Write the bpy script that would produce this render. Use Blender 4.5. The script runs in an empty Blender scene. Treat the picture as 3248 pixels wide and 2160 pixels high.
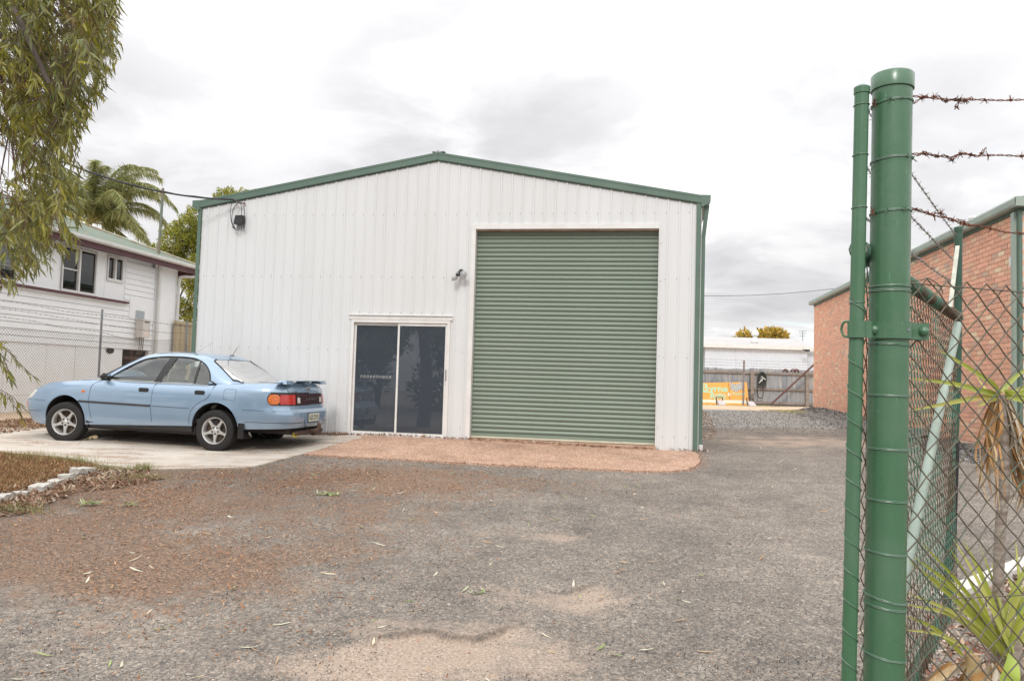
import bpy, bmesh, math, random
import numpy as np
from mathutils import Vector, Matrix, geometry

# ------------------------------------------------------------------ camera, sky, sun, exposure
SC = bpy.context.scene
COL = SC.collection
FPX, PITCH, ROLL, EYE = 2400.0, 0.0506, 0.0294, 1.5
_fw = np.array([0, math.cos(PITCH), math.sin(PITCH)])
_r0 = np.array([1.0, 0, 0]); _u0 = np.cross(_r0, _fw)
_rt = math.cos(ROLL)*_r0 + math.sin(ROLL)*_u0
_up = -math.sin(ROLL)*_r0 + math.cos(ROLL)*_u0
cd = bpy.data.cameras.new('camera'); cam = bpy.data.objects.new('camera', cd); COL.objects.link(cam)
cd.sensor_width = 36; cd.lens = FPX/3248*36; cd.clip_end = 600; cd.clip_start = 0.05
M4 = Matrix(((_rt[0], _up[0], -_fw[0], 0), (_rt[1], _up[1], -_fw[1], 0), (_rt[2], _up[2], -_fw[2], EYE), (0, 0, 0, 1)))
cam.matrix_world = M4
SC.camera = cam

SUN_EL, SUN_AZ = math.radians(42), math.radians(192)      # azimuth clockwise from +Y: behind the camera, a little left
world = bpy.data.worlds.new('World'); SC.world = world; world.use_nodes = True
nt = world.node_tree; nt.nodes.clear()
def wn(t, **k):
    n = nt.nodes.new(t)
    for a, b in k.items(): setattr(n, a, b)
    return n
out = wn('ShaderNodeOutputWorld'); mix = wn('ShaderNodeMixShader')
bgs = wn('ShaderNodeBackground'); bgc = wn('ShaderNodeBackground')
sky = wn('ShaderNodeTexSky', sky_type='NISHITA', sun_disc=False, sun_elevation=SUN_EL, sun_rotation=SUN_AZ)
bgs.inputs['Strength'].default_value = 0.12
nt.links.new(sky.outputs[0], bgs.inputs[0])
tc = wn('ShaderNodeTexCoord'); sep = wn('ShaderNodeSeparateXYZ'); nt.links.new(tc.outputs['Generated'], sep.inputs[0])
zz = wn('ShaderNodeMath', operation='MAXIMUM'); nt.links.new(sep.outputs[2], zz.inputs[0]); zz.inputs[1].default_value = 0.0
za = wn('ShaderNodeMath', operation='ADD'); nt.links.new(zz.outputs[0], za.inputs[0]); za.inputs[1].default_value = 0.22
dv = wn('ShaderNodeVectorMath', operation='DIVIDE'); nt.links.new(tc.outputs['Generated'], dv.inputs[0])
cb = wn('ShaderNodeCombineXYZ')
for i in range(3): nt.links.new(za.outputs[0], cb.inputs[i])
nt.links.new(cb.outputs[0], dv.inputs[1])
def wnoise(scale, detail, rough, loc):
    m = wn('ShaderNodeMapping'); m.inputs['Location'].default_value = loc; nt.links.new(dv.outputs[0], m.inputs[0])
    n = wn('ShaderNodeTexNoise'); n.inputs['Scale'].default_value = scale; n.inputs['Detail'].default_value = detail
    n.inputs['Roughness'].default_value = rough; n.inputs['Distortion'].default_value = .35
    nt.links.new(m.outputs[0], n.inputs[0]); return n
def wramp(src, stops):
    r = wn('ShaderNodeValToRGB'); nt.links.new(src, r.inputs[0]); r.color_ramp.interpolation = 'EASE'
    e = r.color_ramp.elements
    e[0].position, e[0].color = stops[0][0], (*stops[0][1], 1); e[1].position, e[1].color = stops[-1][0], (*stops[-1][1], 1)
    for p, c in stops[1:-1]:
        x = e.new(p); x.color = (*c, 1)
    return r
n1 = wnoise(1.9, 8, .55, (3.1, 1.2, 5.0))
r1 = wramp(n1.outputs[0], [(.32, (.43, .43, .44)), (.43, (.50, .50, .51)), (.55, (.60, .60, .605)), (.70, (.88, .88, .88))])
# softly darker cloud bases, each around its own direction in the sky
cur = r1.outputs[0]
n3 = wnoise(2.6, 6, .55, (1.0, 7.0, 2.0))
def px_dir(px, py):
    v = _fw + _rt*(px-1624)/FPX - _up*(py-1080)/FPX; return tuple(v/np.linalg.norm(v))
for px, py, r0, k in ((1560, 330, .17, .36), (1250, 380, .10, .22), (2760, 190, .12, .20), (330, 380, .07, .18), (2500, 930, .10, .16), (2330, 1000, .05, .12), (-900, 200, .25, .25), (4300, 500, .3, .25)):
    dt = wn('ShaderNodeVectorMath', operation='DOT_PRODUCT'); nm = wn('ShaderNodeVectorMath', operation='NORMALIZE'); nt.links.new(tc.outputs['Generated'], nm.inputs[0])
    nt.links.new(nm.outputs[0], dt.inputs[0]); dt.inputs[1].default_value = px_dir(px, py)
    mr = wn('ShaderNodeMapRange'); mr.interpolation_type = 'SMOOTHSTEP'; nt.links.new(dt.outputs['Value'], mr.inputs[0]); mr.inputs[1].default_value = math.cos(r0*1.5); mr.inputs[2].default_value = 1.0; mr.inputs[3].default_value = 0; mr.inputs[4].default_value = k*1.9
    mm = wn('ShaderNodeMath', operation='MULTIPLY'); nt.links.new(mr.outputs[0], mm.inputs[0]); rr3 = wramp(n3.outputs[0], [(.30, (0, 0, 0)), (.66, (1, 1, 1))]); nt.links.new(rr3.outputs[0], mm.inputs[1])
    mx = wn('ShaderNodeMix', data_type='RGBA'); nt.links.new(mm.outputs[0], mx.inputs[0]); nt.links.new(cur, mx.inputs[6]); mx.inputs[7].default_value = (.31, .31, .322, 1); mx.clamp_factor = True; cur = mx.outputs[2]
# overcast skies are brighter overhead than at the horizon
zg_ = wn('ShaderNodeMath', operation='MULTIPLY_ADD'); nt.links.new(zz.outputs[0], zg_.inputs[0]); zg_.inputs[1].default_value = 1.6; zg_.inputs[2].default_value = .78
zc_ = wn('ShaderNodeVectorMath', operation='SCALE'); nt.links.new(cur, zc_.inputs[0]); nt.links.new(zg_.outputs[0], zc_.inputs['Scale']); cur = zc_.outputs[0]
nt.links.new(cur, bgc.inputs[0]); bgc.inputs['Strength'].default_value = 1.0
n2 = wnoise(1.6, 5, .6, (8.0, 4.0, 1.0))
r2 = wramp(n2.outputs[0], [(.24, (.75, .75, .75)), (.34, (1, 1, 1))])
nt.links.new(r2.outputs[0], mix.inputs[0]); nt.links.new(bgs.outputs[0], mix.inputs[1]); nt.links.new(bgc.outputs[0], mix.inputs[2])
nt.links.new(mix.outputs[0], out.inputs[0])

sd = bpy.data.lights.new('sun', 'SUN'); sd.energy = 1.0; sd.angle = math.radians(12); sd.color = (1.0, .975, .94)
sun = bpy.data.objects.new('sun', sd); COL.objects.link(sun)
sv = Vector((math.sin(SUN_AZ)*math.cos(SUN_EL), math.cos(SUN_AZ)*math.cos(SUN_EL), math.sin(SUN_EL)))
sun.rotation_euler = sv.to_track_quat('Z', 'Y').to_euler(); sun.location = (0, -5, 30)
vs = SC.view_settings; vs.view_transform = 'Standard'; vs.look = 'None'; vs.exposure = 0.72; vs.gamma = 1; vs.use_curve_mapping = False
SC.cycles.max_bounces = 8; SC.cycles.transparent_max_bounces = 12

random.seed(7); RNG = np.random.default_rng(11)
R = random.uniform

# ------------------------------------------------------------------ helpers
def ray(px, py):
    x = (px-1624)/FPX; y = -(py-1080)/FPX
    v = _fw + _rt*x + _up*y
    return v/v[1]
def at(px, py, Y):
    v = ray(px, py)*Y; return Vector((v[0], v[1], EYE+v[2]))

_cp = np.array([(1,2,0),(-3,2,0),(4,2,0),(0,-5,-.05),(-20,-5,0),(20,-5,0),(1,5,.07),(-4,6,.08),(3.2,6,.09),(6,6,.15),
 (0,9,.19),(-4,9.5,.19),(4.5,9,.2),(-9,9,.22),(-4.3,11.6,.255),(-7,12.1,.295),(-4.2,13.2,.34),(-2.6,13.3,.41),(-5.7,13.8,.40),
 (0,12.9,.405),(3.1,12.4,.375),(1.5,11,.29),(5,14,.42),(8.3,14,.50),(10.2,25,.68),(6,20,.52),(4,37,.53),(12,37,.53),(4,33,.55),
 (-9.5,14.7,.38),(-9.1,16.8,.40),(-8,22,.45),(-12,24,.45),(0,25,.5),(0,60,.7),(-30,60,.7),(40,60,.7),(-30,20,.4),(40,20,.5),
 (0,140,.9),(-80,60,.6),(90,60,.6),(0,-40,-.3),(-60,-30,-.2),(60,-30,-.2)], float)
_n = len(_cp)
_d = np.hypot(_cp[:, None, 0]-_cp[None, :, 0], _cp[:, None, 1]-_cp[None, :, 1])
_A = np.zeros((_n+1, _n+1)); _A[:_n, :_n] = np.sqrt(_d*_d+.25); _A[:_n, _n] = 1; _A[_n, :_n] = 1
_w = np.linalg.solve(_A, np.append(_cp[:, 2], 0))
def gz(x, y):
    x = np.asarray(x, float); y = np.asarray(y, float)
    d = np.sqrt((x[..., None]-_cp[:, 0])**2+(y[..., None]-_cp[:, 1])**2+.25)
    return d@_w[:_n]+_w[_n]
def g1(x, y): return float(gz(x, y))
def ground_at(px, py):
    v = ray(px, py); Y = 8.0
    for _ in range(60):
        Yn = (EYE-g1(v[0]*Y, Y))/max(-v[2], 1e-3); Y = .6*Y+.4*min(Yn, 120)
    return Vector((v[0]*Y, Y, g1(v[0]*Y, Y)))

class Plane:
    """a vertical plane: origin o (x, y), horizontal direction d, outward normal n (to the camera side)"""
    def __init__(s, o, ang):
        s.o = np.array(o, float); s.d = np.array([math.cos(ang), math.sin(ang)])
        s.n = np.array([s.d[1], -s.d[0]])
        if s.n@(-s.o) < 0: s.n = -s.n
    def uz(s, px, py, off=0):
        v = ray(px, py); o = s.o+s.n*off
        t = (s.n@o)/(s.n@v[:2]); P = v*t
        return (float((P[:2]-o)@s.d), float(P[2]+EYE))
    def p(s, u, z, off=0.0):
        q = s.o+s.d*u+s.n*off; return (q[0], q[1], z)

INV = {}
def setp(o, label=None, cat=None, group=None, kind=None):
    if label: o['label'] = label
    if cat: o['category'] = cat
    if group: o['group'] = group
    if kind: o['kind'] = kind
    return o
def thing(name, label, cat, loc, rotz=0.0, group=None, local=False):
    o = bpy.data.objects.new(name, None); COL.objects.link(o); o.empty_display_size = .2
    o.location = loc; o.rotation_euler = (0, 0, rotz)
    setp(o, label, cat, group)
    INV[o.name] = None if local else (Matrix.Translation(Vector(loc)) @ Matrix.Rotation(rotz, 4, 'Z')).inverted()
    return o
def attach(o, parent):
    if parent is None: return o
    o.parent = parent
    r = parent
    if r.name in INV:
        if INV[r.name] is not None: o.matrix_parent_inverse = INV[r.name]
    return o
def mkobj(name, me, parent=None, kind=None):
    o = bpy.data.objects.new(name, me); COL.objects.link(o); attach(o, parent)
    if kind: o['kind'] = kind
    return o
class MB:
    def __init__(s): s.v = []; s.f = []; s.m = []; s.mi = 0
    def add(s, vs, fs):
        b = len(s.v); s.v += [tuple(float(c) for c in q) for q in vs]
        for f in fs: s.f.append(tuple(i+b for i in f)); s.m.append(s.mi)
        return s
    def hexa(s, p):   # 8 points: bottom 4 ccw, top 4
        return s.add(p, [(0,3,2,1),(4,5,6,7),(0,1,5,4),(1,2,6,5),(2,3,7,6),(3,0,4,7)])
    def box(s, c, h, M=None):
        x, y, z = h
        P = [Vector((sx*x, sy*y, sz*z)) for sz in (-1, 1) for sx, sy in ((-1,-1),(1,-1),(1,1),(-1,1))]
        c = Vector(c)
        return s.hexa([(M @ q if M is not None else q)+c for q in P])
    def pbox(s, pl, u0, u1, z0, z1, o0, o1):
        return s.hexa([pl.p(u0,z0,o1), pl.p(u1,z0,o1), pl.p(u1,z0,o0), pl.p(u0,z0,o0), pl.p(u0,z1,o1), pl.p(u1,z1,o1), pl.p(u1,z1,o0), pl.p(u0,z1,o0)])
    def beam(s, a, b, w, h, upv=(0, 0, 1)):
        a = Vector(a); b = Vector(b); d = (b-a).normalized(); x = d.cross(Vector(upv)).normalized(); y = x.cross(d)
        x *= w/2; y *= h/2
        return s.hexa([a-x-y, a+x-y, b+x-y, b-x-y, a-x+y, a+x+y, b+x+y, b-x+y])
    def tube(s, pts, r, n=8, cap=True, closed=False):
        pts = [Vector(p) for p in pts]; N = len(pts)
        rr = r if isinstance(r, (list, tuple)) else [r]*N
        vs = []; nrm = None
        for i, p in enumerate(pts):
            if closed: t = pts[(i+1) % N]-pts[i-1]
            else: t = pts[min(i+1, N-1)]-pts[max(i-1, 0)]
            if t.length < 1e-9: t = Vector((0, 0, 1))
            t.normalize()
            if nrm is None:
                nrm = t.orthogonal().normalized()
            else:
                nrm = nrm - t*nrm.dot(t)
                nrm = nrm.normalized() if nrm.length > 1e-6 else t.orthogonal().normalized()
            bn = t.cross(nrm)
            for k in range(n):
                a = 2*math.pi*k/n; vs.append(p+(nrm*math.cos(a)+bn*math.sin(a))*rr[i])
        fs = []
        for i in range(N if closed else N-1):
            j = (i+1) % N
            for k in range(n):
                l = (k+1) % n; fs.append((i*n+k, i*n+l, j*n+l, j*n+k))
        if cap and not closed:
            fs.append(tuple(range(n-1, -1, -1))); fs.append(tuple((N-1)*n+k for k in range(n)))
        return s.add(vs, fs)
    def lathe(s, prof, n=24, M=None, a0=0, a1=2*math.pi):
        full = abs(a1-a0-2*math.pi) < 1e-6; K = n if full else n+1
        vs = []
        for r, z in prof:
            for k in range(K):
                a = a0+(a1-a0)*k/n; q = Vector((r*math.cos(a), r*math.sin(a), z)); vs.append(M @ q if M is not None else q)
        fs = []
        for i in range(len(prof)-1):
            for k in range(n):
                l = (k+1) % K; fs.append((i*K+k, i*K+l, (i+1)*K+l, (i+1)*K+k))
        return s.add(vs, fs)
    def grid(s, P):
        nu = len(P); nv = len(P[0]); vs = [q for row in P for q in row]
        return s.add(vs, [(i*nv+j, i*nv+j+1, (i+1)*nv+j+1, (i+1)*nv+j) for i in range(nu-1) for j in range(nv-1)])
    def mesh(s, name, mats, smooth=False):
        me = bpy.data.meshes.new(name); me.from_pydata(s.v, [], s.f)
        for m in (mats if isinstance(mats, (list, tuple)) else [mats]): me.materials.append(m)
        if s.m and max(s.m) > 0: me.polygons.foreach_set('material_index', s.m)
        if smooth:
            me.polygons.foreach_set('use_smooth', [True]*len(me.polygons))
            if smooth != 'all':
                try: me.set_sharp_from_angle(angle=math.radians(38))
                except Exception: pass
        me.update(); return me
    def build(s, name, mats, parent=None, smooth=False, kind=None):
        return mkobj(name, s.mesh(name, mats, smooth), parent, kind)

def in_poly(x, y, poly):
    c = False; n = len(poly); j = n-1
    for i in range(n):
        xi, yi = poly[i]; xj, yj = poly[j]
        if (yi > y) != (yj > y) and x < (xj-xi)*(y-yi)/(yj-yi+1e-30)+xi: c = not c
        j = i
    return c
def region(outline, holes, sp, f, extra=()):
    """triangulate a 2-D region with interior points spaced sp=(sx, sy), map to 3-D with f(a, b)"""
    xs = [p[0] for p in outline]; ys = [p[1] for p in outline]
    vs = []; es = []
    def loop(L):
        b = len(vs); pts = []
        for i, p in enumerate(L):
            q = L[(i+1) % len(L)]
            k = max(1, int(max(abs(q[0]-p[0])/sp[0], abs(q[1]-p[1])/sp[1])))
            for j in range(k): pts.append((p[0]+(q[0]-p[0])*j/k, p[1]+(q[1]-p[1])*j/k))
        vs.extend(pts); es.extend((b+i, b+(i+1) % len(pts)) for i in range(len(pts)))
    loop(outline)
    for h in holes: loop(h)
    x = min(xs)+sp[0]*.5
    while x < max(xs):
        y = min(ys)+sp[1]*.5
        while y < max(ys):
            if in_poly(x, y, outline) and not any(in_poly(x, y, h) for h in holes): vs.append((x, y))
            y += sp[1]
        x += sp[0]
    vs.extend(extra)
    V, _, F, *_r = geometry.delaunay_2d_cdt([Vector(p) for p in vs], es, [], 0, 1e-6)
    fs = []
    for t in F:
        cx = sum(V[i][0] for i in t)/len(t); cy = sum(V[i][1] for i in t)/len(t)
        if in_poly(cx, cy, outline) and not any(in_poly(cx, cy, h) for h in holes): fs.append(tuple(t))
    used = sorted({i for t in fs for i in t}); mp = {i: k for k, i in enumerate(used)}
    return [f(V[i][0], V[i][1]) for i in used], [tuple(mp[i] for i in t) for t in fs]

def npmesh(name, V, F, mat, cols=None, smooth=False, parent=None, kind='stuff'):
    """V (n,3), F (m,k) equal-sized faces, cols (n,3) point colours"""
    me = bpy.data.meshes.new(name); V = np.ascontiguousarray(V, dtype=np.float32); F = np.asarray(F, dtype=np.int32)
    me.vertices.add(len(V)); me.vertices.foreach_set('co', V.ravel())
    m, k = F.shape; me.loops.add(m*k); me.loops.foreach_set('vertex_index', F.ravel())
    me.polygons.add(m); me.polygons.foreach_set('loop_start', np.arange(0, m*k, k, dtype=np.int32))
    me.polygons.foreach_set('use_smooth', np.full(m, bool(smooth)))
    if cols is not None:
        a = me.color_attributes.new('Col', 'FLOAT_COLOR', 'POINT')
        c = np.ones((len(V), 4), np.float32); c[:, :cols.shape[1]] = cols; a.data.foreach_set('color', c.ravel())
    me.materials.append(mat); me.update(calc_edges=True); me.validate()
    return mkobj(name, me, parent, kind)
def scatter(name, bv, bf, pos, rot, scl, cols, mat, parent=None, kind='stuff', smooth=False):
    """bv (k,3) base shape; rot (N,3,3); scl (N,3) or (N,); pos (N,3); cols (N,3)"""
    bv = np.asarray(bv, float); bf = np.asarray(bf); N = len(pos); scl = np.asarray(scl, float)
    if scl.ndim == 1: scl = scl[:, None].repeat(3, 1)
    W = bv[None]*scl[:, None, :]
    W = np.einsum('nij,nkj->nki', rot, W)+np.asarray(pos)[:, None, :]
    F = bf[None]+(np.arange(N)*len(bv))[:, None, None]
    C = np.repeat(np.asarray(cols), len(bv), 0) if cols is not None else None
    return npmesh(name, W.reshape(-1, 3), F.reshape(-1, bf.shape[1]), mat, C, smooth, parent, kind)
def rotm(ax, ay, az):
    ax, ay, az = np.broadcast_arrays(np.asarray(ax, float), np.asarray(ay, float), np.asarray(az, float))
    cx, sx, cy, sy, cz, sz = np.cos(ax), np.sin(ax), np.cos(ay), np.sin(ay), np.cos(az), np.sin(az)
    M = np.empty(ax.shape+(3, 3))
    M[..., 0, 0] = cz*cy; M[..., 0, 1] = cz*sy*sx-sz*cx; M[..., 0, 2] = cz*sy*cx+sz*sx
    M[..., 1, 0] = sz*cy; M[..., 1, 1] = sz*sy*sx+cz*cx; M[..., 1, 2] = sz*sy*cx-cz*sx
    M[..., 2, 0] = -sy; M[..., 2, 1] = cy*sx; M[..., 2, 2] = cy*cx
    return M
def basis(dirs, roll):
    """rotations whose local +y runs along dirs, rolled about it"""
    d = dirs/np.linalg.norm(dirs, axis=1, keepdims=True)
    a = np.where(np.abs(d[:, 2:3]) > .95, np.array([[1., 0, 0]]), np.array([[0, 0, 1.]]))
    x = np.cross(d, a); x /= np.linalg.norm(x, axis=1, keepdims=True); z = np.cross(x, d)
    c, s = np.cos(roll)[:, None], np.sin(roll)[:, None]
    return np.stack([x*c+z*s, d, -x*s+z*c], axis=2)

# ------------------------------------------------------------------ materials
def newmat(name):
    m = bpy.data.materials.new(name); m.use_nodes = True; n = m.node_tree
    return m, n, n.nodes['Principled BSDF']
def N_(n, t, **k):
    x = n.nodes.new(t)
    for a, b in k.items():
        if a in x.inputs.keys(): x.inputs[a].default_value = b
        else: setattr(x, a, b)
    return x
def coords(n, scale=(1, 1, 1), kind='Object'):
    t = N_(n, 'ShaderNodeTexCoord'); m = N_(n, 'ShaderNodeMapping'); m.inputs['Scale'].default_value = scale
    n.links.new(t.outputs[kind], m.inputs[0]); return m.outputs[0]
def noise(n, vec, scale, detail=4, rough=.55, dist=0):
    x = N_(n, 'ShaderNodeTexNoise', Scale=scale, Detail=detail, Roughness=rough, Distortion=dist); n.links.new(vec, x.inputs[0]); return x.outputs[0]
def ramp(n, src, stops):
    r = N_(n, 'ShaderNodeValToRGB'); n.links.new(src, r.inputs[0]); e = r.color_ramp.elements
    def c4(c): return (c, c, c, 1) if isinstance(c, (int, float)) else (*c, 1)
    e[0].position, e[0].color = stops[0][0], c4(stops[0][1]); e[1].position, e[1].color = stops[-1][0], c4(stops[-1][1])
    for p, c in stops[1:-1]:
        x = e.new(p); x.color = c4(c)
    return r.outputs[0]
def mixc(n, fac, a, b, mode='MIX'):
    x = N_(n, 'ShaderNodeMix', data_type='RGBA', blend_type=mode)
    for s, v in ((x.inputs[0], fac), (x.inputs[6], a), (x.inputs[7], b)):
        if isinstance(v, (int, float)): s.default_value = v
        elif isinstance(v, tuple): s.default_value = (*v, 1)
        else: n.links.new(v, s)
    return x.outputs[2]
def bump(n, bs, h, strength=.4, dist=.01):
    b = N_(n, 'ShaderNodeBump', Strength=strength, Distance=dist); n.links.new(h, b.inputs['Height']); n.links.new(b.outputs[0], bs.inputs['Normal'])
def pm(name, c1, c2=None, scale=3.0, rough=.6, metal=0, stretch=(1, 1, 1), bmp=0, bscale=60, bdist=.004, lo=.35, hi=.65, spots=None, coat=0, spec=None, var=0):
    m, n, b = newmat(name); v = coords(n, stretch)
    b.inputs['Roughness'].default_value = rough; b.inputs['Metallic'].default_value = metal
    if c2 is None: c2 = tuple(x*.86 for x in c1)
    col = ramp(n, noise(n, v, scale, 6, .6), [(lo, c1), (hi, c2)])
    if spots:      # (colour, scale, threshold, width)
        v2 = coords(n)
        f = ramp(n, noise(n, v2, spots[1], 5, .65), [(spots[2], 0.0), (spots[2]+spots[3], 1.0)]); col = mixc(n, f, col, spots[0])
    if var:
        oi = N_(n, 'ShaderNodeObjectInfo'); k = ramp(n, oi.outputs['Random'], [(0, 1-var), (1, 1.0)]); col = mixc(n, 1.0, col, k, 'MULTIPLY')
    n.links.new(col, b.inputs['Base Color'])
    if coat: b.inputs['Coat Weight'].default_value = coat; b.inputs['Coat Roughness'].default_value = .04
    if spec is not None: b.inputs['Specular IOR Level'].default_value = spec
    if bmp: bump(n, b, noise(n, coords(n), bscale, 4), bmp, bdist)
    return m
def attrmat(name, rough=.7, trans=0.0, spec=.3, vary=0):
    m, n, b = newmat(name); a = N_(n, 'ShaderNodeAttribute', attribute_name='Col')
    c = a.outputs['Color']
    if vary: c = mixc(n, 1.0, c, ramp(n, noise(n, coords(n), vary, 3), [(.3, .75), (.7, 1.0)]), 'MULTIPLY')
    n.links.new(c, b.inputs['Base Color']); b.inputs['Roughness'].default_value = rough; b.inputs['Specular IOR Level'].default_value = spec
    if trans:
        t = N_(n, 'ShaderNodeBsdfTranslucent'); x = N_(n, 'ShaderNodeMixShader'); x.inputs[0].default_value = trans
        n.links.new(c, t.inputs[0]); n.links.new(b.outputs[0], x.inputs[1]); n.links.new(t.outputs[0], x.inputs[2])
        n.links.new(x.outputs[0], n.nodes['Material Output'].inputs[0])
    return m
def glassmat(name, tint, base=.06, rough=.02, f0=.14, solid=0.0):
    m, n, b = newmat(name); n.nodes.remove(b)
    t = N_(n, 'ShaderNodeBsdfTransparent'); t.inputs[0].default_value = (*tint, 1)
    d = N_(n, 'ShaderNodeBsdfDiffuse'); d.inputs[0].default_value = (base, base, base, 1)
    g = N_(n, 'ShaderNodeBsdfGlossy'); g.inputs['Roughness'].default_value = rough
    lw = N_(n, 'ShaderNodeLayerWeight', Blend=.25)
    ml = N_(n, 'ShaderNodeMath', operation='MULTIPLY_ADD'); n.links.new(lw.outputs['Fresnel'], ml.inputs[0]); ml.inputs[1].default_value = 1.0-f0; ml.inputs[2].default_value = f0
    a = N_(n, 'ShaderNodeMixShader'); a.inputs[0].default_value = solid; n.links.new(t.outputs[0], a.inputs[1]); n.links.new(d.outputs[0], a.inputs[2])
    x = N_(n, 'ShaderNodeMixShader'); n.links.new(ml.outputs[0], x.inputs[0]); n.links.new(a.outputs[0], x.inputs[1]); n.links.new(g.outputs[0], x.inputs[2])
    n.links.new(x.outputs[0], n.nodes['Material Output'].inputs[0]); return m

M = {}
def sheet_mat():
    m, n, b = newmat('white_ribbed_steel'); v = coords(n, (1, 1, .12)); v2 = coords(n)
    col = ramp(n, noise(n, v, 1.3, 6, .6), [(.35, (.655, .658, .655)), (.65, (.615, .617, .61))])
    col = mixc(n, ramp(n, noise(n, coords(n, (1, 1, .05)), 5.5, 6, .7), [(.60, 0.0), (.80, .25)]), col, (.55, .53, .49))
    sp = N_(n, 'ShaderNodeSeparateXYZ'); n.links.new(v2, sp.inputs[0])
    ml_ = N_(n, 'ShaderNodeMath', operation='MULTIPLY_ADD'); n.links.new(noise(n, v2, 7, 5, .7), ml_.inputs[0]); ml_.inputs[1].default_value = .9; n.links.new(sp.outputs[2], ml_.inputs[2])
    col = mixc(n, ramp(n, ml_.outputs[0], [(.62, .45), (.86, 0.0)]), col, (.42, .30, .21))
    n.links.new(col, b.inputs['Base Color']); b.inputs['Roughness'].default_value = .45
    bump(n, b, noise(n, coords(n, (1, 1, .5)), 1.6, 2), .12, .02); return m
M['steel_white'] = sheet_mat()
M['white_trim'] = pm('white_trim', (.72, .71, .69), (.65, .63, .60), 4, .45)
M['green_trim'] = pm('green_trim', (.105, .165, .125), (.088, .14, .108), 2, .45, stretch=(1, 1, 1))
M['green_door'] = pm('green_roller', (.185, .232, .182), (.208, .255, .205), 1.4, .40, stretch=(.6, .6, 6), bmp=.12, bscale=25)
M['galv'] = pm('galvanised', (.30, .31, .32), (.20, .20, .21), 8, .5, .6)
M['wire'] = pm('fence_wire', (.26, .25, .24), (.20, .15, .11), 6, .6, .4)
M['rustwire'] = pm('weathered_wire', (.20, .17, .13), (.13, .085, .05), 7, .7, .3, spots=((.12, .17, .12), 5, .52, .08))
M['rust'] = pm('rusty_barbed_wire', (.22, .075, .035), (.12, .055, .035), 25, .8, .2)
M['black'] = pm('black_plastic', (.018, .018, .02), (.03, .03, .03), 5, .5)
M['rubber'] = pm('tyre_rubber', (.012, .011, .0105), (.02, .018, .017), 9, .8)
M['concrete'] = pm('pale_concrete', (.50, .465, .42), (.40, .365, .32), 1.5, .85, bmp=.25, bscale=40, spots=((.30, .17, .09), 2.2, .60, .10))
M['white_paint'] = pm('white_house_paint', (.84, .84, .84), (.80, .80, .795), 2, .5, spots=((.74, .72, .69), 5, .66, .15))
M['maroon'] = pm('maroon_paint', (.11, .035, .043), (.085, .028, .034), 3, .55)
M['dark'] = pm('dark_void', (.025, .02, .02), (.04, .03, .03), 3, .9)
M['mortar'] = pm('mortar', (.74, .64, .56), (.64, .54, .46), 3, .9)

# ------------------------------------------------------------------ ground
SHED = Plane((-5.728, 13.927), -0.1657)
def lerpt(x, xs, ys): return np.interp(x, xs, ys)
SC_PX = [   # broken edges of the seal, as polylines on the ground (drop on the camera side)
 ([(1120,2052),(1180,2026),(1266,2010),(1327,1995),(1388,1997),(1434,2014),(1511,2016),(1564,2003),(1618,1989),(1671,1984),(1717,1981)], .035),
 ([(1709,1873),(1778,1877),(1839,1861),(1892,1842),(1938,1827)], .03),
 ([(1694,1673),(1747,1681),(1801,1675),(1862,1684)], .025),
 ([(2213,1653),(2274,1663),(2320,1667)], .02), ([(2373,1633),(2420,1650),(2480,1668),(2540,1690)], .02)]
SCARPS = []
for pl, dp in SC_PX:
    P = [ground_at(*q) for q in pl]; SCARPS.append((np.array([p.x for p in P]), np.array([p.y for p in P]), dp))
def detail(x, y):
    """depth of worn hollows and the amount of bared dirt in them"""
    dz = np.zeros_like(x); dirt = np.zeros_like(x); edge = np.zeros_like(x); n1_ = .5+.5*np.sin(x*9)*np.sin(x*3.7+y)
    for xs, ys, dp in SCARPS:
        yl = np.interp(x, xs, ys) + .02*np.sin(x*9+1)+.012*np.sin(x*17)
        d = yl-y; w = np.clip((x-xs[0])/.25, 0, 1)*np.clip((xs[-1]-x)/.25, 0, 1)
        s = np.clip(d/.030, 0, 1)*np.exp(-np.clip(d, 0, 9)/.55)*w
        edge = np.maximum(edge, .6*np.exp(-((d-.008)/.009)**2)*w*np.clip((n1_-.15)*3, .25, 1)); dz -= dp*1.4*s; dz += .15*dp*np.exp(-(np.clip(-d, 0, 9)/.12)**2)*(d < 0)*w
        dirt = np.maximum(dirt, np.clip(d/.05, 0, 1)*np.exp(-np.clip(d, 0, 9)/.40)*w*.6)
    detail.edge = edge; return dz, dirt
def blob(x, y, px, py, rx, ry, a):
    c = ground_at(px, py); return a*np.exp(-((x-c.x)/rx)**2-((y-c.y)/ry)**2)
xs = np.unique(np.concatenate([-150*np.linspace(1, 0, 16)**2-9, np.arange(-9, -3.2, .09), np.arange(-3.2, -2.4, .04), np.arange(-2.4, -1.7, .024), np.arange(-1.7, 1.3, .015), np.arange(1.3, 2.6, .024), np.arange(2.6, 3.6, .04), np.arange(3.6, 12, .12), 12+150*np.linspace(0, 1, 16)**2]))
ys = np.unique(np.concatenate([-60*np.linspace(1, 0, 10)**2+1.0, np.arange(1.0, 3.0, .1), np.arange(3.0, 3.5, .02), np.arange(3.5, 5.6, .012), np.arange(5.6, 6.6, .018), np.arange(6.6, 8.5, .035), np.arange(8.5, 15, .08), np.arange(15, 40, .4), 40+160*np.linspace(0, 1, 14)**2]))
X, Y = np.meshgrid(xs, ys); Z = gz(X, Y)
dz, dirt = detail(X, Y); EDGE = detail.edge
und = .012*np.sin(X*1.9+.4*Y)*np.sin(Y*1.3+1)*np.clip((14-Y)/4, 0, 1)
rg = np.random.default_rng(3)
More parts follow.
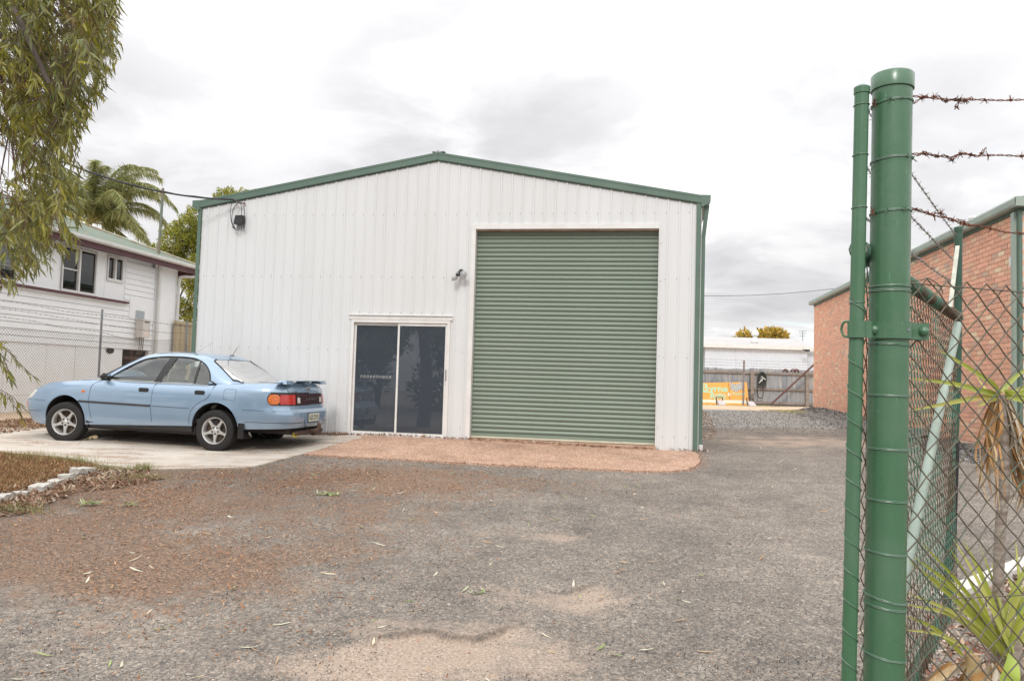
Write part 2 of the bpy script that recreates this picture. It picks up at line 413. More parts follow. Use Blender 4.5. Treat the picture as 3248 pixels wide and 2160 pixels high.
def vnoise(X, Y, s, seed):
    r = np.random.default_rng(seed); T = r.random((64, 64)); a = (X/s) % 64; b = (Y/s) % 64
    i = np.floor(a).astype(int) % 64; j = np.floor(b).astype(int) % 64; fa = a-np.floor(a); fb = b-np.floor(b)
    fa = fa*fa*(3-2*fa); fb = fb*fb*(3-2*fb); i2 = (i+1) % 64; j2 = (j+1) % 64
    return (T[i, j]*(1-fa)+T[i2, j]*fa)*(1-fb)+(T[i, j2]*(1-fa)+T[i2, j2]*fa)*fb
nearm = np.clip((14-Y)/5, 0, 1)*np.clip((Y-1)/1, 0, 1)
slabm = np.clip((Y-9.5)/1.5, 0, 1)
Z = Z+dz+und*(1-slabm)+nearm*(1-slabm)*(.006*(vnoise(X, Y, .12, 1)-.5)+.012*(vnoise(X, Y, .45, 2)-.5))
n_a = vnoise(X, Y, .35, 5); n_b = vnoise(X, Y, 1.1, 6); n_c = vnoise(X, Y, .15, 9)
# dirt (orange), debris (brown bark dust), yard (dry tan), gravel (blue-grey loose stone)
dirt = np.clip(dirt*(.4+1.0*n_a)+.10*(n_b > .62)*n_a, 0, 1)
for a in [(1390, 2080, .8, .35, .8), (1220, 2150, .6, .3, .5), (1640, 1700, .6, .25, .45), (2600, 1405, 2.2, .8, .9), (2450, 1385, 1.2, .5, .6), (1080, 1850, .7, .4, .35), (300, 1950, 1.0, .5, .3), (1800, 1890, .6, .3, .45), (1240, 1980, .8, .2, .3)]:
    dirt = np.clip(dirt+blob(X, Y, *a)*(.35+.9*n_a), 0, 1)
deb = blob(X, Y, 250, 1640, 3.4, 2.3, .42)+blob(X, Y, 700, 1560, 3.2, 1.7, .34)+blob(X, Y, 60, 1800, 2.4, 1.3, .30)+blob(X, Y, 1150, 1500, 2.4, 1.0, .42)+blob(X, Y, 500, 1800, 1.8, .8, .3)+blob(X, Y, 1500, 1530, 2.0, .7, .22)
deb = np.clip(deb*(.45+.6*n_b+.5*n_a), 0, .8)
yard = np.clip((Y-25.2-1.6*n_b-1.0*n_a)/1.2, 0, 1)
grav = np.clip((Y-17.3-.9*n_b)/1.0, 0, 1)*(1-yard)
yard = np.maximum(yard, np.clip((-8.6-X-.5*n_b)/.4, 0, 1)*np.clip((Y-13.3)/.4, 0, 1))
nx, ny = len(xs), len(ys)
idx = np.arange(nx*ny).reshape(ny, nx)
F = np.stack([idx[:-1, :-1], idx[:-1, 1:], idx[1:, 1:], idx[1:, :-1]], -1).reshape(-1, 4)
cols = np.stack([dirt, deb, yard, grav], -1).reshape(-1, 4)
def ground_mat():
    m, n, b = newmat('weathered_asphalt'); v = coords(n)
    a = N_(n, 'ShaderNodeAttribute', attribute_name='Col'); sp = N_(n, 'ShaderNodeSeparateColor'); n.links.new(a.outputs['Color'], sp.inputs[0])
    vo = N_(n, 'ShaderNodeTexVoronoi', Scale=125.0); n.links.new(v, vo.inputs[0])
    vs_ = N_(n, 'ShaderNodeSeparateColor'); n.links.new(vo.outputs['Color'], vs_.inputs[0])
    stone = ramp(n, vs_.outputs[0], [(0, (.075, .071, .068)), (.35, (.13, .121, .112)), (.6, (.19, .175, .16)), (.82, (.27, .243, .212)), (.93, (.32, .235, .175)), (1, (.48, .44, .40))])
    vo2 = N_(n, 'ShaderNodeTexVoronoi', Scale=50.0); n.links.new(v, vo2.inputs[0])
    vs2 = N_(n, 'ShaderNodeSeparateColor'); n.links.new(vo2.outputs['Color'], vs2.inputs[0])
    stone2 = ramp(n, vs2.outputs[1], [(0, (.07, .066, .064)), (.5, (.17, .155, .14)), (.85, (.27, .24, .21)), (1, (.42, .38, .33))])
    col = mixc(n, .42, stone, stone2)
    big = ramp(n, noise(n, v, .55, 6, .65), [(.35, (.84, .83, .82)), (.65, (1.28, 1.25, 1.21))]); col = mixc(n, 1.0, col, big, 'MULTIPLY')
    mid = ramp(n, noise(n, v, 3.2, 5, .65), [(.3, (.80, .79, .78)), (.7, (1.18, 1.16, 1.13))]); col = mixc(n, 1.0, col, mid, 'MULTIPLY')
    brk = ramp(n, noise(n, v, 48, 6, .85), [(.34, 0.0), (.66, 1.0)])
    brk2 = ramp(n, noise(n, v, 5.5, 7, .7), [(.34, 0.0), (.66, 1.0)]); brk = mixc(n, .45, brk, brk2)
    def layer(col, fac, c, lo=.0, wid=.35):
        s = N_(n, 'ShaderNodeMath', operation='ADD'); n.links.new(fac, s.inputs[0]); n.links.new(brk, s.inputs[1])
        f = ramp(n, s.outputs[0], [(.98-wid/2, 0.0), (.98+wid/2, 1.0)])
        hf = N_(n, 'ShaderNodeMath', operation='MULTIPLY'); n.links.new(s.outputs[0], hf.inputs[0]); hf.inputs[1].default_value = .5
        f = ramp(n, hf.outputs[0], [(.5-wid/4, 0.0), (.5+wid/4, 1.0)]); return mixc(n, f, col, c)
    dcol = ramp(n, noise(n, v, 60, 3, .7), [(.35, (.25, .19, .15)), (.55, (.40, .315, .25)), (.75, (.52, .44, .37))])
    bcol = ramp(n, noise(n, v, 40, 5, .85), [(.34, (.055, .043, .036)), (.46, (.14, .10, .075)), (.56, (.28, .175, .115)), (.70, (.46, .34, .25))])
    ycol = ramp(n, noise(n, v, 6, 6, .75), [(.3, (.34, .27, .16)), (.5, (.55, .40, .28)), (.7, (.62, .50, .36))])
    gcol = ramp(n, noise(n, v, 26, 5, .85), [(.32, (.10, .10, .10)), (.5, (.30, .29, .28)), (.68, (.52, .50, .47))])
    col = layer(col, sp.outputs[0], dcol, 0, .5)
    col = layer(col, sp.outputs[1], bcol, 0, .3)
    col = layer(col, a.outputs['Alpha'], gcol)
    col = layer(col, sp.outputs[2], ycol)
    ea = N_(n, 'ShaderNodeAttribute', attribute_name='edge'); col = mixc(n, ea.outputs['Fac'], col, (.055, .05, .046))
    n.links.new(col, b.inputs['Base Color']); b.inputs['Roughness'].default_value = .92; b.inputs['Specular IOR Level'].default_value = .25
    bump(n, b, vo.outputs['Distance'], .5, .005); return m
M['ground'] = ground_mat()
GO = npmesh('ground', np.stack([X, Y, Z], -1).reshape(-1, 3), F, M['ground'], cols, True, None, 'structure')
ga = GO.data.attributes.new('edge', 'FLOAT', 'POINT'); ga.data.foreach_set('value', EDGE.astype(np.float32).ravel())

def drape(name, outline, mat, off, sp=.12, skirt=.08, kind='structure', parent=None):
    v, f = region(outline, [], (sp, sp), lambda a, b: (a, b, g1(a, b)+off))
    from collections import Counter
    c = Counter(); d = {}
    for t in f:
        for i in range(3):
            e = (t[i], t[(i+1) % 3]); k = tuple(sorted(e)); c[k] += 1; d[k] = e
    v = list(v); f = list(f); mp = {}
    def dn(i):
        if i not in mp: mp[i] = len(v); v.append((v[i][0], v[i][1], v[i][2]-skirt))
        return mp[i]
    for k, q in c.items():
        if q == 1:
            a, b = d[k]; f.append((b, a, dn(a))); f.append((b, dn(a), dn(b)))
    m = MB(); m.add(v, f); return m.build(name, mat, parent, False, kind)
def gp(*pts): return [tuple(ground_at(*p)[:2]) for p in pts]
wl = lambda u, off=0.0: tuple(SHED.p(u, 0, off)[:2])
def slab_mat():
    m, n, b = newmat('driveway_concrete'); v = coords(n)
    col = ramp(n, noise(n, v, 1.6, 6, .6), [(.32, (.60, .54, .465)), (.66, (.46, .41, .35))])
    f1 = ramp(n, noise(n, coords(n, (.55, 2.2, 1)), 2.1, 7, .72, .3), [(.50, 0.0), (.60, 1.0)])
    bk = ramp(n, noise(n, v, 45, 3, .8), [(.42, 0.0), (.56, 1.0)])
    f1 = mixc(n, 1.0, f1, bk, 'MULTIPLY')
    col = mixc(n, f1, col, (.24, .115, .055))
    sp = ramp(n, noise(n, v, 70, 2, .8), [(.68, 0.0), (.74, .8)]); col = mixc(n, sp, col, (.16, .10, .07))
    n.links.new(col, b.inputs['Base Color']); b.inputs['Roughness'].default_value = .88
    bump(n, b, noise(n, v, 55, 4), .3, .004); return m
slab_outline = gp((-260,1420),(-60,1432),(84,1446),(198,1455),(309,1475),(408,1490),(520,1492),(796,1486),(892,1461),(1080,1410),(1163,1387))+[wl(2.95, -.02), wl(-.2, -.02)]+[(-6.6, 14.0), (-8.6, 13.6), (-11.5, 13.1)]
slab = drape('concrete_driveway', slab_outline, slab_mat(), .022)
def agg_mat():
    m, n, b = newmat('exposed_aggregate'); v = coords(n)
    vo = N_(n, 'ShaderNodeTexVoronoi', Scale=95.0); n.links.new(v, vo.inputs[0]); s = N_(n, 'ShaderNodeSeparateColor'); n.links.new(vo.outputs['Color'], s.inputs[0])
    col = ramp(n, s.outputs[0], [(0, (.20, .10, .06)), (.3, (.38, .21, .13)), (.6, (.52, .32, .22)), (.85, (.62, .45, .34)), (1, (.72, .62, .52))])
    col = mixc(n, 1.0, col, ramp(n, noise(n, v, 1.8, 7, .7), [(.32, (.66, .62, .60)), (.5, (.95, .93, .92)), (.7, (1.12, 1.1, 1.1))]), 'MULTIPLY')
    n.links.new(col, b.inputs['Base Color']); b.inputs['Roughness'].default_value = .8; bump(n, b, vo.outputs['Distance'], .8, .006); return m
M['agg'] = agg_mat()
ap = gp((1155,1389),(1080,1411),(1000,1434),(962,1444),(1080,1452),(1250,1459),(1496,1474),(1750,1486),(1937,1494),(2060,1499),(2130,1499),(2180,1493),(2207,1482),(2219,1468),(2216,1450),(2207,1437))
_r = random.Random(4)
def ragged(L, amp, step=.06):
    o = []
    for i, p in enumerate(L):
        q = L[(i+1) % len(L)]; d = math.hypot(q[0]-p[0], q[1]-p[1]); k = max(1, int(d/step))
        for j in range(k): o.append((p[0]+(q[0]-p[0])*j/k+_r.uniform(-amp, amp)*(j > 0), p[1]+(q[1]-p[1])*j/k+_r.uniform(-amp, amp)*(j > 0)))
    return o
ap = ragged(ap, .014)
apron = drape('red_gravel_apron', ap+[wl(9.0, .0), wl(8.9, -.02), wl(3.0, -.02)], M['agg'], .026)
# tan joint strip (debris-filled) along the slab edge is part of the surface below

# ------------------------------------------------------------------ main shed
S = SHED; shed_base = .385
ridge_u = S.uz(1391, 505)[0]
zl = S.uz(655, 660)[1]; zr = S.uz(2222.7, 649.4)[1]; zm = S.uz(1391, 512)[1]
zeave = (zl+zr)/2
U0, U1 = -.10, 8.86
def roofz(u): return zeave+(zm-zeave)*(1-abs(u-ridge_u)/(ridge_u-U0))
sh = thing('metal_shed', 'large white ribbed metal shed with green trim, gable roof and a green roller door', 'shed', S.p(4.4, shed_base, -6))
ru0, rz1 = S.uz(1511, 728); ru1 = S.uz(2090, 740)[0]; rz0 = .425
du0, dz1 = S.uz(1117, 1013); du1 = S.uz(1430, 1020)[0]; dz0 = .40
OPEN = [(ru0, ru1, -1, rz1), (du0, du1, -1, dz1)]
PITCHU = .19
prof = [(0, 0), (.014, .014), (.032, .014), (.046, 0)]      # rib
def wall_profile(u):
    k = (u-.012) % PITCHU
    for (a, ha), (b_, hb) in zip(prof[:-1], prof[1:]):
        if a <= k <= b_: return ha+(hb-ha)*(k-a)/(b_-a)
    for c in (.095, .145):
        if abs(k-c) < .006: return .0022
    return 0
def sheet(pl, u0, u1, z0, ztop, opens, name, parent, mat, swap=None, base_off=0):
    br = {u0, u1}
    k = math.floor(u0/PITCHU)-1
    while k*PITCHU < u1:
        for a in (0, .012, .034, .046, .089, .095, .101, .139, .145, .151):
            q = k*PITCHU+.012+a
            if u0 < q < u1: br.add(q)
        k += 1
    for o in opens:
        for q in o[:2]:
            if u0 < q < u1: br.add(q)
    if swap is not None and u0 < swap < u1: br.add(swap)
    br = sorted(br); m = MB()
    for a, b in zip(br[:-1], br[1:]):
        if b-a < 1e-5: continue
        mid = (a+b)/2; iv = [(z0, None)]
        segs = [[z0, None]]
        for o in opens:
            if o[0] <= mid <= o[1]: segs = [[o[3], None]]
        for lo, _ in segs:
            ha, hb = wall_profile(a)+base_off, wall_profile(b)+base_off
            m.add([pl.p(a, lo, ha), pl.p(b, lo, hb), pl.p(b, ztop(b), hb), pl.p(a, ztop(a), ha)], [(0, 1, 2, 3)])
    return m.build(name, mat, parent)
u = U0; k = 0
while u < U1-.01:
    e = min(u+.76, U1)
    sheet(S, u, e, shed_base-.02, roofz, OPEN, 'wall_sheet', sh, M['steel_white'], ridge_u); u = e; k += 1
# side, back walls and roof
DEPTH = 15.0
ml = MB()
for uu, o in ((U0, 1), (U1, 1)):
    n_ = 60
    P = [[S.p(uu+(.012 if i % 2 else 0)*(1 if uu > 1 else -1), z, -.02-DEPTH*i/n_) for z in (shed_base-.1, zeave)] for i in range(n_+1)]
    ml.grid(P)
ml.add([S.p(U0, shed_base-.1, -DEPTH), S.p(U1, shed_base-.1, -DEPTH), S.p(U1, zeave, -DEPTH), S.p(ridge_u, zm, -DEPTH), S.p(U0, zeave, -DEPTH)], [(0, 1, 2, 3, 4)])
ml.build('side_walls', M['steel_white'], sh)
rf = MB()
rs = .10
for a, b in ((U0-.06, ridge_u), (ridge_u, U1+.06)):
    za_, zb_ = roofz(a)+rs, roofz(b)+rs
    rf.hexa([S.p(a, za_-.03, .02), S.p(b, zb_-.03, .02), S.p(b, zb_-.03, -DEPTH), S.p(a, za_-.03, -DEPTH), S.p(a, za_, .02), S.p(b, zb_, .02), S.p(b, zb_, -DEPTH), S.p(a, za_, -DEPTH)])
rf.build('roof', pm('green_roof', (.15, .22, .17), None, 2, .5), sh)
# barge cappings
for a, b in ((-.13, ridge_u-.002), (ridge_u+.002, 8.93)):
    mb = MB()
    za_, zb_ = roofz(a), roofz(b)
    H = .148
    def q(u_, z_, o_): return S.p(u_, z_, o_)
    ch = [(0, .030), (.018, .047), (.105, .047), (.112, .052), (H, .052), (H, -.12), (H-.01, -.12), (H-.01, .03)]
    rowa = [q(a, za_+h, o) for h, o in ch]; rowb = [q(b, zb_+h, o) for h, o in ch]
    mb.grid([rowa, rowb]); mb.add(rowa, [tuple(range(len(ch)))]); mb.add(rowb, [tuple(range(len(ch)-1, -1, -1))])
    mb.build('barge_capping', M['green_trim'], sh)
# little kinked ends of the ridge capping
mb = MB(); mb.add([S.p(ridge_u-.07, zm+.145, .05), S.p(ridge_u+.005, zm+.19, .055), S.p(ridge_u-.005, zm+.14, .057)], [(0, 1, 2)])
mb.add([S.p(ridge_u+.07, zm+.145, .05), S.p(ridge_u-.005, zm+.185, .055), S.p(ridge_u+.005, zm+.14, .057)], [(0, 2, 1)])
mb.build('ridge_flap', M['galv'], sh)
mc = MB(); mc.beam(S.p(ridge_u, zm+.16, .03), S.p(ridge_u, zm+.16, -DEPTH), .22, .02); mc.build('ridge_capping', M['green_trim'], sh)
# corner flashings
for a, b, s_ in ((-.165, U0+.004, -1), (U1-.004, 8.932, 1)):
    mb = MB(); mb.pbox(S, a, b, shed_base-.03, roofz(max(min(b, U1), U0))+.02, .026, .032)
    o = a if s_ < 0 else b
    mb.pbox(S, min(o, o+.004*s_), max(o, o+.004*s_), shed_base-.03, zeave, -.09, .026)
    mb.build('corner_flashing', M['green_trim'], sh)
# eave gutters with angled ends
for a, s_ in ((-.13, -1), (8.93, 1)):
    mb = MB(); w = .15
    prof_ = [(0, .0), (0, .155), (w, .15), (w, .04), (w*.55, -.01), (.01, -.05)]
    for o0, o1 in ((.05, -DEPTH),):
        ra = [S.p(a+s_*x, zeave+z-.01, o0) for x, z in prof_]; rb = [S.p(a+s_*x, zeave+z-.01, o1) for x, z in prof_]
        mb.grid([ra+[ra[0]], rb+[rb[0]]]); mb.add(ra, [tuple(range(len(ra)))])
    mb.build('gutter', M['green_trim'], sh)
# downpipe at the right corner: white flange seen edge-on, then green pipe
mb = MB(); mb.pbox(S, 8.934, 8.946, shed_base+.0, zeave+.02, -.05, .0); mb.build('side_flashing', M['white_trim'], sh)
mb = MB(); mb.pbox(S, 8.952, 9.012, shed_base+.02, zeave-.55, -.14, -.06)
mb.hexa([S.p(8.952, zeave-.55, -.06), S.p(9.012, zeave-.55, -.06), S.p(9.012, zeave-.55, -.14), S.p(8.952, zeave-.55, -.14), S.p(9.0, zeave-.02, -.03), S.p(9.07, zeave-.02, -.03), S.p(9.07, zeave-.02, -.12), S.p(9.0, zeave-.02, -.12)])
mb.build('downpipe', M['green_trim'], sh)
mb = MB(); mb.tube([S.p(8.99, shed_base+.01, -.06), S.p(8.99, shed_base+.05, -.03), S.p(8.99, shed_base+.12, -.02)], .035, 10); mb.build('drain_outlet', M['white_trim'], sh)
# screws
ms = MB()
def screw(u_, z_, off):
    c = Vector(S.p(u_, z_, off)); ms.lathe([(.0062, 0), (.0062, .004), (.004, .006), (.0, .006)], 6, Matrix.Translation(c) @ Matrix.Rotation(math.pi/2, 4, 'X'))
rows = [4.35, 3.234, 1.932, .62]
for i in range(0, 47):
    for z in rows:
        uu = .19*i+.002
        if any(o[0]-.05 < uu < o[1]+.05 and z < o[3] for o in OPEN): continue
        screw(uu, z+R(-.006, .006), .002)
    uu = .19*i+.002
    if du0 < uu < du1: screw(uu, dz1+.13, .002)
    if ru0 < uu < ru1: screw(uu, rz1+.085, .002)
for side in (ru0-.03, ru1+.04):
    for z in np.arange(.75, rz1, .62): screw(side, z+R(-.05, .05), .003)
for i in range(3, 46, 4):
    uu = .19*i; screw(uu, roofz(uu)+.012, .05)
ms.build('screws', pm('screw_steel', (.12, .11, .10), (.2, .13, .09), 20, .5, .6), sh, False, 'stuff')
# roller door: head and jamb trims, curtain of slats, bottom rail
mb = MB(); mb.pbox(S, ru0-.07, ru1+.005, rz1, rz1+.085, .0, .032); mb.build('door_head_flashing', M['white_trim'], sh)
mb = MB(); mb.pbox(S, ru0-.075, ru0-.002, rz0-.02, rz1, -.14, .030); mb.build('door_jamb', M['white_trim'], sh)
mb = MB(); mb.pbox(S, ru1+.002, ru1+.012, rz0-.03, rz1, -.14, .026); mb.build('door_jamb', M['white_trim'], sh)
mb = MB(); mb.pbox(S, ru0, ru1, rz1-.02, rz1+.05, -.16, -.001); mb.build('door_soffit', pm('soffit', (.35, .22, .16), (.5, .4, .33), 5, .7), sh)
rd = MB(); rd.pbox(S, ru0+.001, ru1-.001, rz0+.075, rz0+.13, -.135, -.10); RDOOR = rd.build('roller_door', M['green_door'], sh)
zb = rz0+.13; nsl = 45; hs = (rz1-.0-zb)/nsl
sp_ = [(0, -.131), (.006, -.131), (.013, -.116), (hs*.42, -.106), (hs*.60, -.107), (hs-.013, -.118), (hs-.006, -.131), (hs, -.131)]
m_ = MB(); m_.grid([[S.p(ru0+.002, z, o) for z, o in sp_], [S.p(ru1-.002, z, o) for z, o in sp_]][::-1])
slme = m_.mesh('slat', M['green_door'])
def sub(name, me, parent, dloc=(0, 0, 0), base=None):
    o = bpy.data.objects.new(name, me); COL.objects.link(o); o.parent = parent
    if base is not None: o.matrix_parent_inverse = base
    o.location = dloc; return o
for i in range(nsl):
    o = sub('slat', slme, RDOOR, (0, 0, zb+i*hs))
mb = MB(); mb.pbox(S, ru0+.001, ru1-.001, rz0+.045, rz0+.075, -.13, -.09)
o = mb.build('bottom_rail', pm('bottom_rail', (.62, .58, .45), (.5, .45, .35), 6, .6), None); o.parent = RDOOR
mb = MB(); mb.pbox(S, ru0-.03, ru1+.02, rz0-.06, rz0+.035, -.3, .05); mb.build('threshold', pm('threshold_concrete', (.50, .34, .24), (.40, .26, .18), 8, .85, bmp=.4), sh)
# sliding door
mb = MB(); mb.pbox(S, du0-.05, du1+.035, dz1+.075, dz1+.082, .0, .05); mb.pbox(S, du0-.05, du1+.035, dz1+.005, dz1+.075, .001, .028)
mb.build('door_hood', M['white_trim'], sh)
sdz = dz0+.02
fr = MB(); t_ = .05
fr.pbox(S, du0, du0+t_, sdz, dz1, -.06, .034); fr.pbox(S, du1-t_, du1, sdz, dz1, -.06, .034)
fr.pbox(S, du0+t_, du1-t_, dz1-t_, dz1, -.06, .034); fr.pbox(S, du0+t_, du1-t_, sdz, sdz+.035, -.06, .05)
SD = fr.build('sliding_door', M['white_trim'], sh)
mid = (du0+du1)/2-.01
gm, gn, gb = newmat('tinted_door_glass'); gb.inputs['Base Color'].default_value = (.05, .061, .076, 1); gb.inputs['Roughness'].default_value = .015; gb.inputs['IOR'].default_value = 1.8
def subb(mb_, name, mat, parent, smooth=False):
    o = mkobj(name, mb_.mesh(name, mat, smooth)); o.parent = parent; return o
for a, b, off in ((du0+t_+.001, mid-.005, -.02), (mid-.035, du1-t_-.001, .012)):
    pf = MB(); w = .035
    for q in ((a, a+w, sdz+.036, dz1-t_-.001), (b-w, b, sdz+.036, dz1-t_-.001)): pf.pbox(S, *q, off-.022, off)
    pf.pbox(S, a+w, b-w, dz1-t_-.05, dz1-t_-.001, off-.022, off); pf.pbox(S, a+w, b-w, sdz+.036, sdz+.085, off-.022, off)
    subb(pf, 'sash', M['white_trim'], SD)
    gl = MB(); gl.pbox(S, a+w, b-w, sdz+.085, dz1-t_-.05, off-.014, off-.008); subb(gl, 'glass_pane', gm, SD)
    if off < 0: dots = (a+w, b-w)
md = MB()
for i in range(10):
    px = 1144.8+(1235.3-1144.8)*i/9; py = 1193.5+(1196.3-1193.5)*i/9
    c = S.uz(px, py)
    md.tube([S.p(c[0]+.019*math.cos(k*math.pi/3), c[1]+.021*math.sin(k*math.pi/3), -.027) for k in range(6)], .0028, 4, False, True)
subb(md, 'sticker', M['white_trim'], SD)
hd = MB(); hu = S.uz(1416, 1190)[0]; hz = S.uz(1416, 1190)[1]
hd.tube([S.p(hu, hz+.09, .012), S.p(hu, hz+.09, .055), S.p(hu, hz-.09, .055), S.p(hu, hz-.09, .012)], .008, 8); hd.tube([S.p(hu, hz-.15, .01), S.p(hu, hz-.15, .03)], .015, 10)
subb(hd, 'handle', M['galv'], SD)

# ------------------------------------------------------------------ things fixed to the shed
jb = S.uz(766, 701); t = thing('junction_box', 'black cable junction box with looped wires near the shed corner', 'junction box', S.p(jb[0], jb[1], .03))
mb = MB(); a, z = jb
mb.hexa([S.p(a-.085, z-.08, .13), S.p(a+.075, z-.085, .13), S.p(a+.085, z-.08, .026), S.p(a-.085, z-.08, .026), S.p(a-.055, z+.075, .13), S.p(a+.075, z+.08, .13), S.p(a+.085, z+.08, .026), S.p(a-.07, z+.08, .026)])
mb.build('box', M['black'], t)
def wp(px, py, off): c = S.uz(px, py, off); return S.p(c[0], c[1], off)
def spline(P, n=8):
    P = [Vector(p) for p in P]; P = [P[0]*2-P[1]]+P+[P[-1]*2-P[-2]]; o = []
    for i in range(1, len(P)-2):
        for k in range(n):
            t_ = k/n; a, b, c, d = P[i-1:i+3]
            o.append(.5*((2*b)+(c-a)*t_+(2*a-5*b+4*c-d)*t_*t_+(3*b-a-3*c+d)*t_**3))
    o.append(P[-2]); return o
def z6(pts, off): return [wp(600+x/7.84, 560+y/7.84, off) for x, y in pts]
loops = [[(1180,640),(1060,690),(1030,850),(1035,1050),(1075,1210),(1110,1260)], [(1210,660),(1130,760),(1075,900),(1060,1080),(1095,1240)], [(1215,665),(1110,790),(1065,960),(1070,1150),(1120,1250)],
         [(1225,655),(1290,700),(1305,820),(1300,1000),(1300,1330)], [(1240,650),(1330,700),(1370,830),(1370,1000),(1360,1290),(1340,1215)],
         [(1110,1270),(1160,1300),(1215,1260),(1235,1200)], [(1105,1280),(1160,1335),(1240,1310),(1270,1215)]]
for L in loops:
    mb = MB(); mb.tube(spline(z6(L, .10)), .0055, 6); mb.build('wire', M['black'], t)
mb = MB(); mb.tube([wp(742, 634, .12), wp(758, 644, .10)], [.014, .012], 8); mb.tube([wp(738, 720, .10), wp(744, 724, .10)], .016, 8); mb.build('clamp', M['black'], t)
hk = MB(); hk.tube([wp(775, 646, .02), wp(766, 644, .08), wp(757, 643, .11)], .008, 6); hk.lathe([(.02, 0), (.02, .01), (0, .012)], 10, Matrix.Translation(Vector(wp(775, 646, .03))) @ Matrix.Rotation(math.pi/2, 4, 'X')); hk.build('hook', M['rust'], t)
# overhead service cable
A = Vector(wp(742, 634, .12)); B = at(-40, 395, 12.6)
pts = [A.lerp(B, i/24)-Vector((0, 0, .30*4*(i/24)*(1-i/24))) for i in range(25)]
mb = MB(); mb.tube(pts, .014, 7); mb.tube([p+Vector((.0, 0, .014+.006*math.sin(i*2))) for i, p in enumerate(pts)], .007, 5)
o = mb.build('power_cable', M['black'], None, True); setp(o, 'black overhead cable running from the gum tree to the shed gable', 'cable')
# twin floodlight
fx, fz = S.uz(1461, 868); t = thing('security_light', 'small black twin floodlight with clear bulbs beside the green roller door', 'floodlight', S.p(fx, fz, .03))
def z7(x, y, off): return wp(1380+x/8.71, 780+y/8.71, off)
mb = MB(); mb.tube([z7(720, 720, .02), z7(715, 720, .11)], [.05, .04], 12); mb.tube([z7(715, 715, .10), z7(640, 760, .13), z7(590, 810, .14)], .026, 10); mb.tube([z7(650, 800, .08), z7(650, 810, .17)], [.035, .03], 4)
mb.tube([z7(600, 810, .12), z7(590, 900, .12)], .014, 8); mb.build('bracket', M['black'], t, True)
bulb = glassmat('bulb_glass', (.9, .9, .88), .55, .05, .2, .55)
c = Vector(z7(785, 790, .16)); mb = MB(); mb.lathe([(.012, -.09), (.02, -.06), (.045, -.03), (.062, .0), (.058, .008), (.0, .016)], 20, Matrix.Translation(c) @ Matrix.Rotation(math.radians(96), 4, 'X') @ Matrix.Rotation(.15, 4, 'Y')); mb.build('bulb', bulb, t, True)
c = Vector(z7(545, 905, .17)); mb = MB(); mb.lathe([(.012, -.09), (.02, -.06), (.045, -.03), (.060, .0), (.056, .008), (.0, .016)], 20, Matrix.Translation(c) @ Matrix.Rotation(math.radians(158), 4, 'X') @ Matrix.Rotation(.45, 4, 'Y')); mb.build('bulb', bulb, t, True)
mb = MB(); mb.pbox(S, fx-.03, fx+.01, fz-.03, fz, .165, .175); mb.build('sensor', M['galv'], t)

# ------------------------------------------------------------------ white timber house on the left
HA = math.atan2(1, .1405)                  # direction of the house wall (away from the camera)
H = Plane((-11.33, 19.0), HA)
HN = np.array(H.n)
def hz(x, y): return H.uz(x/3.136, 640+y/3.136)      # from an enlarged view of the wall
hc = hz(1745, 900)[0]                                 # right corner
zg = (H.uz(193, 738, .52)[1]+H.uz(600, 852, .52)[1])/2-.02
zfl = (hz(60, 1388)[1]+hz(1215, 1460)[1])/2
zbase = .42; HL = -9.0
house = thing('timber_house', 'white weatherboard house with green iron roof and maroon trim behind the left fence', 'house', H.p(-2, zbase, -4))
wallback = MB()
wallback.pbox(H, HL, hc, zfl, zg, -8, -.09); wallback.build('wall', M['white_paint'], house)
oW1 = [hz(632, 440), hz(972, 505), hz(940, 930), hz(600, 880)]
W1 = (hz(612, 660)[0], hz(956, 720)[0], hz(775, 905)[1], hz(800, 470)[1])
W2 = (hz(1064, 660)[0], hz(1224, 680)[0], hz(1140, 786)[1], hz(1150, 553)[1])
W0 = (W1[0]-3.6, hz(165, 700)[0], hz(165, 800)[1], W1[3])
led = (hz(100, 830)[1]+hz(1200, 993)[1])/2
lu1 = hz(1250, 1000)[0]
pu0 = hz(1245, 700)[0]; pu1 = hz(1545, 700)[0]
wb = M['white_paint']
def board(u0, u1, z, h=.155):
    m = MB(); m.hexa([H.p(u0, z, .022), H.p(u1, z, .022), H.p(u1, z, -.02), H.p(u0, z, -.02), H.p(u0, z+h-.006, .006), H.p(u1, z+h-.006, .006), H.p(u1, z+h-.006, -.02), H.p(u0, z+h-.006, -.02)])
    return m.build('weatherboard', wb, house)
z = zfl; k = 0
while z < led-.05:
    board(HL+R(0, .01), pu1-.01, z); z += .155
while z < zg-.2:
    board(pu0+.02, pu1-.01, z); z += .155
# flat sheeting above the ledge with cover strips
def flat(u0, u1, z0, z1, name='wall_panel', off=.004, mat=wb):
    m = MB(); m.pbox(H, u0, u1, z0, z1, -.03, off); return m.build(name, mat, house)
zt = zg-.05; zw = led+.02
flat(HL, W0[0]-.03, zw, zt); flat(W0[1]+.03, W1[0]-.05, zw, zt); flat(W1[1]+.03, hz(1040, 800)[0], zw, zt)
flat(hz(1040, 800)[0]+.012, pu0, zw, W2[2]-.03); flat(hz(1040, 800)[0]+.012, W2[0]-.02, W2[2]-.03, zt); flat(W2[1]+.02, pu0, W2[2]-.03, zt)
flat(W2[0]-.02, W2[1]+.02, W2[3]+.03, zt); flat(W1[0]-.05, W1[1]+.03, W1[3]+.03, zt)
for a in (W1[0]-.06, hz(1040, 800)[0], hz(1245, 700)[0], W0[1]+.10): flat(a-.012, a+.012, zw, zt, 'cover_strip', .014)
flat(hz(1285, 1000)[0], pu1-.01, hz(1290, 1160)[1], hz(1285, 945)[1], 'patch_panel', .027)
